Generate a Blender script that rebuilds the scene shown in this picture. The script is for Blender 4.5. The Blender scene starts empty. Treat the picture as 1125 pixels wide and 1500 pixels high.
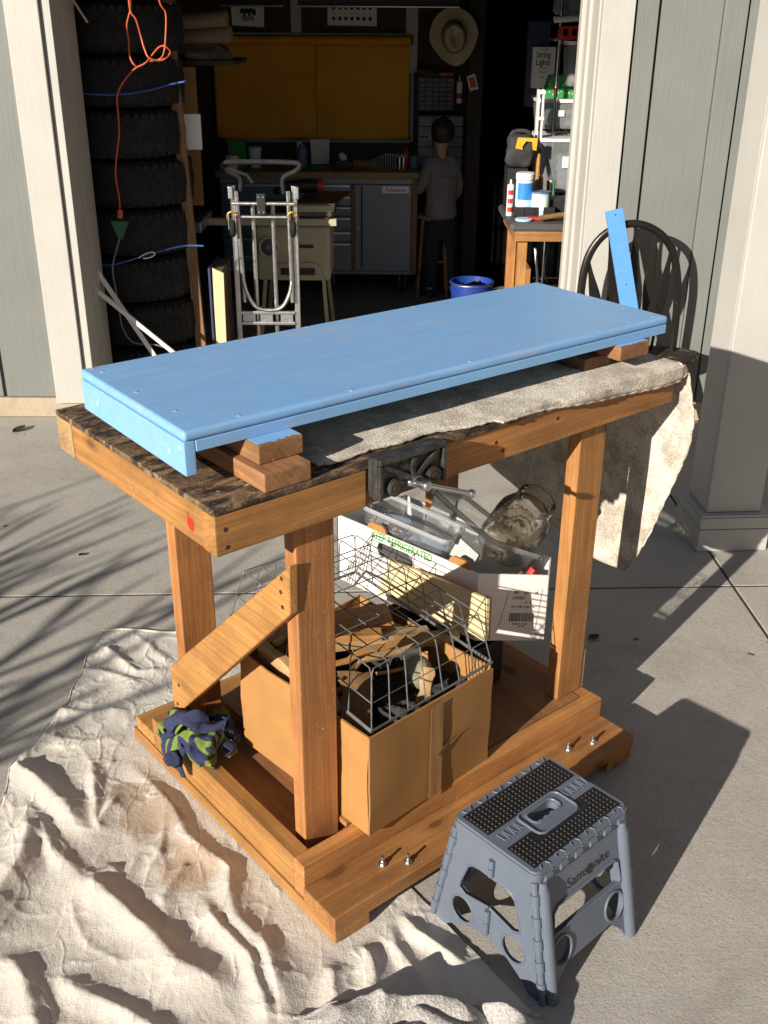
import bpy, bmesh, math, random
from mathutils import Vector, Matrix, noise as mnoise
R = math.radians
PI = math.pi
rnd = random.Random(7)
SC = bpy.context.scene
COL = SC.collection

# ------------------------------------------------------------------ camera
CAM_H, PITCH, ROLL = 1.6588, 0.4448, 0.0068
fw = Vector((0, math.cos(PITCH), -math.sin(PITCH)))
rt0 = Vector((1, 0, 0)); up0 = rt0.cross(fw)
rt = rt0 * math.cos(ROLL) + up0 * math.sin(ROLL)
up = up0 * math.cos(ROLL) - rt0 * math.sin(ROLL)
cam_d = bpy.data.cameras.new('camera'); cam = bpy.data.objects.new('camera', cam_d); COL.objects.link(cam)
M3 = Matrix((rt, up, -fw)).transposed()
cam.matrix_world = Matrix.Translation((0, 0, CAM_H)) @ M3.to_4x4()
cam_d.sensor_fit = 'HORIZONTAL'; cam_d.sensor_width = 36
cam_d.lens = 36 * 1530.28 / 1125
cam_d.clip_start = 0.02; cam_d.clip_end = 2000
SC.camera = cam

# ------------------------------------------------------------------ light
SUN_AZ, SUN_EL = R(38.2), R(20.2)          # direction the light travels: azimuth from +Y towards +X
SUN_DIR = Vector((math.sin(SUN_AZ) * math.cos(SUN_EL), math.cos(SUN_AZ) * math.cos(SUN_EL), -math.sin(SUN_EL)))
w = bpy.data.worlds.new('World'); SC.world = w; w.use_nodes = True
nt = w.node_tree; bg = nt.nodes['Background']
sky = nt.nodes.new('ShaderNodeTexSky'); sky.sky_type = 'NISHITA'; sky.sun_disc = False
sky.sun_elevation = SUN_EL; sky.sun_rotation = SUN_AZ + PI
sky.air_density = 1.0; sky.dust_density = 0.6; sky.ozone_density = 1.0
nt.links.new(sky.outputs[0], bg.inputs[0]); bg.inputs[1].default_value = 0.05
sd = bpy.data.lights.new('sun', 'SUN'); sd.energy = 5.0; sd.angle = R(0.5); sd.color = (1.0, 0.905, 0.775)
so = bpy.data.objects.new('sun', sd); COL.objects.link(so)
so.rotation_euler = SUN_DIR.to_track_quat('-Z', 'Y').to_euler(); so.location = (-6, -8, 6)
SC.view_settings.view_transform = 'Standard'; SC.view_settings.look = 'None'
SC.view_settings.gamma = 1.0; SC.view_settings.exposure = 0.64
SC.view_settings.use_curve_mapping = False
SC.render.engine = 'CYCLES'

# ------------------------------------------------------------------ materials
MATS = {}
def newmat(name):
    m = bpy.data.materials.new(name); m.use_nodes = True
    n = m.node_tree; b = n.nodes['Principled BSDF']; MATS[name] = m
    return m, n, b
def N(n, t, **kw):
    x = n.nodes.new(t)
    for k, v in kw.items():
        if k.startswith('i_'):
            key = k[2:]; key = int(key) if key.isdigit() else key.replace('_', ' ')
            x.inputs[key].default_value = v
        else: setattr(x, k, v)
    return x
def ramp(n, fac, stops):
    r = n.nodes.new('ShaderNodeValToRGB'); e = r.color_ramp.elements
    while len(e) < len(stops): e.new(0.5)
    for el, (p, c) in zip(e, stops):
        el.position = p; el.color = (*c, 1) if len(c) == 3 else c
    n.links.new(fac, r.inputs[0]); return r.outputs[0]
def mixc(n, fac, a, b, mode='MIX'):
    x = n.nodes.new('ShaderNodeMix'); x.data_type = 'RGBA'; x.blend_type = mode
    for s, v in ((0, fac), (6, a), (7, b)):
        if hasattr(v, 'links') or hasattr(v, 'is_linked'): n.links.new(v, x.inputs[s])
        elif s == 0: x.inputs[0].default_value = v
        else: x.inputs[s].default_value = (*v, 1)
    return x.outputs[2]
def math_(n, op, a, b=0.0):
    x = n.nodes.new('ShaderNodeMath'); x.operation = op
    for i, v in ((0, a), (1, b)):
        if hasattr(v, 'is_linked'): n.links.new(v, x.inputs[i])
        else: x.inputs[i].default_value = v
    return x.outputs[0]
def coords(n, scale=(1, 1, 1), rand=True, kind='Object'):
    tc = N(n, 'ShaderNodeTexCoord'); out = tc.outputs[kind]
    mp = N(n, 'ShaderNodeMapping'); mp.inputs['Scale'].default_value = scale
    if rand:
        oi = N(n, 'ShaderNodeObjectInfo')
        mul = N(n, 'ShaderNodeVectorMath', operation='SCALE'); mul.inputs[0].default_value = (7.3, 3.1, 5.7)
        n.links.new(oi.outputs['Random'], mul.inputs['Scale'])
        add = N(n, 'ShaderNodeVectorMath', operation='ADD')
        n.links.new(out, add.inputs[0]); n.links.new(mul.outputs[0], add.inputs[1]); out = add.outputs[0]
    n.links.new(out, mp.inputs['Vector']); return mp.outputs[0]
def noise(n, vec, scale, detail=4, rough=0.55, dist=0.0):
    x = N(n, 'ShaderNodeTexNoise'); x.inputs['Scale'].default_value = scale
    x.inputs['Detail'].default_value = detail; x.inputs['Roughness'].default_value = rough
    x.inputs['Distortion'].default_value = dist
    n.links.new(vec, x.inputs['Vector']); return x.outputs['Fac']
def bump(n, b, height, strength=0.3, dist=0.002, prev=None):
    x = N(n, 'ShaderNodeBump'); x.inputs['Strength'].default_value = strength; x.inputs['Distance'].default_value = dist
    n.links.new(height, x.inputs['Height'])
    if prev is not None: n.links.new(prev, x.inputs['Normal'])
    n.links.new(x.outputs[0], b.inputs['Normal']); return x.outputs[0]
def scl(c, k): return tuple(min(1, v * k) for v in c)

def wood(name, col, axis, dark=0.5, rough=0.65, grain=1.0, worn=None, bumpk=0.35):
    m, n, b = newmat(name)
    s = [1.0, 1.0, 1.0]; s['xyz'.index(axis)] = 0.07
    v = coords(n, s)
    big = noise(n, v, 26 * grain, 3, 0.5, 1.4)
    rings = N(n, 'ShaderNodeTexWave', wave_type='RINGS', rings_direction=axis.upper())
    rings.inputs['Scale'].default_value = 30 * grain; rings.inputs['Distortion'].default_value = 9.0
    rings.inputs['Detail'].default_value = 2.0; rings.inputs['Detail Scale'].default_value = 1.2
    n.links.new(v, rings.inputs['Vector'])
    fine = noise(n, v, 260, 3, 0.6)
    v2 = coords(n, (1, 1, 1)); patch = noise(n, v2, 7, 4, 0.6)
    c = ramp(n, big, [(0.3, scl(col, dark + 0.2)), (0.62, scl(col, 1.12))])
    c = mixc(n, math_(n, 'MULTIPLY', rings.outputs['Fac'], 0.34), c, scl((col[0], col[1] * 0.82, col[2] * 0.65), dark))
    c = mixc(n, math_(n, 'MULTIPLY', fine, 0.5), c, scl(col, dark * 0.8))
    c = mixc(n, 0.7, c, ramp(n, patch, [(0.28, (0.62, 0.57, 0.50)), (0.5, (0.95, 0.93, 0.9)), (0.68, (1.15, 1.10, 1.0))]), 'MULTIPLY')
    kn = N(n, 'ShaderNodeTexVoronoi'); kn.inputs['Scale'].default_value = 9
    s3 = [1.0, 1.0, 1.0]; s3['xyz'.index(axis)] = 0.45
    n.links.new(coords(n, s3), kn.inputs['Vector'])
    c = mixc(n, ramp(n, kn.outputs['Distance'], [(0.09, (0.85, 0.85, 0.85)), (0.12, (0.35, 0.35, 0.35)), (0.20, (0, 0, 0))]), c, scl((col[0], col[1] * 0.75, col[2] * 0.6), 0.28))
    oi = N(n, 'ShaderNodeObjectInfo'); hs = N(n, 'ShaderNodeHueSaturation')
    mr = N(n, 'ShaderNodeMapRange'); mr.inputs[3].default_value = 0.80; mr.inputs[4].default_value = 1.14; n.links.new(oi.outputs['Random'], mr.inputs[0]); n.links.new(mr.outputs[0], hs.inputs['Value'])
    mh = N(n, 'ShaderNodeMapRange'); mh.inputs[3].default_value = 0.492; mh.inputs[4].default_value = 0.508; n.links.new(math_(n, 'FRACT', math_(n, 'MULTIPLY', oi.outputs['Random'], 7.31)), mh.inputs[0]); n.links.new(mh.outputs[0], hs.inputs['Hue'])
    n.links.new(c, hs.inputs['Color']); c = hs.outputs[0]
    dirt = noise(n, coords(n, (1, 1, 1)), 16, 7, 0.75)
    c = mixc(n, ramp(n, dirt, [(0.60, (0, 0, 0)), (0.72, (0.55, 0.55, 0.55))]), c, scl(col, 0.33))
    scr = noise(n, coords(n, (1, 1, 1)), 70, 2, 0.5, 3.0)
    c = mixc(n, ramp(n, scr, [(0.68, (0, 0, 0)), (0.71, (0.5, 0.5, 0.5))]), c, scl((col[0], col[1] * 1.15, col[2] * 1.4), 1.5))
    if worn:
        wn = noise(n, v2, worn[1], 6, 0.7)
        c = mixc(n, ramp(n, wn, [(worn[2], (0, 0, 0)), (worn[2] + 0.06, (1, 1, 1))]), c, worn[0])
    n.links.new(c, b.inputs['Base Color'])
    b.inputs['Roughness'].default_value = rough
    h = math_(n, 'ADD', math_(n, 'MULTIPLY', fine, 0.6), math_(n, 'MULTIPLY', noise(n, v2, 90, 5, 0.7), 0.6))
    bump(n, b, h, bumpk, 0.0018)
    return m
def plain(name, col, rough=0.5, metal=0.0, var=0.12, vs=14, bumpk=0.12, bs=240, spec=None, coat=0):
    m, n, b = newmat(name)
    v = coords(n)
    f = noise(n, v, vs, 5, 0.6)
    c = ramp(n, f, [(0.3, scl(col, 1 - var)), (0.7, scl(col, 1 + var))])
    n.links.new(c, b.inputs['Base Color'])
    b.inputs['Roughness'].default_value = rough; b.inputs['Metallic'].default_value = metal
    if spec is not None: b.inputs['Specular IOR Level'].default_value = spec
    if coat: b.inputs['Coat Weight'].default_value = coat
    rr = ramp(n, noise(n, v, vs * 3, 4, 0.6), [(0.3, (rough * 0.8,) * 3), (0.7, (min(1, rough * 1.2),) * 3)])
    n.links.new(rr, b.inputs['Roughness'])
    if bumpk: bump(n, b, noise(n, v, bs, 4, 0.6), bumpk, 0.001)
    return m
def clearplastic(name, tint=(0.9, 0.93, 0.95), cloud=0.12, rough=0.12):
    m, n, b = newmat(name)
    out = n.nodes['Material Output']
    tr = N(n, 'ShaderNodeBsdfTransparent'); tr.inputs[0].default_value = (*tint, 1)
    gl = N(n, 'ShaderNodeBsdfGlossy'); gl.inputs['Roughness'].default_value = rough
    df = N(n, 'ShaderNodeBsdfTranslucent'); df.inputs[0].default_value = (*tint, 1)
    df2 = N(n, 'ShaderNodeBsdfDiffuse'); df2.inputs[0].default_value = (*tint, 1)
    v = coords(n)
    sc = ramp(n, noise(n, v, 30, 6, 0.7), [(0.3, (cloud * 0.8,) * 3), (0.8, (min(1, cloud * 1.3),) * 3)])
    m0 = N(n, 'ShaderNodeMixShader'); m0.inputs[0].default_value = 0.5
    n.links.new(df.outputs[0], m0.inputs[1]); n.links.new(df2.outputs[0], m0.inputs[2])
    m1 = N(n, 'ShaderNodeMixShader'); n.links.new(sc, m1.inputs[0])
    n.links.new(tr.outputs[0], m1.inputs[1]); n.links.new(m0.outputs[0], m1.inputs[2])
    fr = N(n, 'ShaderNodeFresnel'); fr.inputs[0].default_value = 1.28
    m2 = N(n, 'ShaderNodeMixShader'); n.links.new(fr.outputs[0], m2.inputs[0])
    n.links.new(m1.outputs[0], m2.inputs[1]); n.links.new(gl.outputs[0], m2.inputs[2])
    n.links.new(m2.outputs[0], out.inputs['Surface'])
    return m

FIR = (0.47, 0.228, 0.072)
for ax in 'xyz':
    wood('fir_' + ax, FIR, ax, dark=0.5)
    wood('pale_' + ax, (0.50, 0.34, 0.17), ax, dark=0.6)
    wood('block_' + ax, (0.36, 0.19, 0.085), ax, dark=0.5)
wood('stud_x', (0.20, 0.115, 0.055), 'x')
wood('stud_z', (0.27, 0.155, 0.07), 'z')
wood('tabletop_x', (0.42, 0.26, 0.11), 'x')
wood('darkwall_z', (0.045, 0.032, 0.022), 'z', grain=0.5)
wood('plank_dark', (0.16, 0.09, 0.045), 'x', worn=((0.035, 0.022, 0.016), 26, 0.47), bumpk=0.9)
wood('deckply', (0.27, 0.135, 0.055), 'y', dark=0.65, grain=0.5)
wood('endgrain', (0.46, 0.27, 0.12), 'y', dark=0.55, grain=3)

# worn bench top: dark stains, bare chips, flecks of paint
def benchtop():
    m, n, b = newmat('bench_top')
    v = coords(n, (0.35, 1, 1)); v2 = coords(n)
    a = noise(n, v, 42, 6, 0.7); a2 = noise(n, v2, 13, 5, 0.6)
    c = ramp(n, a, [(0.40, (0.018, 0.012, 0.009)), (0.50, (0.07, 0.045, 0.028)), (0.58, (0.28, 0.18, 0.09))])
    c = mixc(n, ramp(n, a2, [(0.52, (0, 0, 0)), (0.6, (0.8, 0.8, 0.8))]), c, (0.15, 0.095, 0.055))
    p = noise(n, coords(n, (1, 1, 1)), 34, 5, 0.65)
    c = mixc(n, ramp(n, p, [(0.66, (0, 0, 0)), (0.69, (1, 1, 1))]), c, (0.55, 0.52, 0.46))
    q = noise(n, coords(n, (1.3, 1, 1)), 19, 5, 0.65)
    c = mixc(n, ramp(n, q, [(0.69, (0, 0, 0)), (0.72, (1, 1, 1))]), c, (0.34, 0.03, 0.025))
    n.links.new(c, b.inputs['Base Color']); b.inputs['Roughness'].default_value = 0.75
    bump(n, b, math_(n, 'ADD', a, noise(n, v2, 120, 4, 0.7)), 0.9, 0.003)
benchtop()

# blue paint: brush marks and a few sanded thin spots
def bluepaint():
    m, n, b = newmat('blue_paint')
    v = coords(n, (0.12, 1, 1)); v2 = coords(n)
    f = noise(n, v, 55, 5, 0.6, 0.6); g = noise(n, v2, 5, 5, 0.6)
    base = (0.205, 0.43, 0.76)
    c = ramp(n, f, [(0.3, scl(base, 0.93)), (0.7, scl(base, 1.06))])
    c = mixc(n, ramp(n, g, [(0.45, (0, 0, 0)), (0.72, (0.45, 0.45, 0.45))]), c, (0.24, 0.37, 0.62))
    h = noise(n, coords(n, (0.25, 1, 1)), 16, 6, 0.68, 1.2)
    c = mixc(n, ramp(n, h, [(0.54, (0, 0, 0)), (0.66, (0.55, 0.55, 0.55))]), c, (0.32, 0.43, 0.62))
    sc = noise(n, coords(n, (0.3, 1, 1)), 24, 5, 0.7, 1.5)
    c = mixc(n, ramp(n, sc, [(0.60, (0, 0, 0)), (0.72, (0.3, 0.3, 0.3))]), c, (0.36, 0.49, 0.70))
    n.links.new(c, b.inputs['Base Color'])
    n.links.new(ramp(n, g, [(0.3, (0.34,) * 3), (0.7, (0.5,) * 3)]), b.inputs['Roughness'])
    bump(n, b, math_(n, 'ADD', f, noise(n, v2, 150, 4, 0.6)), 0.22, 0.0012)
bluepaint()

plain('blue_fresh', (0.11, 0.32, 0.76), 0.38, var=0.05, vs=20, bumpk=0.15, bs=150)
def concrete(name, base, k=1.0):
    m, n, b = newmat(name)
    v = coords(n, rand=False); vb = coords(n, (1.0, 0.12, 1), rand=False)
    big = noise(n, v, 1.6, 6, 0.62); mid = noise(n, v, 11, 6, 0.65); fine = noise(n, v, 210, 3, 0.7)
    c = ramp(n, big, [(0.3, scl(base, 0.93)), (0.7, scl(base, 1.05))])
    c = mixc(n, 0.4, c, ramp(n, mid, [(0.3, (0.80, 0.79, 0.77)), (0.7, (1.1, 1.1, 1.1))]), 'MULTIPLY')
    c = mixc(n, 0.8, c, ramp(n, fine, [(0.25, (0.62, 0.61, 0.6)), (0.5, (1, 1, 1)), (0.8, (1.22, 1.2, 1.18))]), 'MULTIPLY')
    st = noise(n, v, 5.5, 7, 0.72)
    c = mixc(n, ramp(n, st, [(0.66, (0, 0, 0)), (0.74, (0.5, 0.5, 0.5))]), c, scl(base, 0.45))
    st2 = noise(n, coords(n, (0.7, 1.2, 1), rand=False), 2.3, 6, 0.68, 0.8)
    c = mixc(n, ramp(n, st2, [(0.56, (0, 0, 0)), (0.70, (0.42, 0.42, 0.42))]), c, scl((base[0], base[1] * 0.96, base[2] * 0.9), 0.6))
    ck = N(n, 'ShaderNodeTexVoronoi', feature='DISTANCE_TO_EDGE'); ck.inputs['Scale'].default_value = 0.9
    wob = N(n, 'ShaderNodeVectorMath', operation='ADD'); nz = N(n, 'ShaderNodeTexNoise'); nz.inputs['Scale'].default_value = 5; nz.inputs['Detail'].default_value = 6; n.links.new(v, nz.inputs['Vector'])
    sc_ = N(n, 'ShaderNodeVectorMath', operation='SCALE'); sc_.inputs['Scale'].default_value = 0.22; n.links.new(nz.outputs['Color'], sc_.inputs[0]); n.links.new(v, wob.inputs[0]); n.links.new(sc_.outputs[0], wob.inputs[1]); n.links.new(wob.outputs[0], ck.inputs['Vector'])
    crk = math_(n, 'MULTIPLY', 0.0, 0.0); crk0 = math_(n, 'MULTIPLY', ramp(n, ck.outputs['Distance'], [(0.0, (1, 1, 1)), (0.0035, (0, 0, 0))]), ramp(n, noise(n, v, 1.1, 2, 0.5), [(0.52, (0, 0, 0)), (0.6, (0.6, 0.6, 0.6))]))
    c = mixc(n, crk, c, scl(base, 0.3))
    pit = N(n, 'ShaderNodeTexVoronoi'); pit.inputs['Scale'].default_value = 23
    n.links.new(v, pit.inputs['Vector'])
    c = mixc(n, ramp(n, pit.outputs['Distance'], [(0.035, (0.7, 0.7, 0.7)), (0.07, (0, 0, 0))]), c, scl(base, 0.4))
    n.links.new(c, b.inputs['Base Color']); b.inputs['Roughness'].default_value = 0.9; b.inputs['Specular IOR Level'].default_value = 0.2
    broom = noise(n, coords(n, (0.06, 1, 1), rand=False), 260, 3, 0.6)
    hh = math_(n, 'ADD', math_(n, 'MULTIPLY', fine, 0.9), math_(n, 'MULTIPLY', broom, 0.22))
    bump(n, b, math_(n, 'ADD', hh, math_(n, 'MULTIPLY', mid, 1.2)), 0.5 * k, 0.0035)
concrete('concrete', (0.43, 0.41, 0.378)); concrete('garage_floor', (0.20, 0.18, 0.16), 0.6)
concrete('curb_concrete', (0.42, 0.35, 0.27))
plain('joint_dirt', (0.045, 0.038, 0.03), 0.95, var=0.3, vs=20)
plain('paper_roll', (0.19, 0.14, 0.09), 0.9)
plain('soil', (0.16, 0.13, 0.10), 0.95, var=0.4, vs=3, bumpk=0.6, bs=60)

# painted wood-grain siding: colour flat, relief carries the grain
def siding(name, col, k=0.5):
    m, n, b = newmat(name)
    v = coords(n, (1, 1, 0.06)); v2 = coords(n)
    g = math_(n, 'MULTIPLY', noise(n, v, 60, 5, 0.62, 2.5), ramp(n, noise(n, coords(n, (1, 1, 0.3)), 5, 3, 0.5), [(0.35, (0.15,) * 3), (0.65, (1,) * 3)])); g2 = noise(n, v, 16, 4, 0.6, 3.0)
    c = ramp(n, noise(n, v2, 3.0, 5, 0.6), [(0.3, scl(col, 0.93)), (0.7, scl(col, 1.05))])
    sp = noise(n, v2, 60, 6, 0.75)
    c = mixc(n, ramp(n, sp, [(0.72, (0, 0, 0)), (0.77, (0.5, 0.5, 0.5))]), c, scl(col, 0.45))
    n.links.new(c, b.inputs['Base Color']); b.inputs['Roughness'].default_value = 0.6
    bump(n, b, math_(n, 'ADD', g, g2), k, 0.0035)
siding('siding_gray', (0.172, 0.184, 0.176), 0.42)
siding('trim_white', (0.44, 0.435, 0.41), 0.28)
siding('column_white', (0.44, 0.435, 0.41), 0.15)

def canvas(name, base, stain, ss=2.6, th=0.60, stains=()):
    m, n, b = newmat(name)
    v = coords(n, rand=False)
    wv = noise(n, coords(n, (1, 0.25, 1), rand=False), 420, 2, 0.7)
    wv2 = noise(n, coords(n, (0.25, 1, 1), rand=False), 420, 2, 0.7)
    c = ramp(n, noise(n, v, 6, 6, 0.62), [(0.3, scl(base, 0.90)), (0.7, scl(base, 1.06))])
    c = mixc(n, ramp(n, noise(n, v, ss, 5, 0.6), [(th, (0, 0, 0)), (th + 0.10, (0.75, 0.75, 0.75))]), c, stain)
    c = mixc(n, ramp(n, noise(n, v, 55, 4, 0.7), [(0.73, (0, 0, 0)), (0.76, (0.75, 0.75, 0.75))]), c, scl(stain, 0.35))
    for (sx_, sy_, r_, col_) in stains:
        dv = N(n, 'ShaderNodeVectorMath', operation='DISTANCE'); dv.inputs[1].default_value = (sx_, sy_, 0)
        fl = N(n, 'ShaderNodeVectorMath', operation='MULTIPLY'); fl.inputs[1].default_value = (1, 1, 0); n.links.new(v, fl.inputs[0]); n.links.new(fl.outputs[0], dv.inputs[0])
        dd = math_(n, 'ADD', dv.outputs['Value'], math_(n, 'MULTIPLY', math_(n, 'SUBTRACT', noise(n, v, 11, 5, 0.6), 0.5), r_ * 2.2))
        c = mixc(n, ramp(n, dd, [(r_ * 0.55, (0.75, 0.75, 0.75)), (r_ * 0.97, (0.5, 0.5, 0.5)), (r_, (0.0, 0.0, 0.0))]), c, col_)
    c = mixc(n, 0.6, c, ramp(n, wv, [(0.3, (0.85,) * 3), (0.7, (1.08,) * 3)]), 'MULTIPLY')
    n.links.new(c, b.inputs['Base Color']); b.inputs['Roughness'].default_value = 0.95
    b.inputs['Sheen Weight'].default_value = 0.15
    crumple = noise(n, v, 28, 6, 0.7, 0.6)
    p = bump(n, b, math_(n, 'ADD', crumple, math_(n, 'MULTIPLY', noise(n, coords(n, (1, 0.5, 1), rand=False), 75, 5, 0.7, 1.0), 0.6)), 0.42, 0.006)
    vo = N(n, 'ShaderNodeTexVoronoi', feature='DISTANCE_TO_EDGE'); vo.inputs['Scale'].default_value = 13
    nz = N(n, 'ShaderNodeTexNoise'); nz.inputs['Scale'].default_value = 7; nz.inputs['Detail'].default_value = 4; n.links.new(coords(n, (1, 0.55, 1), rand=False), nz.inputs['Vector'])
    s2 = N(n, 'ShaderNodeVectorMath', operation='SCALE'); s2.inputs['Scale'].default_value = 0.16; n.links.new(nz.outputs['Color'], s2.inputs[0])
    ad = N(n, 'ShaderNodeVectorMath', operation='ADD'); n.links.new(coords(n, (1, 0.55, 1), rand=False), ad.inputs[0]); n.links.new(s2.outputs[0], ad.inputs[1]); n.links.new(ad.outputs[0], vo.inputs['Vector'])
    crs = math_(n, 'MULTIPLY', ramp(n, vo.outputs['Distance'], [(0.0, (1, 1, 1)), (0.10, (0, 0, 0))]), ramp(n, noise(n, v, 6, 3, 0.6), [(0.42, (0, 0, 0)), (0.62, (1, 1, 1))]))
    p = bump(n, b, crs, 0.36, 0.006, p)
    fw_ = noise(n, coords(n, (1, 0.22, 1), rand=False), 130, 4, 0.7, 0.5)
    p = bump(n, b, fw_, 0.4, 0.002, p)
    bump(n, b, math_(n, 'ADD', wv, wv2), 0.6, 0.0012, p)
    return m, n, b
canvas('canvas_cloth', (0.61, 0.575, 0.52), (0.40, 0.29, 0.20), 2.6, 0.62, ((-0.13, 0.01, 0.075, (0.36, 0.25, 0.165)), (-0.185, 0.07, 0.05, (0.33, 0.23, 0.15)), (-0.005, -0.165, 0.060, (0.44, 0.30, 0.20)), (-0.07, -0.09, 0.03, (0.38, 0.28, 0.19))))
def terry(name, base, blot):
    m, n, b = newmat(name)
    v = coords(n, rand=False)
    c = ramp(n, noise(n, v, 12, 7, 0.72), [(0.40, blot), (0.56, base)])
    loops = noise(n, v, 190, 3, 0.75); loops2 = noise(n, v, 420, 2, 0.7)
    c = mixc(n, 0.85, c, ramp(n, loops, [(0.3, (0.5,) * 3), (0.68, (1.25,) * 3)]), 'MULTIPLY')
    n.links.new(c, b.inputs['Base Color']); b.inputs['Roughness'].default_value = 1.0
    b.inputs['Sheen Weight'].default_value = 0.35
    bump(n, b, math_(n, 'ADD', loops, math_(n, 'MULTIPLY', loops2, 0.5)), 1.0, 0.006)
terry('terry_bench', (0.78, 0.71, 0.60), (0.44, 0.38, 0.30)); terry('terry_floor', (0.58, 0.56, 0.53), (0.42, 0.40, 0.38))

plain('steel_cast', (0.07, 0.07, 0.068), 0.5, 0.6, var=0.6, vs=40, bumpk=0.5, bs=120)
plain('rust', (0.07, 0.045, 0.03), 0.7, 0.5, var=0.4, vs=60, bumpk=0.4)
plain('chrome', (0.75, 0.75, 0.76), 0.14, 1.0, var=0.04, bumpk=0)
plain('zinc', (0.55, 0.56, 0.57), 0.35, 1.0, var=0.2, vs=60)
plain('aluminium', (0.62, 0.63, 0.64), 0.36, 1.0, var=0.1, vs=30, bumpk=0.1)
plain('wire_gray', (0.17, 0.175, 0.18), 0.45, 0.35, var=0.25, vs=60)
plain('cardboard', (0.36, 0.18, 0.055), 0.85, var=0.1, vs=9, bumpk=0.2, bs=160)
plain('cardboard_in', (0.30, 0.155, 0.06), 0.9, var=0.12, vs=10)
plain('cream_board', (0.66, 0.54, 0.31), 0.7, var=0.05)
plain('white_card', (0.80, 0.79, 0.77), 0.6, var=0.04, vs=5)
plain('paper', (0.75, 0.74, 0.70), 0.7, var=0.04)
plain('ink', (0.02, 0.02, 0.022), 0.6, bumpk=0)
plain('ink_green', (0.09, 0.32, 0.07), 0.6, bumpk=0)
plain('stool_gray', (0.115, 0.14, 0.185), 0.42, var=0.07, vs=8, bumpk=0.25, bs=500)
plain('stool_black', (0.012, 0.012, 0.013), 0.55, var=0.2, bumpk=0.2)
plain('black_paint', (0.014, 0.012, 0.011), 0.33, var=0.3, vs=40, bumpk=0.2)
plain('black_plastic', (0.015, 0.015, 0.016), 0.5, var=0.2)
plain('black_cloth', (0.0035, 0.0035, 0.004), 1.0, var=0.3, bumpk=0.2, bs=300, spec=0.0)  # near black without gloss, so the passage sheet looks unlit even in sun
plain('rubber', (0.007, 0.007, 0.008), 0.85, var=0.25, vs=10, bumpk=0.35, bs=160)
plain('orange_cord', (0.50, 0.095, 0.03), 0.5)
plain('green_plastic', (0.03, 0.12, 0.05), 0.5)
plain('blue_rope', (0.03, 0.085, 0.28), 0.7)
plain('gray_cord', (0.17, 0.17, 0.16), 0.6)
plain('ochre_cloth', (0.66, 0.31, 0.028), 0.85, var=0.12, vs=3, bumpk=0.3, bs=400)
plain('cabinet_gray', (0.23, 0.25, 0.29), 0.5, var=0.08, vs=8)
plain('cabinet_blue', (0.10, 0.16, 0.26), 0.45, var=0.08)
plain('cream_enamel', (0.42, 0.38, 0.26), 0.45, var=0.08)
plain('iron_top', (0.10, 0.085, 0.075), 0.4, 0.5, var=0.3)
plain('brass', (0.55, 0.33, 0.08), 0.35, 0.8)
plain('straw', (0.55, 0.46, 0.30), 0.8, var=0.08, vs=30, bumpk=0.4, bs=350)
plain('dark_band', (0.05, 0.035, 0.025), 0.8)
plain('shirt_gray', (0.19, 0.18, 0.18), 0.9, var=0.1, bumpk=0.3)
plain('pants_dark', (0.018, 0.018, 0.024), 0.9)
plain('hair_dark', (0.022, 0.014, 0.009), 0.6, bumpk=0.6, bs=220)
plain('skin', (0.42, 0.24, 0.17), 0.5, var=0.06)
plain('bucket_blue', (0.015, 0.045, 0.26), 0.4)
plain('laminate_dark', (0.07, 0.068, 0.068), 0.6, var=0.35, vs=200, bumpk=0.3)
plain('red_plastic', (0.45, 0.03, 0.02), 0.45)
plain('wipes_blue', (0.03, 0.22, 0.62), 0.4); plain('wipes_pale', (0.45, 0.65, 0.80), 0.4)
plain('white_plastic', (0.72, 0.72, 0.70), 0.4, var=0.05)
plain('yellow', (0.65, 0.36, 0.03), 0.5)
plain('tool_bag', (0.03, 0.03, 0.032), 0.85, bumpk=0.4)
plain('gift_green', (0.02, 0.24, 0.055), 0.5); plain('gift_dot', (0.40, 0.48, 0.22), 0.5)
plain('drab_brown', (0.10, 0.075, 0.05), 0.9, var=0.25)
plain('navy', (0.03, 0.04, 0.11), 0.6)
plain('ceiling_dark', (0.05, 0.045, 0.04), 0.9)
plain('drywall_dark', (0.035, 0.03, 0.026), 0.9, var=0.3, vs=4)  # nearly black colour holds the inner walls dark against bounced sun
plain('bark', (0.10, 0.075, 0.055), 0.9, var=0.3, bumpk=0.6, bs=60)
plain('denim_dark', (0.025, 0.024, 0.027), 0.95, var=0.25, bumpk=0.5, bs=300)
plain('moss_stone', (0.22, 0.21, 0.15), 0.9, var=0.2, vs=30, bumpk=0.5, bs=90)
plain('frost_lid', (0.62, 0.64, 0.65), 0.4)
clearplastic('clear_bin', (0.92, 0.94, 0.95), 0.13, 0.15)
clearplastic('clear_jar', (0.97, 0.955, 0.92), 0.10, 0.06)
clearplastic('jar_wrap', (0.80, 0.72, 0.60), 0.32, 0.10)
plain('paper_dull', (0.42, 0.43, 0.43), 0.6)
clearplastic('clear_tote', (0.74, 0.77, 0.78), 0.38, 0.25)
clearplastic('film', (0.50, 0.62, 0.78), 0.55, 0.08)
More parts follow.
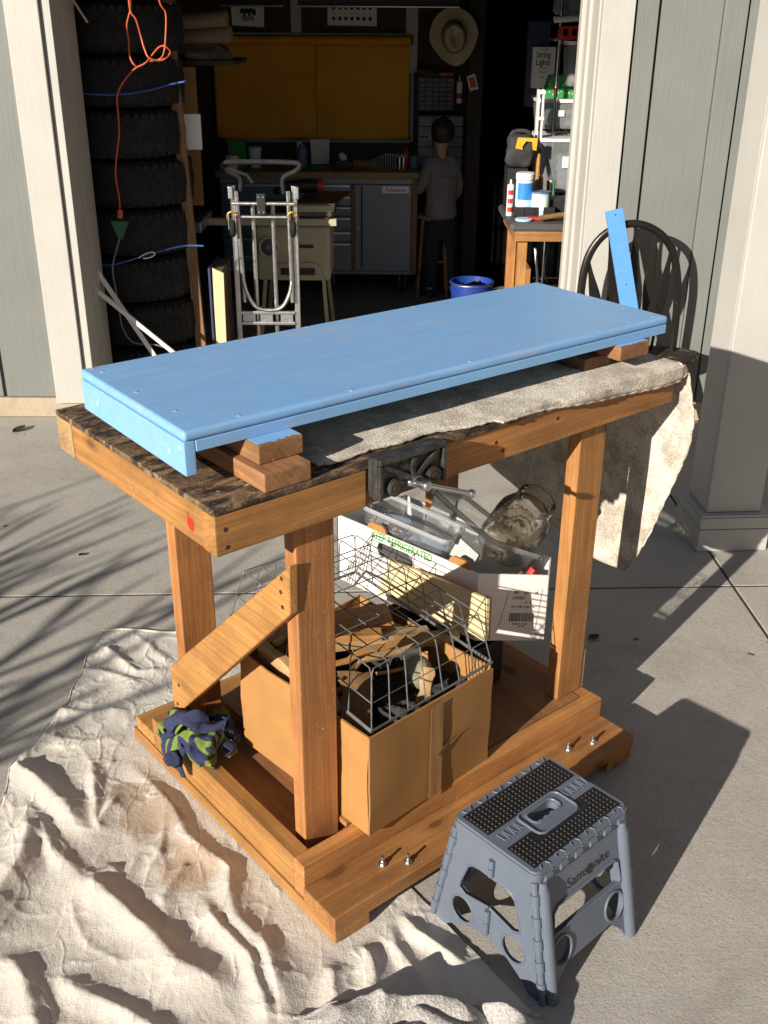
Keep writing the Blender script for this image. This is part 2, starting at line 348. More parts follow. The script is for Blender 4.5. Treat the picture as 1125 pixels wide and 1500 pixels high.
def stripes():
    m, n, b = newmat('striped_jersey')
    tc = N(n, 'ShaderNodeUVMap'); sx = N(n, 'ShaderNodeSeparateXYZ'); n.links.new(tc.outputs[0], sx.inputs[0])
    f = math_(n, 'FRACT', math_(n, 'MULTIPLY', sx.outputs[0], 4.5))
    g = math_(n, 'GREATER_THAN', f, 0.56)
    c = mixc(n, g, (0.022, 0.028, 0.080), (0.15, 0.215, 0.04))
    v = coords(n); c = mixc(n, 0.5, c, ramp(n, noise(n, v, 160, 4, 0.7), [(0.3, (0.7,) * 3), (0.75, (1.3,) * 3)]), 'MULTIPLY')
    n.links.new(c, b.inputs['Base Color']); b.inputs['Roughness'].default_value = 0.95
    bump(n, b, noise(n, v, 320, 3, 0.7), 0.5, 0.002)
stripes()
plain('navy_jersey', (0.022, 0.028, 0.080), 0.95, var=0.3, vs=120, bumpk=0.5, bs=320)
# ------------------------------------------------------------------ geometry helpers
class MB:
    """collects shapes in one bmesh"""
    def __init__(s): s.bm = bmesh.new()
    def box(s, x0, x1, y0, y1, z0, z1, bev=0.0, seg=2, mtx=None):
        r = bmesh.ops.create_cube(s.bm, size=1.0); vs = r['verts']
        for v in vs:
            v.co = Vector(((x0 + x1) / 2 + v.co.x * (x1 - x0), (y0 + y1) / 2 + v.co.y * (y1 - y0), (z0 + z1) / 2 + v.co.z * (z1 - z0)))
        if bev > 0:
            es = list({e for v in vs for e in v.link_edges})
            rr = bmesh.ops.bevel(s.bm, geom=es, offset=bev, segments=seg, affect='EDGES', profile=0.5)
            vs = rr['verts']
        if mtx is not None:
            bmesh.ops.transform(s.bm, matrix=mtx, verts=[v for v in vs if v.is_valid])
        return s
    def tube(s, pts, r, n=8, closed=False, caps=True):
        pts = [Vector(p) for p in pts]; m = len(pts); rings = []
        t0 = None; nrm = None
        for i in range(m):
            if closed: t = pts[(i + 1) % m] - pts[i - 1]
            else: t = pts[min(i + 1, m - 1)] - pts[max(i - 1, 0)]
            if t.length < 1e-9: t = Vector((0, 0, 1))
            t.normalize()
            if nrm is None:
                nrm = t.orthogonal().normalized()
            else:
                nrm = nrm - t * nrm.dot(t)
                nrm = nrm.normalized() if nrm.length > 1e-6 else t.orthogonal().normalized()
            bn = t.cross(nrm); rr = r[i] if isinstance(r, (list, tuple)) else r
            rings.append([s.bm.verts.new(pts[i] + (nrm * math.cos(2 * PI * k / n) + bn * math.sin(2 * PI * k / n)) * rr) for k in range(n)])
        for i in range(m if closed else m - 1):
            a, b = rings[i], rings[(i + 1) % m]
            for k in range(n): s.bm.faces.new((a[k], a[(k + 1) % n], b[(k + 1) % n], b[k]))
        if caps and not closed:
            s.bm.faces.new(rings[0][::-1]); s.bm.faces.new(rings[-1])
        return s
    def lathe(s, prof, n=24, c=(0, 0, 0), axis='z', mtx=None, a0=0, a1=2 * PI):
        """prof: list of (radius, height)"""
        full = abs(a1 - a0 - 2 * PI) < 1e-6; rings = []; c = Vector(c)
        for r, h in prof:
            ring = []
            for k in range(n if full else n + 1):
                a = a0 + (a1 - a0) * k / n
                p = {'z': Vector((r * math.cos(a), r * math.sin(a), h)), 'x': Vector((h, r * math.cos(a), r * math.sin(a))), 'y': Vector((r * math.cos(a), h, r * math.sin(a)))}[axis]
                ring.append(s.bm.verts.new((mtx @ p if mtx else p) + c))
            rings.append(ring)
        for a, b in zip(rings, rings[1:]):
            m = len(a)
            for k in range(m if full else m - 1):
                s.bm.faces.new((a[k], a[(k + 1) % m], b[(k + 1) % m], b[k]))
        for ring, rad in ((rings[0], prof[0][0]), (rings[-1], prof[-1][0])):
            if full and rad > 1e-5 and prof[0] != prof[-1]:
                try: s.bm.faces.new(ring)
                except ValueError: pass
        return s
    def prism(s, pts, d, holes=None, o=(0, 0, 0), ex=(1, 0, 0), ey=(0, 1, 0), bev=0):
        """flat outline pts (x,y) spanned by ex,ey at o, thickened along normal by d; holes are outlines cut through"""
        o = Vector(o); ex = Vector(ex); ey = Vector(ey); nn = ex.cross(ey).normalized()
        bm = s.bm; loops = [pts] + (holes or []); edges = []; start = len(bm.faces)
        for lp in loops:
            vs = [bm.verts.new(o + ex * x + ey * y) for x, y in lp]
            edges += [bm.edges.new((vs[i], vs[(i + 1) % len(vs)])) for i in range(len(vs))]
        if holes:
            r = bmesh.ops.triangle_fill(bm, use_beauty=True, use_dissolve=False, edges=edges)
            fs = [g for g in r['geom'] if isinstance(g, bmesh.types.BMFace)]
        else:
            r = bmesh.ops.contextual_create(bm, geom=edges); fs = r['faces']
        ret = bmesh.ops.extrude_face_region(bm, geom=fs)
        vs = [g for g in ret['geom'] if isinstance(g, bmesh.types.BMVert)]
        bmesh.ops.translate(bm, verts=vs, vec=nn * d)
        return s
    def grid(s, nu, nv, fn, uv=None, closed_u=False):
        vs = [[s.bm.verts.new(fn(i / (nu if closed_u else nu - 1), j / (nv - 1))) for j in range(nv)] for i in range(nu)]
        lay = s.bm.loops.layers.uv.verify() if uv else None
        for i in range(nu if closed_u else nu - 1):
            for j in range(nv - 1):
                ij = ((i, j), ((i + 1) % nu, j), ((i + 1) % nu, j + 1), (i, j + 1))
                f = s.bm.faces.new([vs[a][b] for a, b in ij])
                if uv:
                    for lp, (a, b) in zip(f.loops, ij): lp[lay].uv = uv(a / (nu - 1), b / (nv - 1))
        return s
    def xf(s, m): bmesh.ops.transform(s.bm, matrix=m, verts=s.bm.verts[:]); return s

def finish(name, bm, mat, smooth=True, ang=35):
    bmesh.ops.recalc_face_normals(bm, faces=bm.faces[:])
    me = bpy.data.meshes.new(name)
    if smooth:
        for f in bm.faces: f.smooth = True
        for e in bm.edges:
            if len(e.link_faces) == 2 and e.calc_face_angle(0) > R(ang): e.smooth = False
    bm.to_mesh(me); bm.free()
    me.materials.append(MATS[mat] if isinstance(mat, str) else mat)
    return me
def obj(name, mb, mat, parent=None, label=None, off=None, smooth=True, ang=35, kind=None, center=True):
    """links a collected bmesh as ONE object whose origin is the middle of its bounding box"""
    bm = mb.bm if isinstance(mb, MB) else mb
    if off is not None: bmesh.ops.translate(bm, verts=bm.verts[:], vec=-Vector(off))
    c = Vector((0, 0, 0))
    if center and bm.verts:
        mn = Vector([min(v.co[i] for v in bm.verts) for i in range(3)]); mx = Vector([max(v.co[i] for v in bm.verts) for i in range(3)])
        c = (mn + mx) / 2; bmesh.ops.translate(bm, verts=bm.verts[:], vec=-c)
    o = bpy.data.objects.new(name, finish(name, bm, mat, smooth, ang)); COL.objects.link(o)
    o.location = c
    if smooth and 6 < len(o.data.polygons) < 700:
        wn = o.modifiers.new('face_weighted', 'WEIGHTED_NORMAL'); wn.keep_sharp = True; wn.weight = 90
    if parent: o.parent = parent
    if label: o['label'] = label
    if kind: o['kind'] = kind
    return o
def tag(o, label=None, cat=None, group=None, kind=None):
    if label: o['label'] = label
    if cat: o['category'] = cat
    if group: o['group'] = group
    if kind: o['kind'] = kind
    return o
def thing(name, label, cat, loc=(0, 0, 0), rz=0.0, group=None):
    o = bpy.data.objects.new(name, None); o.empty_display_size = 0.05; COL.objects.link(o)
    o.location = loc; o.rotation_euler = (0, 0, rz)
    return tag(o, label, cat, group)
def single(name, mb, mat, label, cat, group=None, **kw):
    return tag(obj(name, mb, mat, **kw), label, cat, group)
def twin(o, parent=None, loc=None, rot=None, label=None):
    """a copy of one object that shares its mesh"""
    c = o.copy(); COL.objects.link(c)
    if parent: c.parent = parent
    if loc is not None: c.location = loc
    if rot is not None: c.rotation_euler = rot
    if label: c['label'] = label
    return c
def copy_thing(root, loc, rz, label):
    r = root.copy(); COL.objects.link(r); r.location = loc; r.rotation_euler = (0, 0, rz); r['label'] = label
    def kids(src, dst):
        for ch in [o for o in COL.objects if o.parent == src]:
            c = ch.copy(); COL.objects.link(c); c.parent = dst; kids(ch, c)
    kids(root, r); return r
def text(name, body, size, mat, parent, loc, rot, ex=0.0006, align='CENTER', shear=0.0, sx=1.0, bold=0.0, off=None):
    cu = bpy.data.curves.new(name, 'FONT'); cu.body = body; cu.size = size; cu.extrude = ex; cu.align_x = align; cu.align_y = 'CENTER'
    cu.shear = shear; cu.offset = bold
    t = bpy.data.objects.new(name + '_tmp', cu); COL.objects.link(t)
    dg = bpy.context.evaluated_depsgraph_get(); me = bpy.data.meshes.new_from_object(t.evaluated_get(dg))
    bpy.data.objects.remove(t); bpy.data.curves.remove(cu)
    me.materials.clear(); me.materials.append(MATS[mat]); me.name = name
    o = bpy.data.objects.new(name, me); COL.objects.link(o)
    if off is not None: loc = Vector(loc) - Vector(off)
    o.location = loc; o.scale = (sx, 1, 1)
    o.rotation_euler = rot if not isinstance(rot, Matrix) else rot.to_euler()
    if parent: o.parent = parent
    return o
def rot_basis(ex, ey):
    ex = Vector(ex).normalized(); ey = Vector(ey); ey = (ey - ex * ey.dot(ex)).normalized(); ez = ex.cross(ey)
    return Matrix((ex, ey, ez)).transposed()
def rrect(x0, x1, y0, y1, r, n=4):
    out = []
    for cx, cy, a in ((x1 - r, y0 + r, -90), (x1 - r, y1 - r, 0), (x0 + r, y1 - r, 90), (x0 + r, y0 + r, 180)):
        for k in range(n + 1):
            t = R(a + 90 * k / n); out.append((cx + r * math.cos(t), cy + r * math.sin(t)))
    return out
def circ(cx, cy, rx, ry=None, n=20):
    ry = rx if ry is None else ry
    return [(cx + rx * math.cos(2 * PI * k / n), cy + ry * math.sin(2 * PI * k / n)) for k in range(n)]
def fbm(p, sc, oct=4):
    return mnoise.fractal(Vector(p) * sc, 1.0, 2.0, oct, noise_basis='PERLIN_ORIGINAL')
def sstep(a, b, x):
    t = max(0, min(1, (x - a) / (b - a))); return t * t * (3 - 2 * t)
def smooth_path(pts, n=8):
    pts = [Vector(p) for p in pts]; out = []
    for i in range(len(pts) - 1):
        p0 = pts[max(i - 1, 0)]; p1 = pts[i]; p2 = pts[i + 1]; p3 = pts[min(i + 2, len(pts) - 1)]
        for k in range(n):
            t = k / n
            out.append(0.5 * ((2 * p1) + (p2 - p0) * t + (2 * p0 - 5 * p1 + 4 * p2 - p3) * t * t + (3 * p1 - p0 - 3 * p2 + p3) * t ** 3))
    out.append(pts[-1]); return out

# workbench frame: origin on the ground near its left front corner, u along its length, v to its back
BO = Vector((-0.2899, 1.5836, 0)); BYAW = 0.6908
BU = Vector((math.cos(BYAW), math.sin(BYAW), 0)); BV = Vector((-math.sin(BYAW), math.cos(BYAW), 0))
def BW(u, v, z=0.0): return BO + BU * u + BV * v + Vector((0, 0, z))
def bthing(name, label, cat, u=0, v=0, z=0, rz=0, group=None):
    return thing(name, label, cat, BW(u, v, z), BYAW + rz, group)
# ------------------------------------------------------------------ ground
g = MB(); g.box(-400, 400, -400, 400, -0.30, -0.03)
tag(obj('ground', g, 'soil', smooth=False), 'bare brown earth under and around the driveway slabs', kind='structure')
drive = thing('driveway', 'pale broom finished concrete driveway cut into slabs by joints', None, (1.128, 2.942, 0), R(2.44)); del drive['label']
tag(drive, 'pale broom finished concrete driveway cut into slabs by joints', kind='structure')
g2 = 0.0045
g = MB(); g.box(-8.9, 5.9, -11.9, 1.6, -0.09, -0.0018); obj('joint_filler', g, 'joint_dirt', drive, smooth=False)
xs = [-9.0, -6.0, -3.0, 0.0, 3.0, 6.0]; ys = [-12.0, -9.0, -6.0, -3.0, 0.0]
def slab(x0, x1, y0, y1, top=0.0):
    s = MB(); s.box(x0 + g2, x1 - g2, y0 + g2, y1 - g2, -0.1, top, bev=0.002, seg=1)
    return obj('slab', s, 'concrete', drive)
for a, b in zip(xs, xs[1:]):
    for c, d in zip(ys, ys[1:]): slab(a, b, c, d)
for a, b in zip(xs, xs[1:]):
    slab(a, b, 0.0, 1.68)

plain('roof_shingle', (0.06, 0.055, 0.05), 0.9); plain('window_glass', (0.03, 0.035, 0.04), 0.1, bumpk=0)
plain('stucco_brown', (0.16, 0.12, 0.09), 0.9); plain('stucco_dark', (0.10, 0.095, 0.085), 0.9)
# ------------------------------------------------------------------ garage building
gar = thing('garage', 'grey board and batten garage with cream trim and its wide door open', 'garage', (-0.26, 4.45, 0))
GO = (-0.26, 4.45, 0)
def gp(name, x0, x1, y0, y1, z0, z1, mat, bev=0.002, label=None):
    b = MB(); b.box(x0, x1, y0, y1, z0, z1, bev=bev); return obj(name, b, mat, gar, off=GO, label=label)
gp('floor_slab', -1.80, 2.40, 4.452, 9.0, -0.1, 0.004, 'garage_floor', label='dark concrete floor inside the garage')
gp('foundation', -4.0, -1.36, 4.455, 4.60, -0.1, 0.092, 'curb_concrete', label='low concrete footing under the siding')
gp('foundation', 0.90, 6.0, 4.463, 4.60, -0.1, 0.092, 'curb_concrete')
# walls (structural)
gp('wall', -4.0, -1.345, 4.475, 4.60, 0.094, 2.3, 'siding_gray', 0)
gp('wall', 0.93, 6.0, 4.475, 4.60, 0.094, 2.3, 'siding_gray', 0)
gp('wall', -1.335, 0.82, 4.475, 4.60, 1.92, 2.3, 'siding_gray', 0)
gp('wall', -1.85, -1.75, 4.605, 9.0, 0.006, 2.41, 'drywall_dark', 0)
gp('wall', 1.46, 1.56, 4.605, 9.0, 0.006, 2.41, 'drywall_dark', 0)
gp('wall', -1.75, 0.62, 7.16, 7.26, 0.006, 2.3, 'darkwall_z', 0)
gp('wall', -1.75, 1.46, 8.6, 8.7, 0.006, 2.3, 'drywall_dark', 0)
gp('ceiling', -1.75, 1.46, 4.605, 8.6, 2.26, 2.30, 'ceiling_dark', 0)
gp('roof', -4.6, 6.2, 4.0, 9.3, 2.42, 2.54, 'roof_shingle', 0.01)
gp('wall_post', 0.505, 0.60, 7.05, 7.158, 0.006, 2.25, 'darkwall_z', 0.003)
# left of the opening: panels and battens of siding, corner board, jamb
for x0, x1 in ((-1.697, -1.475), (-2.30, -1.712), (-2.90, -2.312)):
    gp('siding_panel', x0, x1, 4.460, 4.473, 0.096, 2.3, 'siding_gray', 0.003)
gp('trim_board', -1.470, -1.337, 4.432, 4.472, 0.074, 2.3, 'trim_white', 0.004)
gp('jamb_board', -1.335, -1.296, 4.450, 4.60, 0.006, 1.92, 'trim_white', 0.004)
gp('jamb_board', -1.328, -1.290, 4.602, 4.77, 0.006, 1.92, 'trim_white', 0.004)
gp('trim_board', -1.335, 0.82, 4.432, 4.472, 1.90, 2.05, 'trim_white', 0.004)
# right of the opening
gp('trim_board', 0.824, 0.948, 4.428, 4.472, 0.074, 2.3, 'trim_white', 0.004)
gp('jamb_board', 0.818, 0.846, 4.474, 4.62, 0.006, 1.92, 'trim_white', 0.004)
gp('door_stop', 0.806, 0.846, 4.623, 4.665, 0.006, 1.92, 'trim_white', 0.006)
gp('jamb_board', 0.816, 0.850, 4.668, 4.76, 0.006, 1.92, 'trim_white', 0.004)
gp('door_stop', 0.800, 0.850, 4.763, 4.82, 0.006, 1.92, 'trim_white', 0.006)
gp('batten', 0.958, 1.040, 4.440, 4.473, 0.096, 2.3, 'siding_gray', 0.003)
gp('siding_panel', 1.049, 1.292, 4.458, 4.473, 0.096, 2.3, 'siding_gray', 0.003)
gp('batten', 1.294, 1.384, 4.444, 4.473, 0.096, 2.3, 'siding_gray', 0.003)
gp('siding_panel', 1.394, 1.92, 4.458, 4.473, 0.096, 2.3, 'siding_gray', 0.003)
gp('siding_panel', 1.93, 2.5, 4.458, 4.473, 0.096, 2.3, 'siding_gray', 0.003)

# ------------------------------------------------------------------ porch column
CA = R(4.0); CO = (1.187, 3.30, 0)
colm = thing('porch_column', 'square cream porch column on a stepped base, shaded below and sunlit above', 'column', CO, CA)
def cp(name, x0, x1, y0, y1, z0, z1, mat='column_white', bev=0.003):
    b = MB(); b.box(x0, x1, y0, y1, z0, z1, bev=bev); return obj(name, b, mat, colm)
cp('base_board', -0.124, 0.120, -0.115, -0.097, 0.001, 0.083); cp('base_board', -0.124, 0.120, -0.1145, -0.097, 0.085, 0.126)
cp('base_board', -0.124, -0.106, -0.096, 0.118, 0.001, 0.083); cp('base_board', -0.1235, -0.106, -0.096, 0.118, 0.085, 0.126)
cp('base_board', 0.102, 0.120, -0.096, 0.118, 0.001, 0.126); cp('base_board', -0.105, 0.101, 0.100, 0.118, 0.001, 0.126)
cp('base_cap', -0.1215, 0.1175, -0.1125, 0.116, 0.127, 0.135)
cp('shaft_board', -0.098, 0.090, -0.088, -0.068, 0.136, 2.40, bev=0.006); cp('shaft_board', -0.097, -0.078, -0.067, 0.094, 0.136, 2.40)
cp('shaft_board', 0.071, 0.089, -0.067, 0.094, 0.136, 2.40); cp('shaft_board', -0.077, 0.070, 0.075, 0.093, 0.136, 2.40)

# houses added out of view to block sky and darken the shade
def added_house(label, x0, x1, y0, y1, h, wallm, axis):
    t = thing('added_house', label, 'added_house', ((x0 + x1) / 2, (y0 + y1) / 2, -0.03)); O = ((x0 + x1) / 2, (y0 + y1) / 2, -0.03)
    m = MB(); m.box(x0, x1, y0, y1, -0.03, h); obj('wall', m, wallm, t, off=O, smooth=False)
    m = MB()
    if axis == 'y': m.prism([(x0 - 0.4, h + 0.005), (x1 + 0.4, h + 0.005), ((x0 + x1) / 2, h + 1.3)], -(y1 - y0 + 0.6), o=(0, y0 - 0.3, 0), ex=(1, 0, 0), ey=(0, 0, 1))
    else: m.prism([(y0 - 0.4, h + 0.005), (y1 + 0.4, h + 0.005), ((y0 + y1) / 2, h + 1.3)], x1 - x0 + 0.6, o=(x0 - 0.3, 0, 0), ex=(0, 1, 0), ey=(0, 0, 1))
    obj('roof', m, 'roof_shingle', t, off=O, smooth=False)
    for k in range(4):
        if axis == 'y':
            xs_ = x0 if abs(x0) < abs(x1) else x1; yy = y0 + (y1 - y0) * (k + 0.5) / 4; sg = -1 if xs_ == x0 else 1
            m = MB(); m.box(min(xs_ + sg * 0.005, xs_ + sg * 0.05), max(xs_ + sg * 0.005, xs_ + sg * 0.05), yy - 0.6, yy + 0.6, h * 0.25, h * 0.6)
        else:
            xx = x0 + (x1 - x0) * (k + 0.5) / 4; m = MB(); m.box(xx - 0.6, xx + 0.6, y1 + 0.005, y1 + 0.05, h * 0.25, h * 0.7)
        obj('window', m, 'window_glass', t, off=O)
added_house('unseen sky-blocking brown two storey house to the right of the driveway', 4.2, 10.5, -9.0, 3.6, 6.0, 'stucco_brown', 'y')
added_house('unseen sky-blocking dark house to the left of the driveway', -13.0, -6.5, 0.8, 12.0, 6.0, 'stucco_dark', 'y')
added_house('unseen sky-blocking low dark house across the street behind the camera', -34.0, 14.0, -30.0, -22.0, 5.2, 'stucco_dark', 'x')
# ------------------------------------------------------------------ workbench
wb = bthing('workbench', 'sturdy old timber workbench on a heavy base frame, worn top', 'workbench')
def wp(name, u0, u1, v0, v1, z0, z1, mat, bev=0.003, label=None, mtx=None):
    b = MB(); b.box(u0, u1, v0, v1, z0, z1, bev=bev, mtx=mtx); return obj(name, b, mat, wb, label=label)
Z0 = 0.007
# base: two runners under two outrigger planks and a boxed frame
for u in (0.092, 0.912): wp('runner', u, u + 0.088, -0.203, 0.640, Z0, 0.040, 'fir_y', 0.004)
wp('outrigger_plank', 0.090, 1.003, -0.205, -0.099, 0.0405, 0.077, 'fir_x', 0.004)
wp('outrigger_plank', 0.096, 1.003, 0.535, 0.628, 0.0405, 0.077, 'fir_x', 0.004)
wp('frame_rail', 0.095, 1.004, -0.097, -0.060, 0.041, 0.127, 'fir_x', 0.003)
wp('frame_rail', 0.095, 1.004, 0.496, 0.533, 0.041, 0.127, 'fir_x', 0.003)
wp('frame_rail', 0.096, 0.134, -0.059, 0.495, 0.041, 0.126, 'fir_y', 0.003)
wp('frame_rail', 0.966, 1.003, -0.059, 0.495, 0.041, 0.126, 'fir_y', 0.003)
wp('joist', 0.262, 0.299, -0.058, 0.495, 0.041, 0.116, 'fir_y', 0.003)
wp('shelf_board', 0.135, 0.261, -0.058, 0.495, 0.070, 0.090, 'deckply', 0.001)
wp('shelf_board', 0.264, 0.965, -0.058, 0.495, 0.1165, 0.1275, 'deckply', 0.001)
# posts
wp('post', 0.147, 0.234, -0.030, 0.008, 0.091, 0.8475, 'fir_z', 0.004)
wp('post', 0.905, 0.992, -0.036, 0.002, 0.1285, 0.8475, 'fir_z', 0.004)
wp('post', 0.147, 0.234, 0.432, 0.470, 0.091, 0.8475, 'fir_z', 0.004)
wp('post', 0.905, 0.992, 0.432, 0.470, 0.1285, 0.8475, 'fir_z', 0.004)
wp('cleat', 0.993, 1.003, -0.034, 0.0, 0.128, 0.24, 'pale_z', 0.002)
wp('shim', 0.236, 0.262, -0.052, 0.000, 0.1175, 0.130, 'fir_x', 0.001)
# diagonal brace on the left posts
p = MB()
p.prism([(-0.038, 0.772), (-0.034, 0.668), (0.468, 0.155), (0.472, 0.292)], 0.019, o=(0.1265, 0, 0), ex=(0, 1, 0), ey=(0, 0, 1))
bmesh.ops.bevel(p.bm, geom=p.bm.edges[:], offset=0.002, segments=1, affect='EDGES')
br = obj('diagonal_brace', p, 'fir_y', wb)
for v, z in ((-0.012, 0.735), (-0.008, 0.705), (-0.012, 0.675), (0.435, 0.26), (0.45, 0.2)):
    s = MB(); s.lathe([(0.0, 0.0), (0.0045, 0.0002), (0.0045, 0.001), (0.0, 0.0012)], 10, (0.1253, v, z), 'x'); obj('screw_head', s, 'rust', wb)
# top: rails round the edge and boards over them
TOP = 0.934
wp('apron', -0.030, 0.286, -0.060, -0.018, 0.848, 0.9215, 'fir_x', 0.004)
wp('apron', 0.287, 1.200, -0.054, -0.018, 0.848, 0.9215, 'fir_x', 0.004)
wp('apron', -0.030, 1.200, 0.486, 0.555, 0.848, 0.9215, 'pale_x', 0.004)
wp('apron', -0.0285, 0.010, -0.0175, 0.4855, 0.8485, 0.9215, 'fir_y', 0.004)
wp('apron', 1.160, 1.1985, -0.0175, 0.4855, 0.8485, 0.9215, 'fir_y', 0.004)
vb = [-0.060, 0.182, 0.300, 0.555]
for i, (a, c) in enumerate(zip(vb, vb[1:])):
    wp('top_board', -0.030 + 0.002 * (i % 2), 1.200 - 0.003 * (i % 2), a + 0.0006, c - 0.0006, 0.922, TOP - 0.0008 * (i % 2), 'bench_top', 0.0025)
for uu, vv, zz in ((-0.010, -0.0605, 0.895), (-0.008, -0.0605, 0.862), (0.47, -0.0545, 0.905), (0.62, -0.0545, 0.89), (0.64, -0.0545, 0.868), (0.80, -0.0545, 0.90)):
    s = MB(); s.lathe([(0.0, 0.0), (0.004, 0.0), (0.005, 0.0012), (0.0, 0.0013)], 10, (uu, vv, zz), 'y'); obj('screw_head', s, 'rust', wb)
# red paint smear and blue drips on the left rail
s = MB(); s.prism([(0.030, 0.872), (0.018, 0.866), (0.010, 0.876), (0.012, 0.889), (0.020, 0.893), (0.026, 0.890), (0.0285, 0.9), (0.0315, 0.901), (0.031, 0.890), (0.034, 0.880)], 0.0008, o=(-0.0293, 0, 0), ex=(0, 1, 0), ey=(0, 0, 1)); obj('paint_smear', s, 'red_plastic', wb, label='red paint smear near the front corner')
for v0, dz in ():
    s = MB(); s.prism([(v0, 0.9335), (v0 + 0.012, 0.9338), (v0 + 0.014, 0.9338 - dz), (v0 + 0.008, 0.929 - dz), (v0 + 0.004, 0.9338 - dz * 0.6)], 0.0008, o=(-0.0313, 0, 0), ex=(0, 1, 0), ey=(0, 0, 1)); obj('paint_drip', s, 'blue_paint', wb)
# carriage bolts on the front plank
for u, v in ((0.255, -0.150), (0.300, -0.178), (0.835, -0.140), (0.90, -0.16)):
    s = MB(); s.lathe([(0.0095, 0.0771), (0.0095, 0.079), (0.0, 0.0791)], 16, (u, v, 0))
    o = obj('washer', s, 'zinc', wb)
    s = MB(); s.lathe([(0.0062, 0.0792), (0.0062, 0.0855), (0.0034, 0.0858), (0.0034, 0.099), (0.0, 0.0992)], 6, (u, v, 0))
    obj('bolt', s, 'zinc', wb)

# ------------------------------------------------------------------ front vise
vi = bthing('bench_vise', 'black cast iron woodworking vise with chrome handle on the bench front', 'vise', 0.365, -0.075, 0.90)
VO = (0.365, -0.075, 0.90)
def vrib(a, b, w, d):
    a = Vector((a[0], 0, a[1])); b = Vector((b[0], 0, b[1])); t = (b - a); L = t.length; t.normalize(); nrm = Vector((-t.z, 0, t.x))
    m = MB(); m.box(0, L, -d, 0, -w / 2, w / 2, bev=0.002)
    M = Matrix((t, Vector((0, 1, 0)), t.cross(Vector((0, 1, 0))))).transposed().to_4x4(); M.translation = Vector((a.x, -0.0885, a.z))
    return m.xf(M)
m = MB(); m.box(0.286, 0.446, -0.0885, -0.0745, 0.870, 0.9505, bev=0.003); obj('front_jaw', m, 'steel_cast', vi, off=VO)
m = MB(); m.box(0.2875, 0.4445, -0.0725, -0.0605, 0.872, 0.948, bev=0.002); obj('rear_jaw', m, 'steel_cast', vi, off=VO)
m = MB(); m.box(0.286, 0.446, -0.0985, -0.0887, 0.939, 0.951, bev=0.003); obj('jaw_rim', m, 'steel_cast', vi, off=VO)
for x in (0.286, 0.4375):
    m = MB(); m.box(x, x + 0.0085, -0.0980, -0.0887, 0.871, 0.9385, bev=0.002); obj('jaw_rim', m, 'steel_cast', vi, off=VO)
for a, b in (((0.366, 0.897), (0.297, 0.936)), ((0.368, 0.900), (0.368, 0.938)), ((0.371, 0.897), (0.428, 0.937))):
    obj('rib', vrib(a, b, 0.010, 0.008), 'steel_cast', vi, off=VO)
for x in (0.322, 0.415):
    m = MB(); m.lathe([(0.0175, -0.0887), (0.0165, -0.100), (0.014, -0.102), (0.0, -0.102)], 20, (x, 0, 0.890), 'y'); obj('guide_boss', m, 'steel_cast', vi, off=VO)
    m = MB(); m.lathe([(0.008, -0.1021), (0.008, -0.104), (0.0, -0.104)], 14, (x, 0, 0.890), 'y'); obj('guide_rod', m, 'rust', vi, off=VO)
for x, z in ((0.343, 0.928), (0.388, 0.932)):
    m = MB(); m.lathe([(0.005, -0.0888), (0.005, -0.0895), (0.0, -0.0895)], 12, (x, 0, z), 'y'); obj('hole_disc', m, 'ink', vi, off=VO)  # flat black disc painted for the dark of a hole
m = MB(); m.lathe([(0.013, -0.0887), (0.012, -0.105), (0.0105, -0.106), (0.0105, -0.132), (0.008, -0.135), (0.0, -0.135)], 20, (0.369, 0, 0.892), 'y'); obj('screw_hub', m, 'zinc', vi, off=VO)
hd = Vector((0.89, -0.10, -0.36)).normalized(); hc = Vector((0.369, -0.122, 0.892))
m = MB(); m.tube([hc - hd * 0.028, hc + hd * 0.118], 0.0048, 14); h = obj('handle', m, 'chrome', vi, off=VO)
for q in (-0.032, 0.119):
    m = MB(); bmesh.ops.create_uvsphere(m.bm, u_segments=16, v_segments=10, radius=0.0085, matrix=Matrix.Translation(hc + hd * q)); obj('handle_ball', m, 'chrome', vi, off=VO)

# ------------------------------------------------------------------ spacer blocks and the blue seat board
def block(label, u0, u1, v0, v1, z0, z1, rz=0.0, top_paint=False):
    t = bthing('spacer_block', label, 'wood block', (u0 + u1) / 2, (v0 + v1) / 2, z0, rz, 'wood offcuts propping up the blue board')
    b = MB(); b.box(-(u1 - u0) / 2, (u1 - u0) / 2, -(v1 - v0) / 2, (v1 - v0) / 2, 0, z1 - z0, bev=0.003); obj('block_body', b, 'block_y', t)
    if top_paint:
        b = MB(); n = 14; L = (v1 - v0) / 2; W = (u1 - u0) / 2; r2 = random.Random(3)
        pts = [(-W + 0.003, -L + 0.004 + r2.random() * 0.004)] + [(-W + 0.003 + (2 * W - 0.006) * k / n, -L + 0.003 + r2.random() * 0.006) for k in range(1, n)] + [(W - 0.003, -L + 0.004), (W - 0.003, -L + 0.10), (-W + 0.003, -L + 0.10)]
        b.prism(pts, 0.0006, o=(0, 0, z1 - z0 + 0.0001)); obj('paint_film', b, 'blue_paint', t, label='blue paint that ran onto the top')
    return t
block('lower of two stacked offcuts under the left end of the blue board', 0.072, 0.168, -0.056, 0.46, TOP + 0.0005, 0.9695)
block('upper of two stacked offcuts at the left end, blue paint on top', 0.086, 0.178, -0.020, 0.45, 0.970, 1.005, 0.0, True)
block('lower offcut under the right end, lying on the terry towel', 0.975, 1.065, 0.03, 0.47, 0.9465, 0.9725)
block('right hand offcut with bare end grain and a blue painted top edge', 1.030, 1.125, -0.030, 0.46, 0.973, 1.005, R(-2), True)

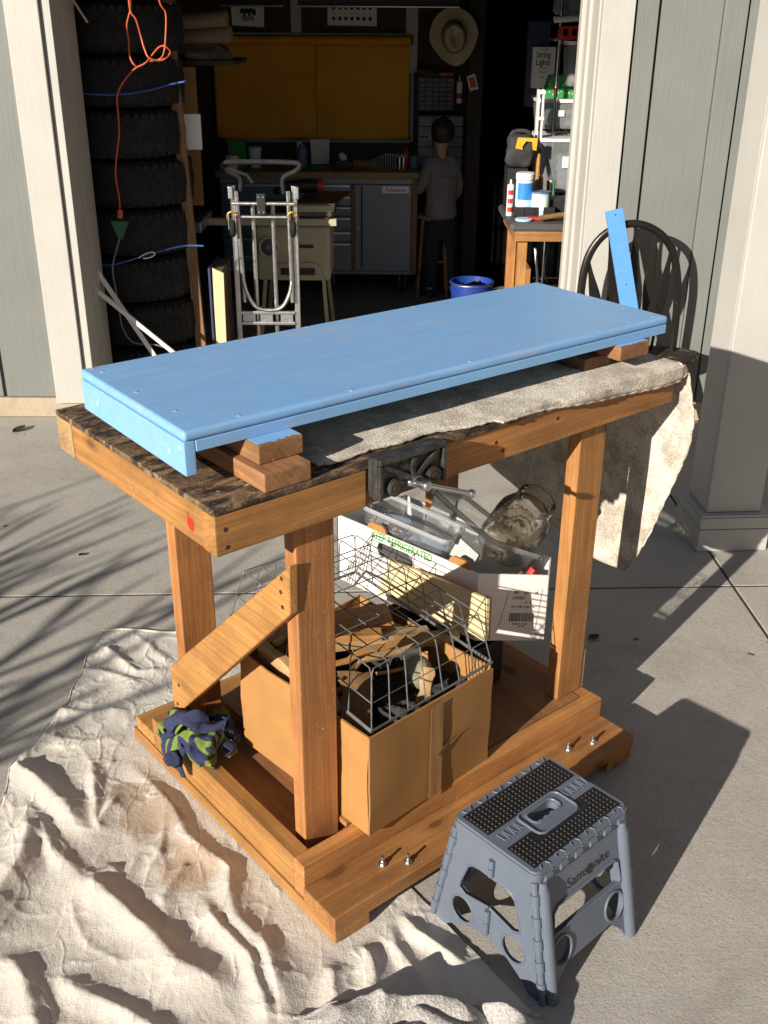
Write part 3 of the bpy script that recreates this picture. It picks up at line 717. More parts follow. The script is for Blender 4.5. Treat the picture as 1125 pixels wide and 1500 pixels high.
BR = R(-1.85)
bo = bthing('blue_bench_seat', 'long board painted sky blue lying on spacer blocks across the workbench', 'painted board', 0.589, 0.2105, 1.0055, BR)
L2, W2 = 0.6125, 0.2095
m = MB(); m.box(-L2, L2, -W2, W2, 0.0205, 0.0395, bev=0.0075, seg=4); obj('seat_board', m, 'blue_paint', bo)
m = MB(); m.box(-L2 + 0.022, L2 - 0.003, -W2 + 0.0008, W2 - 0.001, 0.0, 0.0203, bev=0.002, seg=2); obj('lower_board', m, 'blue_paint', bo)
m = MB(); m.box(-L2 + 0.0006, -L2 + 0.0215, -W2 + 0.002, W2 - 0.002, -0.040, 0.0202, bev=0.0022, seg=2); obj('end_skirt', m, 'blue_paint', bo)
m = MB(); m.box(L2 - 0.040, L2 - 0.018, -W2 + 0.03, W2 - 0.006, -0.030, -0.0006, bev=0.003, seg=2); obj('end_skirt', m, 'blue_paint', bo)
sp = [(-0.585, 0.165), (-0.585, 0.02), (-0.575, -0.11), (-0.592, 0.195), (-0.50, -0.195), (-0.27, -0.20), (0.02, -0.198), (0.50, -0.19), (0.585, -0.10), (0.585, 0.03), (0.580, 0.17), (0.47, 0.198), (0.20, 0.198), (-0.10, 0.198), (-0.36, 0.198), (0.58, -0.19)]
for x, y in sp:
    m = MB(); m.lathe([(0.0, 0.0397), (0.0042, 0.0396), (0.0046, 0.0392)], 12, (x, y, 0)); s = obj('screw_head', m, 'wipes_pale', bo)
    m = MB(); m.lathe([(0.0025, 0.0399), (0.0, 0.04)], 6, (x + 0.004, y + 0.002, 0)); obj('screw_slot', m, 'navy', bo)
for y, z in ((-0.15, -0.012), (-0.19, 0.006), (0.14, -0.01)):
    m = MB(); m.lathe([(0.0, -0.0004), (0.004, 0.0), (0.005, 0.001)], 12, (-L2 + 0.0002, y, z), 'x'); obj('screw_head', m, 'wipes_pale', bo)

# ------------------------------------------------------------------ terry towel over the bench top, hanging off the right end
def towel_pt(s, t):
    # s along the bench (0 left edge on the top, then round the right end and down); t from the front edge to the back
    top_len = 1.0; ulen = 1.006; s_len = s * 1.62
    n1 = fbm((s * 3, t * 2.2, 1.3), 1.7, 4)
    if s_len < ulen:
        u = 0.205 + s_len
        wig = 0.006 * math.sin(u * 17) + 0.004 * math.sin(u * 41 + 1)
        vf = -0.020 - 0.042 * sstep(0.25, 0.75, u) + wig
        tt = t * 0.64
        if u > 0.62:            # the front edge lips over the rail towards the right
            lip = 0.034 * sstep(0.62, 1.15, u)
        else: lip = 0.0
        d = tt - lip
        if d < 0: return Vector((u, -0.064 - 0.004 * math.sin(u * 23), 0.9375 + d))
        v = (vf if lip == 0 else max(vf, -0.063)) + d
        bulge = 0.006 * abs(n1) + 0.004
        clear = 1.0
        h = 0.9365 + bulge * clear * 0.8
        return Vector((u, v, min(h, 0.9448)))
    q = s_len - ulen
    vfront = -0.066
    if q < 0.05:
        a = q / 0.05 * PI / 2; r = 0.032
        u = 1.202 + r * math.sin(a); z = 0.9405 - r * (1 - math.cos(a)); vf = -0.064
        lip = 0.034 * (1 - sstep(0, 0.05, q))
    else:
        zz = 0.908 - (q - 0.05); u = 1.233 + 0.016 * math.sin((q - 0.05) * 6) * math.exp(-q) ; z = zz; lip = 0
        k = [(0.908, -0.066), (0.80, -0.088), (0.73, -0.083), (0.60, -0.045), (0.465, -0.005), (0.345, 0.043)]
        vf = k[-1][1]
        for (z1, v1), (z2, v2) in zip(k, k[1:]):
            if z2 <= z <= z1: vf = v1 + (v2 - v1) * (z1 - z) / (z1 - z2); break
    tt = t * 0.60
    d = tt - lip
    v = vf + max(d, 0)
    if d < 0: z += d
    fold = sstep(0, 0.25, q)
    u += fold * (0.004 * math.sin(t * 7 + 2.0) + 0.006 * n1 + 0.003 * math.sin(t * 17 + q * 5))
    # lower hem slants
    z += sstep(0.1, 0.6, q) * (max(0.0, t - 0.17) * 0.20)
    return Vector((u, v, z))
tw = bthing('terry_towel', 'beige stained terry towel spread on the workbench and hanging off its right end', 'towel', 0.7, 0.2, 0.934)
m = MB(); m.grid(150, 64, lambda a, b: towel_pt(a, b))
to = obj('towel_cloth', m, 'terry_bench', tw, off=(0.7, 0.2, 0.934), center=False)
sm = to.modifiers.new('thickness', 'SOLIDIFY'); sm.thickness = 0.0045; sm.offset = 0.0
m = MB(); m.tube([towel_pt(0.0 + k / 140, 0.0) + Vector((0, 0.0012 * math.sin(k * 1.9), 0.001 * math.sin(k * 2.7))) for k in range(141)], 0.0030, 6); obj('hem', m, 'terry_bench', tw, off=(0.7, 0.2, 0.934))
# ------------------------------------------------------------------ canvas drop cloth on the ground
RIDGES = [  # points, height, half width
 ([(-0.90, 2.03), (-0.86, 1.99), (-0.772, 1.915), (-0.654, 1.80)], 0.042, 0.030),
 ([(-0.82, 1.90), (-0.72, 1.76), (-0.632, 1.637), (-0.589, 1.666), (-0.571, 1.69)], 0.026, 0.028),
 ([(-0.66, 1.66), (-0.553, 1.585), (-0.464, 1.52), (-0.393, 1.435), (-0.30, 1.37)], 0.046, 0.042),
 ([(-0.60, 2.03), (-0.481, 1.868), (-0.398, 1.738), (-0.33, 1.678), (-0.285, 1.574), (-0.204, 1.422), (-0.142, 1.25)], 0.030, 0.036),
 ([(-0.36, 1.60), (-0.301, 1.505), (-0.249, 1.407), (-0.192, 1.27)], 0.032, 0.030),
 ([(-0.80, 1.865), (-0.775, 1.714), (-0.79, 1.543), (-0.83, 1.4)], 0.050, 0.045),
 ([(-0.74, 1.46), (-0.641, 1.344), (-0.59, 1.22)], 0.035, 0.035),
 ([(-0.62, 1.40), (-0.539, 1.359), (-0.457, 1.33), (-0.34, 1.27)], 0.032, 0.03),
 ([(-0.70, 2.03), (-0.688, 1.925), (-0.64, 1.811), (-0.625, 1.91)], 0.022, 0.018),
 ([(-0.49, 1.92), (-0.493, 1.759), (-0.50, 1.66)], 0.014, 0.016), ([(-0.435, 1.71), (-0.43, 1.58)], 0.014, 0.014),
 ([(-0.814, 2.575), (-0.745, 2.484), (-0.682, 2.417), (-0.60, 2.43)], 0.016, 0.02), ([(-0.856, 2.431), (-0.734, 2.399), (-0.66, 2.36)], 0.014, 0.018),
 ([(-0.88, 2.25), (-0.768, 2.238), (-0.66, 2.25)], 0.018, 0.022), ([(-0.87, 2.13), (-0.75, 2.12), (-0.60, 2.16)], 0.012, 0.02),
 ([(-0.72, 2.62), (-0.66, 2.52), (-0.60, 2.47)], 0.012, 0.02),
 ([(-0.05, 1.50), (-0.02, 1.40), (0.00, 1.27)], 0.028, 0.022), ([(0.045, 1.60), (0.075, 1.52), (0.16, 1.42)], 0.030, 0.018), ([(-0.11, 1.44), (-0.09, 1.36), (-0.09, 1.26)], 0.024, 0.022),
 ([(0.02, 1.56), (0.03, 1.47), (0.08, 1.38)], 0.018, 0.02),
]
def seg_d(px, py, a, b):
    dx, dy = b[0] - a[0], b[1] - a[1]; L = dx * dx + dy * dy
    t = max(0, min(1, ((px - a[0]) * dx + (py - a[1]) * dy) / L)); return math.hypot(px - a[0] - t * dx, py - a[1] - t * dy), t
def base_mask(x, y):
    d = Vector((x, y, 0)) - BO; u, v = d.dot(BU), d.dot(BV)
    du = max(0.085 - u, u - 1.02, 0); dv = max(-0.215 - v, v - 0.66, 0)
    return sstep(0.0, 0.055, math.hypot(du, dv))
def canvas_h(x, y):
    wx = x + 0.020 * fbm((x, y, 3), 6, 2); wy = y + 0.020 * fbm((x, y, 8), 6, 2)
    h = 0.0
    for pts, a, wd in RIDGES:
        best = 9; bt = 0; n = len(pts) - 1
        for i in range(n):
            d, t = seg_d(wx, wy, pts[i], pts[i + 1])
            if d < best: best = d; bt = (i + t) / n
        if best < wd * 3.2:
            end = min(1, bt * 5 + 0.25) * min(1, (1 - bt) * 5 + 0.25)
            g_ = 0.57 * a * end * math.exp(-(best / (wd * 0.9)) ** 1.5); h = (h ** 3 + g_ ** 3) ** (1 / 3)
    n1 = abs(fbm((x * 1.0, y * 0.8, 0.5), 7, 4)); n2 = fbm((x, y, 5.5), 26, 4)
    cr1 = (1 - abs(fbm((x * 1.0, y * 0.7, 9.1), 4.5, 2)) * 2.2); cr2 = (1 - abs(fbm((x * 0.8, y * 1.1, 4.4), 11, 2)) * 2.2)
    h += 0.0035 * max(0, cr1) ** 6 + 0.0018 * max(0, cr2) ** 6
    h += 0.004 * fbm((x * 0.9, y * 0.9, 0.5), 5, 2) + 0.0035 * n1 * n1 + 0.0008 * n2 + 0.0006 * abs(fbm((x, y, 2.2), 60, 3))
    return 0.0035 + max(0.0, h) * base_mask(x, y)
def xl(y):
    k = [(1.0, -0.98), (1.6, -0.92), (1.865, -0.885), (2.046, -0.897), (2.14, -0.867), (2.286, -0.838), (2.515, -0.842), (2.645, -0.833)]
    for (a, b), (c, d) in zip(k, k[1:]):
        if a <= y <= c: return b + (d - b) * (y - a) / (c - a)
    return k[-1][1]
def xr(y): return 0.05 - (y - 1.655) * 0.72 if y < 1.9 else -0.126 + (y - 1.9) * 0.3
cv = thing('drop_cloth', 'wrinkled off white canvas drop cloth with brown stains spread under the bench', 'drop cloth', (-0.4, 1.85, 0.0))
def cpt(a, b):
    y = 1.06 + (2.645 - 1.06) * b; l, r = xl(y), xr(y)
    x = l + (r - l) * a + 0.004 * math.sin(b * 60) * (1 - a); y += 0.008 * math.sin(a * 21) * b
    return Vector((x, y, canvas_h(x, y)))
m = MB(); m.grid(300, 400, cpt); obj('canvas', m, 'canvas_cloth', cv, off=(-0.4, 1.85, 0), center=False, ang=80)
m = MB(); m.tube([cpt(0.003, k / 160) + Vector((0, 0, 0.0006)) for k in range(161)], 0.0014, 6); obj('hem', m, 'canvas_cloth', cv, off=(-0.4, 1.85, 0))
m = MB(); m.tube([cpt(k / 90, 0.997) + Vector((0, 0, 0.002)) for k in range(91)], 0.003, 6); obj('hem', m, 'canvas_cloth', cv, off=(-0.4, 1.85, 0))

# white terry towel bunched at the bottom of the picture
def ft(a, b):
    x = -0.150 + 0.45 * a; y = 1.115 + 0.235 * b
    wx, wy = x + 0.018 * fbm((x, y, 1), 6, 2), y + 0.018 * fbm((x, y, 4), 6, 2)
    h = 0.0
    for pts, am, wd in (([(-0.12, 1.26), (-0.04, 1.345), (0.05, 1.372), (0.13, 1.345)], 0.060, 0.040), ([(-0.10, 1.2), (0.0, 1.27), (0.06, 1.30), (0.12, 1.26)], 0.052, 0.035),
                        ([(0.06, 1.33), (0.14, 1.30), (0.175, 1.22)], 0.060, 0.030), ([(0.195, 1.365), (0.235, 1.325), (0.255, 1.26)], 0.060, 0.028), ([(0.0, 1.2), (0.1, 1.2), (0.15, 1.17)], 0.045, 0.04)):
        pts = [(px_, py_ - 0.035) for px_, py_ in pts]; best = min(seg_d(wx, wy, p, q)[0] for p, q in zip(pts, pts[1:]))
        am *= 0.72; h = max(h, am * math.exp(-(best / wd) ** 2)) + 0.12 * am * math.exp(-(best / wd) ** 2)
    h += 0.007 * fbm((x, y, 2), 11, 3)
    ex = min(a, 1 - a) * 0.46; ey = (1 - b) * 0.26
    edge = sstep(0, 0.05, min(ex, ey + 0.012))
    return Vector((x + 0.015 * math.sin(y * 40), y - 0.06 * max(0, a - 0.55) - 0.035 * sstep(0.25, 0.0, a), canvas_h(x, y) + 0.006 + (0.012 + h) * edge))
t = thing('bunched_towel', 'fluffy white terry towel bunched on the drop cloth in front of the step stool', 'towel', (0.06, 1.3, 0.0))
m = MB(); m.grid(200, 120, ft); o = obj('towel_cloth', m, 'terry_floor', t, off=(0.06, 1.3, 0), center=False, ang=80)
m = MB(); m.tube([ft(k / 120, 0.998) + Vector((0, 0, 0.001)) for k in range(121)], 0.0035, 6); obj('hem', m, 'terry_floor', t, off=(0.06, 1.3, 0))

# ------------------------------------------------------------------ folding step stool
SW = R(42.4); SO = (0.3055, 1.560, 0.0)
st = thing('step_stool', 'grey blue folding plastic step stool with black dotted grip pads', 'step stool', SO, SW)
SH = 0.285
def spart(name, m, mat, parent=st, **k): return obj(name, m, mat, parent, **k)
# top plate with a hand hole
m = MB()
hole = []
for k in range(9): hole.append((-0.032 + 0.068 * k / 8, -0.0165 - 0.0025 * math.sin(k * PI)))
hole = rrect(-0.034, 0.040, -0.0165, 0.0115, 0.011)
m.prism(rrect(-0.139, 0.139, -0.105, 0.105, 0.018, 6), 0.020, holes=[hole], o=(0, 0, SH - 0.0205))
es = [e for e in m.bm.edges if len(e.link_faces) == 2 and e.calc_face_angle(0) > 1.0 and all(v.co.z > SH - 0.002 for v in e.verts)]
bmesh.ops.bevel(m.bm, geom=es, offset=0.004, segments=3, affect='EDGES')
spart('top_plate', m, 'stool_gray')
m = MB(); m.prism(rrect(-0.137, 0.137, -0.103, 0.103, 0.018, 6), 0.010, o=(0, 0, SH - 0.031)); 
# skirt below the top plate
bm2 = MB(); bm2.prism(rrect(-0.1375, 0.1375, -0.1035, 0.1035, 0.018, 6), 0.012, holes=[rrect(-0.128, 0.128, -0.094, 0.094, 0.012, 6)], o=(0, 0, SH - 0.0328)); spart('top_skirt', bm2, 'stool_gray')
m.bm.free()
# grip pads
pads = [[(-0.126, 0.022), (0.126, 0.022), (0.126, 0.088), (-0.126, 0.088)],
        [(-0.126, -0.090), (0.126, -0.090), (0.126, -0.024), (0.070, -0.024), (0.066, -0.040), (0.056, -0.047), (-0.046, -0.047), (-0.056, -0.040), (-0.060, -0.024), (-0.126, -0.024)]]
for pi, pd in enumerate(pads):
    m = MB(); m.prism(pd, 0.0012, o=(0, 0, SH - 0.0004)); pad = spart('grip_pad', m, 'stool_black')
    m = MB()
    for i in range(23):
        for j in range(7):
            x = -0.119 + 0.0108 * i; y = (0.029 if pi == 0 else -0.083) + 0.0087 * j
            if pi == 1 and y > -0.053 and -0.066 < x < 0.076: continue
            m.lathe([(0.0034, 0), (0.0028, 0.0016), (0.0013, 0.0023), (0.0, 0.0024)], 8, (x, y, SH + 0.0007))
    d = obj('grip_dots', m, 'stool_black', pad, kind='stuff', ang=60); d.location = d.location - pad.location
# raised handle housing
m = MB(); ring = [(x, y) for x, y in rrect(-0.053, 0.062, -0.044, 0.021, 0.014, 6)]
m.tube([(x, y, SH + 0.0005) for x, y in ring], 0.0028, 8, closed=True); spart('handle_rim', m, 'stool_gray')
m = MB(); m.tube([(x, y, SH - 0.001) for x, y in rrect(-0.036, 0.042, -0.0185, 0.0135, 0.012, 6)], 0.0030, 8, closed=True)
spart('handle_hole_rim', m, 'stool_gray')
for k in range(4):
    m = MB(); bmesh.ops.create_uvsphere(m.bm, u_segments=12, v_segments=8, radius=0.008, matrix=Matrix.Translation((-0.024 + 0.018 * k, -0.0165, SH - 0.008)) @ Matrix.Diagonal((1, 0.65, 1.3, 1))); spart('finger_scallop', m, 'stool_gray')
# interlocking teeth along the middle fold line
for sx in (-1, 1):
    for k in range(4):
        x0 = 0.070 + 0.016 * k if sx > 0 else -0.066 - 0.016 * k
        m = MB(); m.tube([(x0, 0.012, SH), (x0 + 0.002, -0.008, SH), (x0 + 0.012, -0.010, SH), (x0 + 0.014, 0.010, SH)], 0.0014, 6); spart('fold_tooth', m, 'stool_gray')
# end panels in two halves with a fold hinge, and front and back panels
TA, TB, BA, BB = 0.1335, 0.0995, 0.141, 0.150
zt = SH - 0.024
def panel_end(sx):
    ex = Vector((0, 1, 0)); p0 = Vector((sx * BA, 0, 0)); p1 = Vector((sx * TA, 0, zt)); ey = (p1 - p0).normalized(); L = (p1 - p0).length
    pan = None
    for sy in (-1, 1):
        g = 0.0012
        def W(s): return BB + (TB - BB) * s / L
        out = [(sy * g, 0.058), (sy * 0.05, 0.045), (sy * 0.094, 0.018), (sy * 0.112, 0.0), (sy * (W(0) - 0.014), 0.0), (sy * (W(L) - 0.010), L), (sy * g, L)]
        slot = [(sy * 0.010, 0.128), (sy * 0.060, 0.118), (sy * 0.079, 0.126), (sy * 0.076, 0.140), (sy * 0.058, 0.192), (sy * 0.046, 0.205), (sy * 0.030, 0.205), (sy * 0.010, 0.203)]
        cir = circ(sy * 0.066, 0.075, 0.029, 0.031, 22)
        out = out[:-1] + [(sy * g, L), (sy * g, 0.203)] + [(sy * 0.030, 0.203), (sy * 0.046, 0.200), (sy * 0.060, 0.190), (sy * 0.077, 0.140), (sy * 0.078, 0.124), (sy * 0.060, 0.116)] + [(sy * g, 0.128)]
        slot = [(sy * g, 0.203), (sy * 0.030, 0.203), (sy * 0.046, 0.200), (sy * 0.060, 0.190), (sy * 0.077, 0.140), (sy * 0.078, 0.124), (sy * 0.060, 0.116), (sy * g, 0.128)]
        m = MB(); m.prism(out, -0.010 * sx, holes=[cir], o=p0, ex=ex, ey=ey)
        pan = spart('end_panel', m, 'stool_gray', ang=30)
        for lp in (cir, slot):
            m = MB(); m.tube([p0 + ex * x + ey * y - Vector((sx, 0, 0)) * 0.001 for x, y in lp], 0.0030, 6, closed=lp is cir); r = obj('hole_rim', m, 'stool_gray', pan); r.location -= pan.location
    for s0, s1 in ((L - 0.052, L - 0.012), (0.066, 0.126)):
        n = 2
        for k in range(n):
            a = s0 + (s1 - s0) * k / n; b = a + (s1 - s0) / n - 0.002
            m = MB(); m.tube([p0 + ey * a + Vector((sx * 0.003, 0, 0)), p0 + ey * b + Vector((sx * 0.003, 0, 0))], 0.0062, 12); spart('fold_hinge', m, 'stool_gray')
panel_end(-1); panel_end(1)
FRONT = {}
def panel_side(sy):
    ex = Vector((1, 0, 0)); p0 = Vector((0, sy * BB, 0)); p1 = Vector((0, sy * TB, zt)); ey = (p1 - p0).normalized(); L = (p1 - p0).length
    A = 0.128
    out = [(-A, 0.0), (-A + 0.020, 0.0), (-A + 0.026, 0.018), (-A + 0.062, 0.052), (A - 0.062, 0.052), (A - 0.026, 0.018), (A - 0.020, 0.0), (A, 0.0), (A - 0.003, L), (-A + 0.003, L)]
    slot = [(-0.098, 0.132), (0.098, 0.132), (0.104, 0.138), (0.098, 0.180), (0.088, 0.188), (-0.080, 0.188), (-0.094, 0.176)]
    m = MB(); m.prism(out, 0.010 * sy, holes=[slot, circ(-0.080, 0.088, 0.028, 0.031, 22), circ(0.080, 0.088, 0.028, 0.031, 22)], o=p0, ex=ex, ey=ey)
    pan = spart('side_panel', m, 'stool_gray', ang=30, label='panel with black lettering' if sy < 0 else None)
    for lp in (slot, circ(-0.080, 0.088, 0.028, 0.031, 22), circ(0.080, 0.088, 0.028, 0.031, 22)):
        m = MB(); m.tube([p0 + ex * x + ey * y + Vector((0, sy, 0)) * 0.001 for x, y in lp], 0.0030, 6, closed=True); r = obj('hole_rim', m, 'stool_gray', pan); r.location -= pan.location
    for sx in (-1, 1):       # rounded corner posts and hinge knuckles
        a = p0 + ex * sx * 0.121 + Vector((0, sy * 0.003, 0)); b = p1 + ex * sx * 0.117 + Vector((0, sy * 0.003, 0))
        m = MB(); m.tube([a, a + (b - a) * 0.9, a + (b - a) * 0.985], [0.0125, 0.0125, 0.008], 14); spart('leg_rib', m, 'stool_gray')
        a = Vector((sx * (BA - 0.002), sy * (BB - 0.005), 0)); b = Vector((sx * (TA - 0.002), sy * (TB - 0.004), zt)); d = b - a
        m = MB(); m.tube([a, b], 0.0068, 10); spart('corner_post', m, 'stool_gray')
        for k in range(5):
            q = a + d * (0.10 + 0.18 * k); m = MB(); m.tube([q, q + d * 0.085], 0.0092, 12); spart('corner_hinge', m, 'stool_gray')
    FRONT[sy] = (p0, ex, ey, L, pan)
    for k in range(6):       # knuckles along the top edge
        x = -0.115 + 0.043 * k
        m = MB(); m.tube([(x, sy * (TB + 0.002), zt + 0.004), (x + 0.019, sy * (TB + 0.002), zt + 0.004)], 0.0085, 12); spart('top_hinge', m, 'stool_gray')
        m = MB(); m.tube([(x - 0.002, sy * 0.098, SH + 0.0003), (x + 0.002, sy * 0.091, SH + 0.0006), (x + 0.016, sy * 0.091, SH + 0.0006), (x + 0.020, sy * 0.098, SH + 0.0003), (x + 0.020, sy * 0.106, SH - 0.010)], 0.0017, 6); spart('top_hinge_lip', m, 'stool_gray')
panel_side(-1); panel_side(1)
p0, ex, ey, L, pan = FRONT[-1]
nz = ex.cross(ey)
lab = text('brand_lettering', 'Sams  nite', 0.031, 'ink', pan, p0 + ex * 0.012 + ey * 0.2135 + nz * 0.0006, rot_basis(ex, ey), off=pan.location, sx=1.0, bold=-0.0006)
m = MB(); c0 = p0 + ex * 0.0165 + ey * 0.211 + nz * 0.0006
m.prism(circ(0, 0, 0.0085, 0.0110, 20), 0.0008, holes=[[(0, -0.006), (0.0035, 0), (0, 0.006), (-0.0035, 0)]], o=c0, ex=ex, ey=ey); r = obj('emblem', m, 'ink', pan); r.location -= pan.location

# ------------------------------------------------------------------ corrugated cardboard box with its odds and ends
def corrugated():
    m, n, b = newmat('corrugated')
    v = coords(n, rand=False)
    wv = N(n, 'ShaderNodeTexWave', wave_type='BANDS', bands_direction='X'); wv.inputs['Scale'].default_value = 62; wv.inputs['Distortion'].default_value = 1.5; wv.inputs['Detail'].default_value = 2
    n.links.new(v, wv.inputs['Vector'])
    pz = noise(n, coords(n, (1, 1, 0.7), rand=False), 9, 5, 0.6)
    base = (0.32, 0.165, 0.055)
    c = ramp(n, pz, [(0.3, scl(base, 0.93)), (0.7, scl(base, 1.05))])
    c = mixc(n, math_(n, 'MULTIPLY', wv.outputs['Fac'], 0.05), c, scl(base, 0.6))
    n.links.new(c, b.inputs['Base Color']); b.inputs['Roughness'].default_value = 0.6
    bump(n, b, math_(n, 'ADD', math_(n, 'MULTIPLY', wv.outputs['Fac'], 0.10), pz), 0.18, 0.002)
corrugated()
CR = R(4.0)
bx = bthing('cardboard_box', 'brown open cardboard box with a torn hole in front, on the lower shelf', 'cardboard box', 0.250, -0.113, 0.1285, CR)
BL, BD, BH, TH = 0.366, 0.43, 0.248, 0.0045
def wall(name, x0, x1, y0, y1, mat, nx, ny, seed, label=None):
    m = MB(); m.box(x0, x1, y0, y1, 0, BH)
    bmesh.ops.subdivide_edges(m.bm, edges=m.bm.edges[:], cuts=7, use_grid_fill=True)
    for v in m.bm.verts:
        k = math.sin(PI * min(1, max(0, v.co.z / BH))) 
        n1 = fbm((v.co.x, v.co.y, v.co.z + seed), 5, 3) * 0.010 * (0.3 + k)
        v.co.x += n1 * nx; v.co.y += n1 * ny
        if v.co.z > BH - 0.01: v.co.z += 0.006 * fbm((v.co.x * 3, v.co.y * 3, seed), 5, 2)
    return obj(name, m, mat, bx, label=label, ang=50)
wall('front_panel', 0, BL, 0, TH, 'corrugated', 0, 0.6, 1, 'front panel, dented and taped, with a torn hole')
wall('side_panel', 0, TH, TH + 0.0005, BD, 'cardboard', 0.6, 0, 2); wall('side_panel', BL - TH, BL, TH + 0.0005, BD, 'cardboard', 0.6, 0, 3)
wall('back_panel', TH + 0.001, BL - TH - 0.001, BD - TH, BD, 'cardboard', 0, 0.5, 4)
m = MB(); m.box(TH, BL - TH, TH, BD - TH, 0.001, 0.005); obj('bottom_panel', m, 'cardboard_in', bx)
plain('tape', (0.33, 0.19, 0.08), 0.22, var=0.1, vs=20, bumpk=0.3, bs=60)
m = MB(); m.box(0.168, 0.205, -0.0055, -0.0050, 0.004, BH - 0.004)
bmesh.ops.subdivide_edges(m.bm, edges=m.bm.edges[:], cuts=6, use_grid_fill=True)
for v in m.bm.verts: v.co.y += 0.0015 * fbm((v.co.x, 0, v.co.z), 22, 3) - 0.0012
obj('packing_tape', m, 'tape', bx)
m = MB(); m.prism([(0.190, 0.112), (0.204, 0.122), (0.226, 0.130), (0.262, 0.138), (0.238, 0.129), (0.222, 0.122), (0.206, 0.112), (0.197, 0.104)], 0.0006, o=(0, -0.0075, 0), ex=(1, 0, 0), ey=(0, 0, 1)); obj('torn_dark_patch', m, 'drab_brown', bx)  # flat dark patch painted for the dark inside the tear
for pts, tilt in (([(0.184, 0.118), (0.190, 0.148), (0.193, 0.112), (0.190, 0.088), (0.185, 0.098)], 0.016), ([(0.200, 0.122), (0.214, 0.134), (0.226, 0.130), (0.206, 0.110)], 0.014), ([(0.236, 0.121), (0.214, 0.094), (0.198, 0.086), (0.203, 0.104), (0.216, 0.117)], 0.016)):
    m = MB(); m.prism(pts, 0.0015, o=(0, -0.0095 - tilt * 0.3, 0), ex=(1, 0, 0), ey=(0, tilt * 8, 1)); obj('torn_flap', m, 'cardboard', bx)
# dark cloth filling the box
cl = bthing('black_cloth', 'crumpled black ribbed cloth stuffed in the cardboard box', 'cloth', 0.30, 0.10, 0.30, CR)
def clp(a, b):
    x = 0.006 + 0.353 * a; y = 0.008 + 0.41 * b
    h = 0.165 + 0.035 * fbm((x, y, 1), 9, 4) + 0.02 * abs(fbm((x, y, 6), 22, 3)) + 0.045 * math.exp(-((x - 0.13) / 0.06) ** 2 - ((y - 0.06) / 0.05) ** 2) + 0.012 * math.sin(x * 150 + y * 30) * math.exp(-((x - 0.13) / 0.05) ** 2)
    p = Matrix.Rotation(CR, 3, 'Z') @ Vector((x, y, h)); return p + Vector((0.250 - 0.30, -0.113 - 0.10, 0.1285 - 0.30))
m = MB()
def clp2(a, b):
    p = clp(a, b); q = Matrix.Rotation(-CR, 3, 'Z') @ p; return q
m.grid(90, 90, clp2); obj('cloth_folds', m, 'denim_dark', cl, center=False, ang=70)
# scrap wood
def scrap(label, u, v, z, L, W, T, rz, tilt, mat, name='wood_scrap', roll=0.0, rough=0.002):
    m = MB(); m.box(-L / 2, L / 2, -W / 2, W / 2, -T / 2, T / 2, bev=0.0015)
    bmesh.ops.subdivide_edges(m.bm, edges=[e for e in m.bm.edges if e.calc_length() > 0.02], cuts=5, use_grid_fill=True)
    for q in m.bm.verts: q.co += Vector((0, fbm(q.co + Vector((u, v, z)), 22, 3), fbm(q.co + Vector((z, u, v)), 26, 3))) * rough * 1.5
    o = single(name, m, mat, label, 'wood scrap', 'wood scraps in the cardboard box')
    o.location = BW(u, v, z); o.rotation_euler = (Matrix.Rotation(BYAW + rz, 4, 'Z') @ Matrix.Rotation(tilt, 4, 'Y') @ Matrix.Rotation(roll, 4, 'X')).to_euler()
    return o
scrap('long pale stick lying across the middle of the box', 0.46, 0.16, 0.385, 0.30, 0.028, 0.022, R(-20), R(3), 'pale_x')
scrap('split piece of brown firewood at the left in the box', 0.325, 0.03, 0.335, 0.17, 0.06, 0.035, R(55), R(-14), 'stud_x', rough=0.008)
scrap('brown flat board leaning at the back of the box', 0.43, 0.27, 0.385, 0.30, 0.09, 0.014, R(-28), R(-4), 'fir_x')
scrap('splintered strip with torn bark edge near the right corner', 0.53, 0.10, 0.372, 0.26, 0.035, 0.012, R(-12), R(2), 'pale_x', rough=0.007, roll=R(25))
scrap('small offcut standing at the right front of the box', 0.485, -0.015, 0.345, 0.08, 0.026, 0.014, R(40), R(-40), 'pale_x', rough=0.007)
scrap('rough bark edged slab along the left wall of the box', 0.268, 0.16, 0.365, 0.26, 0.022, 0.05, R(92), R(-3), 'pale_x', rough=0.006)
scrap('short brown batten near the middle of the box', 0.40, 0.19, 0.405, 0.20, 0.03, 0.018, R(-32), R(2), 'fir_x')
q = random.Random(9)
for k in range(16):
    u, v = q.uniform(0.29, 0.58), q.uniform(0.03, 0.30)
    o = scrap('thin split kindling piece among the scraps in the cardboard box', u, v, 0.330 + 0.040 * q.random() + 0.03 * (v > 0.1), q.uniform(0.10, 0.20), q.uniform(0.010, 0.026), q.uniform(0.006, 0.014), q.uniform(-0.9, 0.6), q.uniform(-0.16, 0.16), q.choice(('pale_x', 'stud_x', 'stud_x', 'fir_x')), name='kindling', roll=q.uniform(-0.6, 0.6), rough=0.004)
    o['group'] = 'kindling in the cardboard box'
m = MB(); bmesh.ops.create_icosphere(m.bm, subdivisions=3, radius=0.032)
for v in m.bm.verts: v.co *= 1 + 0.22 * fbm(v.co, 30, 3); v.co.z *= 1.2
o = single('stone', m, 'moss_stone', 'pale greenish stone lump among the scraps in the box', 'stone'); o.location = BW(0.51, 0.04, 0.345)
m = MB(); m.box(-0.022, 0.022, -0.006, 0.006, -0.015, 0.015, bev=0.002); o = single('white_chip', m, 'white_plastic', 'small white plastic piece beside the stone in the box', 'plastic piece'); o.location = BW(0.50, 0.055, 0.385); o.rotation_euler = (R(30), R(20), BYAW)

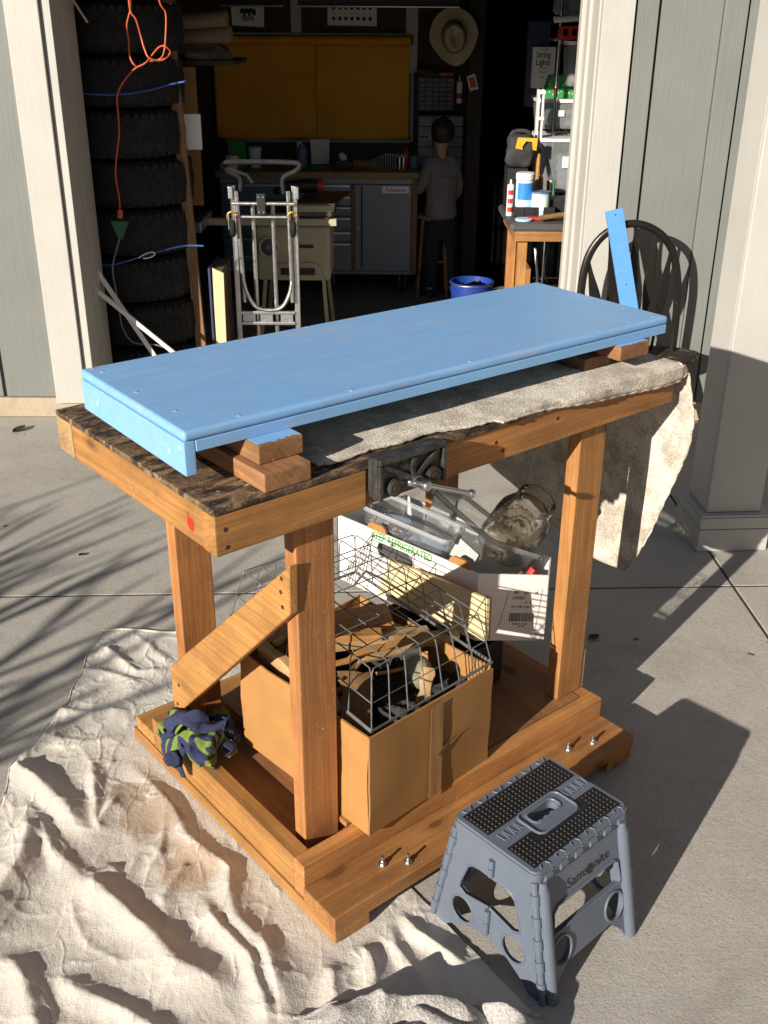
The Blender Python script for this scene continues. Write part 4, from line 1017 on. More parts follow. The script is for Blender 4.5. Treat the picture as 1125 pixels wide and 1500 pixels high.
# ------------------------------------------------------------------ upturned wire basket lying in the box
wk = bthing('wire_basket', 'grey upturned wire basket with a square mesh lying on the cardboard box', 'wire basket', 0.44, 0.19, 0.38)
WO = (0.44, 0.19, 0.38)
rim = [(0.262, -0.104), (0.618, -0.078), (0.640, 0.430), (0.282, 0.445)]
top = [(0.283, -0.078), (0.590, -0.060), (0.616, 0.402), (0.303, 0.414)]
ZR, ZT = 0.383, 0.508
def lerp2(a, b, t): return (a[0] + (b[0] - a[0]) * t, a[1] + (b[1] - a[1]) * t)
def q2(c, s, t): return lerp2(lerp2(c[0], c[1], s), lerp2(c[3], c[2], s), t)
def wirepath(fa):
    """profile: up from the rim, rounded shoulder, across the top, down again"""
    pr = [(0.0, 0), (0.4, 0), (0.82, 0), (0.96, 0.012), (1.0, 0.06), (1.0, 0.5), (1.0, 0.94), (0.96, 0.988), (0.82, 1), (0.4, 1), (0.0, 1)]
    return [fa(h, s) for h, s in pr]
def pos(s, t, h):
    a = q2(rim, s, t); b = q2(top, s, t); p = lerp2(a, b, h); return Vector((p[0], p[1], ZR + (ZT - ZR) * h))
NU, NV = 7, 7
for i in range(NU + 1):
    s = i / NU
    m = MB(); m.tube(smooth_path(wirepath(lambda h, t: pos(s, t, h)), 4), 0.00145, 6); obj('wire', m, 'wire_gray', wk, off=WO)
for j in range(NV + 1):
    t = j / NV
    m = MB(); m.tube(smooth_path(wirepath(lambda h, s: pos(s, t, h)), 4), 0.00145, 6); obj('wire', m, 'wire_gray', wk, off=WO)
for h in (0.45,):
    m = MB(); m.tube([pos(*c, h) for c in ((0, 0), (1, 0), (1, 1), (0, 1))], 0.0016, 6, closed=True); obj('wire', m, 'wire_gray', wk, off=WO)
m = MB(); m.tube([(x, y, ZR) for x, y in rim], 0.0042, 8, closed=True); obj('rim_bar', m, 'wire_gray', wk, off=WO)

# ------------------------------------------------------------------ white produce box, what stands under, in and against it
cr = bthing('black_crate', 'black plastic crate standing on the bench shelf under the white produce box', 'crate', 0.80, 0.25, 0.128)
m = MB(); m.box(-0.10, 0.064, -0.135, 0.16, 0.0, 0.118, bev=0.006); obj('crate_body', m, 'black_plastic', cr)
m = MB(); m.box(-0.104, 0.068, -0.139, 0.164, 0.1185, 0.130, bev=0.004); obj('crate_rim', m, 'black_plastic', cr)
pb = bthing('produce_box', 'white cardboard produce box with green lettering and a barcode label', 'cardboard box', 0.80, 0.30, 0.27)
PO = Vector((0.80, 0.30, 0.27))
OUT = [(0.657, 0.530), (0.762, 0.117), (0.936, 0.048), (1.035, 0.13), (0.95, 0.60)]
def pz(u, v): return 0.470 - 0.190 * (u - 0.762) + 0.03 * (v - 0.117)
ins = 0.005
def face_panel(name, a, b, hgt, z_up=0.0, label=None, holes=None, mat='white_card'):
    A = Vector((*a, pz(*a) - hgt)); Bv = Vector((*b, pz(*b) - hgt)); ex = (Bv - A); L = ex.length; ex.normalize(); ey = Vector((0, 0, 1))
    m = MB(); m.prism([(0.001, 0), (L - 0.001, 0), (L - 0.001, hgt + z_up), (0.001, hgt + z_up)], -0.004, holes=holes, o=A, ex=ex, ey=ey)
    o = obj(name, m, mat, pb, off=PO, label=label, smooth=False); return A, ex, ey, L, o
A0, ex0, ey0, L0, f0 = face_panel('long_panel', OUT[0], OUT[1], 0.185, holes=[rrect(0.13, 0.24, 0.118, 0.158, 0.016)], label='long white panel with green lettering and a hand hole')
A1, ex1, ey1, L1, f1 = face_panel('corner_panel', OUT[1], OUT[2], 0.185, label='corner panel with the barcode label')
for a, b in zip(OUT[2:], OUT[3:]): face_panel('end_panel', a, b, 0.185)
face_panel('end_panel', OUT[4], OUT[0], 0.185)
m = MB()
vs = [m.bm.verts.new(Vector((0.80 + (u - 0.83) * 0.97 + 0.03, 0.285 + (v - 0.285) * 0.97, pz(u, v) - 0.180))) for u, v in OUT]; m.bm.faces.new(vs)
r = bmesh.ops.extrude_face_region(m.bm, geom=m.bm.faces[:]); bmesh.ops.translate(m.bm, verts=[x for x in r['geom'] if isinstance(x, bmesh.types.BMVert)], vec=(0, 0, 0.004)); obj('bottom_panel', m, 'cardboard_in', pb, off=PO)
# brown stacking tabs on the rim
for A, ex, ey, xs_ in ((A0, ex0, ey0, (0.11, 0.355)),):
    for x in xs_:
        m = MB(); m.prism([(x - 0.012, 0.1852), (x + 0.050, 0.1852), (x + 0.044, 0.199), (x + 0.034, 0.205), (x + 0.004, 0.205), (x - 0.006, 0.199)], -0.006, o=A - ex.cross(ey) * -0.001, ex=ex, ey=ey); obj('stacking_tab', m, 'cardboard', pb, off=PO)
n0 = ex0.cross(ey0)
text('lettering', 'KEEP REFRIGERATED', 0.030, 'ink_green', f0, A0 + ex0 * 0.205 + ey0 * 0.172 + n0 * 0.0012, rot_basis(ex0, ey0), off=PO + f0.location, sx=0.66, bold=0.0004)
n1 = ex1.cross(ey1)
lo = A1 + ex1 * 0.122 + ey1 * 0.092 + n1 * 0.0012
la, lb = ex1, ey1
m = MB(); m.prism([(-0.060, -0.052), (0.040, -0.058), (0.052, 0.055), (-0.035, 0.058)], 0.0006, o=lo, ex=la, ey=lb); lbl = obj('label', m, 'paper', f1, off=PO + f1.location, label='white shipping label with barcode')
q = random.Random(11); k = 0
m = MB(); x = -0.034
while x < 0.034:
    wd = q.choice((0.0008, 0.0012, 0.002, 0.0026)); m.prism([(x, -0.036), (x + wd, -0.036), (x + wd + 0.001, -0.012), (x + 0.001, -0.012)], 0.0004, o=lo + n1 * 0.0008, ex=la, ey=lb); x += wd + q.choice((0.0009, 0.0014, 0.002))
b = obj('barcode', m, 'ink', lbl, off=PO + f1.location + lbl.location, smooth=False)
for tx, sz, dx, dy in (('802', 0.011, -0.018, 0.045), ('SKU', 0.008, 0.008, 0.044), ('10', 0.011, 0.036, 0.044), ('1234567', 0.012, -0.012, 0.030), ('cs  12', 0.009, 0.016, 0.018), ('2 cu  2 lbs  2 um  2 w', 0.009, 0.002, 0.006), ('PRODUCT  OF  USA', 0.0055, -0.004, -0.043), ('4471  0083', 0.005, 0.0, -0.050)):
    text('print', tx, sz, 'ink', lbl, lo + la * dx + lb * dy + n1 * 0.0008, rot_basis(la, lb), off=PO + f1.location + lbl.location, sx=0.8)

# cream coloured slab leaning against the long side
A = Vector((0.688, 0.545, 0.300)); Bq = Vector((0.688, 0.012, 0.362)); ex = (Bq - A).normalized(); ey = (Vector((0.10, 0, 1)) - ex * ex.dot(Vector((0.10, 0, 1)))).normalized()
m = MB(); L = (Bq - A).length; m.prism([(0, 0), (L, 0), (L, 0.106), (0, 0.100)], -0.013, o=A, ex=ex, ey=ey)
bmesh.ops.bevel(m.bm, geom=m.bm.edges[:], offset=0.002, segments=1, affect='EDGES')
sb = bthing('cream_slab', 'cream coloured flat board standing on edge against the white produce box', 'board', 0.69, 0.28, 0.38)
obj('slab_board', m, 'cream_board', sb, off=(0.69, 0.28, 0.38))
m = MB(); m.prism([(0.002, 0.002), (L - 0.002, 0.002), (L - 0.002, 0.104), (0.002, 0.098)], -0.004, o=A + ex.cross(ey) * -0.0145, ex=ex, ey=ey); obj('backing_sheet', m, 'cardboard', sb, off=(0.69, 0.28, 0.38))

# clear bins
def bin_(name, label, c_top, depth, shrink, cat='plastic bin', mat='clear_bin'):
    C4 = [Vector(c) for c in c_top]; ctr = sum(C4, Vector()) / 4
    nrm = (C4[1] - C4[0]).cross(C4[3] - C4[0]).normalized(); nrm = nrm if nrm.z > 0 else -nrm
    t = bthing(name, label, cat, *(ctr - nrm * depth))
    O = ctr - nrm * depth
    def ring(sc, d):
        pts = []
        n = 4
        for i in range(4):
            p, a, b = C4[i], C4[i - 1], C4[(i + 1) % 4]; r = 0.028
            da, db = (a - p).normalized() * r, (b - p).normalized() * r
            for k in range(n + 1):
                s = k / n; pts.append((p + da) * (1 - s) ** 2 + p * 2 * s * (1 - s) + (p + db) * s ** 2)
        return [ctr + (p - ctr) * sc - nrm * d for p in pts]
    m = MB(); R_ = [ring(1, 0), ring(0.985, 0.02), ring(1 - shrink * 0.6, depth * 0.6), ring(1 - shrink, depth * 0.96), ring(1 - shrink - 0.06, depth)]
    rv = [[m.bm.verts.new(p) for p in r] for r in R_]
    for a, b in zip(rv, rv[1:]):
        for k in range(len(a)): m.bm.faces.new((a[k], a[(k + 1) % len(a)], b[(k + 1) % len(a)], b[k]))
    m.bm.faces.new(rv[-1]); obj('bin_shell', m, mat, t, off=O)
    m = MB(); a = ring(1.0, -0.001); b = ring(1.055, -0.001); c = ring(1.06, 0.012)
    va, vb, vc = ([m.bm.verts.new(p) for p in r] for r in (a, b, c))
    for x, y in ((va, vb), (vb, vc)):
        for k in range(len(x)): m.bm.faces.new((x[k], x[(k + 1) % len(x)], y[(k + 1) % len(x)], y[k]))
    rm = obj('bin_rim', m, 'frost_bin', t, off=O)
    s = rm.modifiers.new('thickness', 'SOLIDIFY'); s.thickness = 0.003
    return t, O, C4, nrm
clearplastic('frost_bin', (0.86, 0.88, 0.90), 0.45, 0.2)
bA, OA, CA4, nA = bin_('clear_bin', 'clear plastic bin holding crumpled blue tinted film in the white box', [(0.758, 0.225, 0.515), (0.700, 0.475, 0.535), (0.80, 0.56, 0.53), (0.865, 0.27, 0.50)], 0.16, 0.2)
bB, OB, CB4, nB = bin_('clear_bin', 'clear plastic bin with a paper label, tipped under the big jar', [(0.815, 0.125, 0.540), (0.872, 0.400, 0.560), (1.03, 0.44, 0.48), (0.975, 0.105, 0.452)], 0.17, 0.2)
pb1 = CB4[0] + (CB4[1] - CB4[0]) * 0.22 - nB * 0.10 + Vector((0.006, 0, 0)); e1 = -(CB4[1] - CB4[0]).normalized(); e2 = (nB - e1 * nB.dot(e1)).normalized()
m = MB(); m.prism([(-0.045, -0.04), (0.045, -0.04), (0.045, 0.045), (-0.045, 0.045)], 0.0008, o=pb1 - e1.cross(e2) * -0.004, ex=e1, ey=e2); obj('label', m, 'paper_dull', bB, off=OB, label='pale paper label on the side')
# film
fm = bthing('plastic_film', 'crumpled blue tinted plastic film inside the left clear bin', 'plastic film', 0.75, 0.36, 0.44)
m = MB()
def flm(a, b):
    c = CA4[0] * (1 - a) * (1 - b) + CA4[1] * a * (1 - b) + CA4[2] * a * b + CA4[3] * (1 - a) * b; ctr = sum(CA4, Vector()) / 4; c = ctr + (c - ctr) * 0.88
    return c - nA * (0.035 + 0.05 * abs(fbm(c, 9, 3)) + 0.09 * max(0, 0.35 - b)) - Vector((0.75, 0.36, 0.44))
m.grid(46, 46, flm); obj('film_sheet', m, 'film', fm, center=False, ang=20)
# big clear jar
jr = bthing('clear_jar', 'large clear plastic jar with a wide open mouth lying tilted on the bin', 'jar', 0.955, 0.175, 0.52)
axw = Vector((0.40, -0.30, 0.86)); ax = Vector((axw.dot(BU), axw.dot(BV), axw.z)).normalized()
JM = ax.to_track_quat('Z', 'Y').to_matrix()
prof = [(0.0, -0.085), (0.050, -0.086), (0.060, -0.080), (0.064, -0.066), (0.064, 0.010), (0.062, 0.028), (0.053, 0.046), (0.044, 0.054), (0.0425, 0.058), (0.0455, 0.061), (0.0425, 0.065), (0.0455, 0.069), (0.0425, 0.073), (0.0445, 0.078), (0.0445, 0.084), (0.0400, 0.085), (0.0395, 0.06)]
prof = [(r * 1.12, h * 1.12) for r, h in prof]; m = MB(); m.lathe(prof, 48, mtx=JM); obj('jar_body', m, 'clear_jar', jr, center=False, ang=85)
m = MB(); m.grid(40, 30, lambda a, b: JM @ Vector(((0.050 + 0.012 * fbm((math.cos(a * 2 * PI), math.sin(a * 2 * PI), b * 3), 2.0, 3)) * math.cos(a * 2 * PI), (0.050 + 0.012 * fbm((math.cos(a * 2 * PI), math.sin(a * 2 * PI), b * 3), 2.0, 3)) * math.sin(a * 2 * PI), -0.085 + 0.10 * b + 0.012 * fbm((math.cos(a * 2 * PI), math.sin(a * 2 * PI), b), 3, 2))), closed_u=True); obj('wrapping', m, 'jar_wrap', jr, center=False, ang=20, label='crumpled clear wrap inside the jar')
m = MB(); m.lathe([(0.0726, -0.068), (0.0726, -0.034)], 10, mtx=JM, a0=R(212), a1=R(258)); obj('label', m, 'paper', jr, label='white printed label')
m = MB()
for k in range(5): m.lathe([(0.0730, -0.064 + k * 0.0058), (0.0730, -0.062 + k * 0.0058)], 8, mtx=JM, a0=R(216), a1=R(254 - 6 * (k % 2)))
obj('label_print', m, 'ink', jr, smooth=False)
# small red bit in the white box
m = MB(); m.box(-0.012, 0.012, -0.008, 0.008, -0.012, 0.012, bev=0.003); o = single('red_clip', m, 'red_plastic', 'small red plastic clip beside the right post in the white box', 'clip'); o.location = BW(0.905, 0.075, 0.443); o.rotation_euler = (0.3, 0.4, 0.8)

# ------------------------------------------------------------------ striped rag
rg = bthing('striped_rag', 'crumpled navy and lime striped shirt rag on the bench base corner', 'rag', 0.125, 0.365, 0.128)
m = MB()
def ragp(a, b):
    th = a * 2 * PI; ph = b * PI * 0.62
    r = 0.084 * (1 + 0.16 * math.sin(3 * th + 1) * math.sin(ph))
    p = Vector((r * math.sin(ph) * math.cos(th) * 0.80, r * math.sin(ph) * math.sin(th) * 1.18, 0.088 * max(0, math.cos(ph * 0.9)) ** 0.8))
    d = fbm(p + Vector((3, 1, 2)), 14, 3); rid = 1 - abs(fbm(p * 1.0 + Vector((1, 5, 2)), 12, 3)) * 2
    p += Vector((p.x, p.y, p.z + 0.02)).normalized() * (0.016 * d + 0.024 * rid - 0.015)
    hang = sstep(0.55, 1.0, b)
    if p.x < -0.025: p.z -= 0.055 * sstep(-0.025, -0.075, p.x) * hang
    p.z = max(p.z, 0.001 if p.x > -0.035 else -0.05)
    return p
def raguv(a, b):
    th = a * 2 * PI; ph = b * PI * 0.62; p = Vector((math.sin(ph) * math.cos(th), math.sin(ph) * math.sin(th), math.cos(ph)))
    w1 = fbm(p, 0.9, 2); return (0.42 * p.x + 0.30 * p.y + 0.30 * w1 + 0.5 + 0.25 * p.z * w1, b)
for v_ in (): pass
m.grid(80, 40, lambda a, b: Vector((ragp(a, b).x * 0.86, ragp(a, b).y * 0.86, ragp(a, b).z * 0.86)), uv=raguv, closed_u=True); obj('rag_body', m, 'striped_jersey', rg, center=False, ang=75)
q = random.Random(14)
def lump(d):
    d = d.normalized(); return Vector((d.x * 0.070, d.y * 0.092, max(-0.02, d.z) * 0.082 + 0.006))
for k in range(13):
    d = Vector((q.uniform(-1, 1), q.uniform(-1, 1), q.uniform(0.1, 1))).normalized(); side = Vector((q.uniform(-1, 1), q.uniform(-1, 1), q.uniform(-0.4, 0.4)))
    pts = []
    for i in range(7):
        pts.append(lump(d) + d * (0.004 + 0.012 * q.random() + 0.010 * math.sin(i * 1.1)))
        d = (d + side * 0.30 + Vector((q.uniform(-1, 1), q.uniform(-1, 1), q.uniform(-1, 1))) * 0.10).normalized()
        if d.z < 0.0: d.z = 0.02
    pth = smooth_path(pts, 8); wd = q.uniform(0.016, 0.030); ph0 = q.uniform(0, 6); off_ = q.uniform(0, 1)
    def rib(a, b):
        i = min(int(a * (len(pth) - 1)), len(pth) - 2); f = a * (len(pth) - 1) - i; p = pth[i].lerp(pth[i + 1], f)
        t = (pth[i + 1] - pth[i]).normalized(); nn = Vector((p.x, p.y, p.z + 0.01)).normalized(); sd = t.cross(nn).normalized(); s_ = (b - 0.5) * 2
        taper = 0.55 + 0.45 * math.sin(PI * a)
        o_ = p + sd * wd * s_ * taper + nn * (0.010 * math.cos(s_ * 2.6) + 0.004 * math.sin(a * 15 + s_ * 3 + ph0) - 0.006)
        if o_.z < 0.002 and o_.x > -0.034: o_.z = 0.002
        return o_
    m = MB(); m.grid(44, 9, rib, uv=lambda a, b: (off_ + 0.34 * a + 0.05 * b, b)); o = obj('rag_fold', m, 'striped_jersey' if k % 3 else 'navy_jersey', rg, center=False, ang=80); sl_ = o.modifiers.new('thickness', 'SOLIDIFY'); sl_.thickness = 0.0022
m = MB(); m.grid(14, 20, lambda a, b: Vector((-0.048 - 0.010 * math.sin(b * 3) - 0.004 * math.sin(a * 9), -0.035 + 0.075 * a + 0.012 * b, 0.035 - 0.085 * b + 0.006 * math.sin(a * 7 + b * 3))), uv=lambda a, b: (a * 0.4, b)); o = obj('rag_fold', m, 'striped_jersey', rg, center=False, ang=80); sl_ = o.modifiers.new('thickness', 'SOLIDIFY'); sl_.thickness = 0.0022

# ------------------------------------------------------------------ black Windsor chair and the blue stick leaning on it
ch = thing('windsor_chair', 'worn black bow back wooden chair against the garage wall', 'chair', (1.10, 4.17, 0.0), R(0))
CHO = Vector((1.10, 4.17, 0))
# world dimensions, chair faces the driveway and a little left
def ct(name, pts, r, n=10, mat='black_paint', par=ch): 
    m = MB(); m.tube(pts, r, n); return obj(name, m, mat, par, off=CHO)
seat = smooth_path([(0.80, 4.05, 0), (0.83, 4.25, 0), (1.0, 4.33, 0), (1.2, 4.30, 0), (1.30, 4.20, 0), (1.25, 4.10, 0), (1.12, 4.00, 0), (0.95, 3.93, 0), (0.80, 4.05, 0)], 5)[:-1]
m = MB(); m.prism([(p.x, p.y) for p in seat], 0.028, o=(0, 0, 0.350)); bmesh.ops.bevel(m.bm, geom=[e for e in m.bm.edges if e.calc_face_angle(0) > 1], offset=0.007, segments=3, affect='EDGES')
wood('seat_worn', (0.035, 0.026, 0.02), 'x', worn=((0.24, 0.16, 0.085), 22, 0.56), bumpk=0.7)
wood('black_worn', (0.016, 0.013, 0.012), 'z', rough=0.35, worn=((0.16, 0.07, 0.035), 26, 0.66), bumpk=0.3)
obj('seat', m, 'seat_worn', ch, off=CHO)
bow = smooth_path([(0.815, 4.16, 0.377), (0.785, 4.12, 0.52), (0.775, 4.105, 0.66), (0.79, 4.10, 0.80), (0.845, 4.10, 0.895), (0.94, 4.10, 0.940), (1.04, 4.115, 0.915), (1.12, 4.14, 0.835), (1.165, 4.17, 0.70), (1.185, 4.20, 0.54), (1.19, 4.215, 0.377)], 8)
ct('bow', bow, 0.0160, 12, 'black_worn')
for f, x0 in ((0.215, 0.86), (0.30, 0.905), (0.43, 0.955), (0.535, 1.0), (0.62, 1.05), (0.705, 1.10)):
    topp = bow[int(f * (len(bow) - 1))]; bot = Vector((x0, 4.16 + (x0 - 0.86) * 0.22, 0.377)); d = bot - topp
    m = MB(); n = 14; side = d.cross(Vector((0.15, 1, 0))).normalized(); fwd = d.cross(side).normalized(); rings = []
    for k in range(n + 1):
        s = k / n; wd = 0.006 + 0.0165 * math.exp(-((s - 0.42) / 0.22) ** 2); c = topp + d * s
        rings.append([m.bm.verts.new(c + side * wd * a + fwd * 0.0055 * b) for a, b in ((1, 0), (0.7, 1), (-0.7, 1), (-1, 0), (-0.7, -1), (0.7, -1))])
    for a, b in zip(rings, rings[1:]):
        for k in range(6): m.bm.faces.new((a[k], a[(k + 1) % 6], b[(k + 1) % 6], b[k]))
    m.bm.faces.new(rings[0]); m.bm.faces.new(rings[-1]); obj('spindle', m, 'black_worn', ch, off=CHO)
for a, b in (((0.90, 4.02, 0.35), (0.85, 3.94, 0.0)), ((1.17, 4.10, 0.35), (1.23, 4.02, 0.0)), ((0.88, 4.20, 0.35), (0.82, 4.30, 0.0)), ((1.17, 4.24, 0.35), (1.22, 4.36, 0.0))):
    a, b = Vector(a), Vector(b); ct('leg', [a, a + (b - a) * 0.25, a + (b - a) * 0.5, a + (b - a) * 0.8, b], [0.014, 0.019, 0.021, 0.015, 0.011], 12)
ct('stretcher', [(0.87, 3.975, 0.17), (0.85, 4.25, 0.17)], 0.010); ct('stretcher', [(1.20, 4.06, 0.17), (1.195, 4.30, 0.17)], 0.010); ct('stretcher', [(0.86, 4.11, 0.17), (1.198, 4.18, 0.17)], 0.010)
# blue stick
ch.location = (1.135, 4.30, 0.0); ch.scale = (1.03, 0.75, 0.97)
a = Vector((1.043, 4.165, 0.372)); b = Vector((0.896, 4.222, 0.969)); ez = (b - a).normalized(); exx = (Vector((1, 0.1, 0)) - ez * ez.dot(Vector((1, 0.1, 0)))).normalized(); eyy = ez.cross(exx)
m = MB(); m.box(-0.034, 0.034, -0.010, 0.010, 0, (b - a).length, bev=0.002)
M = Matrix((exx, eyy, ez)).transposed().to_4x4(); M.translation = a
m.xf(M); sk = thing('blue_stick', 'flat stick painted bright blue leaning upright against the black chair back', 'painted stick', a)
obj('stick_board', m, 'blue_fresh', sk, off=a)
for s in (0.97, 0.52, 0.03):
    q = MB(); q.lathe([(0.0, -0.0006), (0.003, -0.0003), (0.0035, 0.0006)], 10, (0.0, -0.0102, (b - a).length * s), 'y'); q.xf(M); obj('screw_head', q, 'navy', sk, off=a)
# ------------------------------------------------------------------ inside the garage
def V3(l, y): return [(a, y, c) for a, _, c in l]
def wbox(name, x0, x1, y0, y1, z0, z1, mat, label, cat, bev=0.003, group=None, parts=None):
    m = MB(); m.box(x0, x1, y0, y1, z0, z1, bev=bev); o = single(name, m, mat, label, cat, group); return o
# tyre stack
def tyre_mesh():
    prof = [(0.150, -0.086), (0.165, -0.098), (0.205, -0.104), (0.238, -0.098), (0.262, -0.078), (0.270, -0.06), (0.272, 0.0), (0.270, 0.06), (0.262, 0.078), (0.238, 0.098), (0.205, 0.104), (0.165, 0.098), (0.150, 0.086), (0.155, 0.0), (0.150, -0.086)]
    m = MB(); m.lathe(prof, 56); return m
def lug_mesh(n=44):
    m = MB()
    for k in range(n):
        a = 2 * PI * k / n
        for z0, z1, r0 in ((-0.090, -0.034, 0.262), (-0.028, 0.028, 0.2715), (0.034, 0.090, 0.262)):
            mt = Matrix.Rotation(a + (0.03 if r0 > 0.27 else 0), 4, 'Z') @ Matrix.Translation((r0 + (-0.0022 if r0 > 0.27 else 0.0012), 0, 0)) @ Matrix.Rotation(0.25 if z0 < 0 else -0.25, 4, 'X')
            m.box(-0.004, 0.004, -0.013, 0.013, z0, z1, bev=0, mtx=mt)
    return m
ty = thing('tyre', 'topmost tyre of the tall black stack left of the garage door', 'tyre', (-1.185, 5.06, 0.110), 0.0, 'tyres stacked left of the garage door')
obj('tyre_casing', tyre_mesh(), 'rubber', ty); obj('tread', lug_mesh(), 'rubber', ty, kind='stuff', smooth=False)
TL = ['lowest tyre of the stack, behind the crossed white sticks', 'tyre with raised rim lettering just under the lower blue cord', 'tyre crossed by the lower blue cord and its hook', 'tyre behind the green triple plug of the orange cord', 'tyre just above the green plug, orange cord running straight down it', 'tyre directly under the upper blue cord', 'tyre crossed by the upper blue cord', 'tyre behind the loop and knot of the orange cord']
for k in range(8):
    dx, dy = 0.012 * math.sin(k * 2.1), 0.010 * math.cos(k * 1.7)
    p = (-1.185 + dx, 5.06 + dy, 0.110 + 0.2125 * k)
    copy_thing(ty, p, k * 0.7, TL[k])
ty.location = (-1.190, 5.055, 0.110 + 0.2125 * 8)
# blue cords round the tyres
def curve_thing(name, pts, r, mat, label, cat, group=None, n=8):
    m = MB(); m.tube(pts, r, n); return single(name, m, mat, label, cat, group)
b1 = [(-1.336, 1.348), (-1.246, 1.343), (-1.139, 1.343), (-1.03, 1.356), (-0.938, 1.377), (-0.873, 1.389)]
def front_y(x): return 5.055 - math.sqrt(max(0.0, 0.288 ** 2 - (x + 1.187) ** 2)) if abs(x + 1.187) < 0.25 else 4.91
curve_thing('bungee_cord', smooth_path([(x, front_y(x) - 0.004, z) for x, z in b1], 5), 0.0042, 'blue_rope', 'upper blue cord stretched round the tyre stack', 'cord', 'blue cords round the tyres')
b2 = [(-1.319, 0.616), (-1.238, 0.623), (-1.139, 0.650), (-1.076, 0.668), (-1.005, 0.679), (-0.925, 0.682), (-0.846, 0.682)]
bt = thing('bungee_cord', 'lower blue cord with a metal hook stretched round the tyre stack', 'cord', (-1.08, 4.78, 0.65), 0, 'blue cords round the tyres')
m = MB(); m.tube(smooth_path([(x, front_y(x) - 0.004, z) for x, z in b2], 5), 0.0042, 8); obj('cord', m, 'blue_rope', bt, off=(-1.08, 4.78, 0.65))
m = MB(); m.tube(smooth_path([(-1.12, front_y(-1.12) - 0.012, 0.655), (-1.09, front_y(-1.09) - 0.014, 0.672), (-1.06, front_y(-1.06) - 0.014, 0.678), (-1.05, front_y(-1.05) - 0.014, 0.666), (-1.07, front_y(-1.07) - 0.014, 0.655), (-1.10, front_y(-1.1) - 0.014, 0.652)], 4), 0.004, 6); obj('hook', m, 'zinc', bt, off=(-1.08, 4.78, 0.65))
# orange extension cord
cordA = [(-1.052, 1.90), (-1.053, 1.704), (-1.051, 1.668), (-1.071, 1.611), (-1.073, 1.549), (-1.072, 1.493), (-1.053, 1.46), (-1.038, 1.453)]
cordB = [(-1.05, 1.90), (-1.053, 1.683), (-1.032, 1.633), (-1.021, 1.567), (-1.007, 1.52), (-0.988, 1.487), (-0.942, 1.479), (-0.903, 1.509), (-0.921, 1.533), (-0.95, 1.527), (-0.985, 1.494), (-1.008, 1.468), (-1.05, 1.449), (-1.085, 1.422), (-1.118, 1.381), (-1.139, 1.335), (-1.146, 1.265), (-1.149, 1.187), (-1.17, 1.076), (-1.182, 1.003), (-1.177, 0.912), (-1.177, 0.85)]
cordC = [(-0.96, 1.90), (-0.931, 1.705), (-0.911, 1.655), (-0.917, 1.561), (-0.927, 1.509), (-0.95, 1.483), (-0.991, 1.475)]
xc = thing('extension_cord', 'orange extension cord hanging in loops in front of the tyres, green plug at its end', 'extension cord', (-1.1, 4.74, 0.85))
XO = (-1.1, 4.74, 0.85)
for i, c in enumerate((cordA, cordB, cordC)):
    m = MB(); m.tube(smooth_path([(x, 4.742 + 0.012 * math.sin(j * 1.9 + i * 2), z) for j, (x, z) in enumerate(c)], 6), 0.0036, 8); obj('cord', m, 'orange_cord', xc, off=XO)
m = MB(); m.tube([(-1.177, 4.742, 0.87), (-1.180, 4.742, 0.835)], 0.012, 10); obj('cord_end', m, 'orange_cord', xc, off=XO)
m = MB(); m.prism([(-0.040, 0.0), (0.040, -0.004), (0.028, -0.028), (0.006, -0.082), (-0.012, -0.082), (-0.030, -0.026)], 0.028, o=(-1.182, 4.756, 0.825), ex=(1, 0, 0), ey=(0, 0, 1))
bmesh.ops.bevel(m.bm, geom=m.bm.edges[:], offset=0.004, segments=2, affect='EDGES'); obj('triple_plug', m, 'green_plastic', xc, off=XO)
gc = [(-1.187, 0.750), (-1.215, 0.68), (-1.235, 0.61), (-1.231, 0.522), (-1.224, 0.414), (-1.218, 0.341), (-1.188, 0.281), (-1.145, 0.262), (-1.055, 0.254), (-0.98, 0.20), (-0.95, 0.02)]
curve_thing('power_flex', smooth_path([(x, 4.735, z) for x, z in gc], 6), 0.0035, 'gray_cord', 'thin grey flex trailing from the green plug down to the floor', 'flex')
for nm, a, b, lb in (('stick', (-1.35, 4.70, 0.70), (-0.965, 4.735, 0.005), 'white stick leaning steeply against the left door jamb'), ('stick', (-1.345, 4.655, 0.575), (-0.72, 4.69, 0.005), 'white stick crossing the steeper one by the left jamb')):
    a, b = Vector(a), Vector(b); m = MB(); M = (b - a).to_track_quat('X', 'Z').to_matrix().to_4x4(); M.translation = a
    m.box(0, (b - a).length, -0.007, 0.007, -0.010, 0.010, bev=0.0015, mtx=M); single(nm, m, 'white_plastic', lb, 'stick', 'white sticks leaning by the tyres')
curve_thing('twig', [(-1.31, 4.72, 1.77), (-1.272, 4.70, 1.702), (-1.22, 4.69, 1.621)], 0.005, 'straw', 'thin pale rod sticking out high above the tyres', 'rod')
a, b = Vector((-0.960, 5.02, 1.83)), Vector((-0.895, 4.97, 0.0)); m = MB(); M = (a - b).to_track_quat('Z', 'X').to_matrix().to_4x4(); M.translation = b
m = MB()
for v0, v1 in ((0, 1),):
    d = (a - b); ez = d.normalized(); exx = Vector((1, 0, 0)); exx = (exx - ez * exx.dot(ez)).normalized(); eyy = ez.cross(exx); M = Matrix((exx, eyy, ez)).transposed().to_4x4(); M.translation = b
    m.box(-0.024, 0.024, -0.017, 0.017, 0.006, d.length, bev=0.003, mtx=M)
single('timber_stud', m, 'stud_z', 'tall brown timber stud leaning beside the tyre stack', 'timber')
wbox('wall_stud', -0.985, -0.935, 5.10, 5.14, 1.56, 2.25, 'stud_z', 'dark stud end above the leaning timber near the ceiling', 'timber')
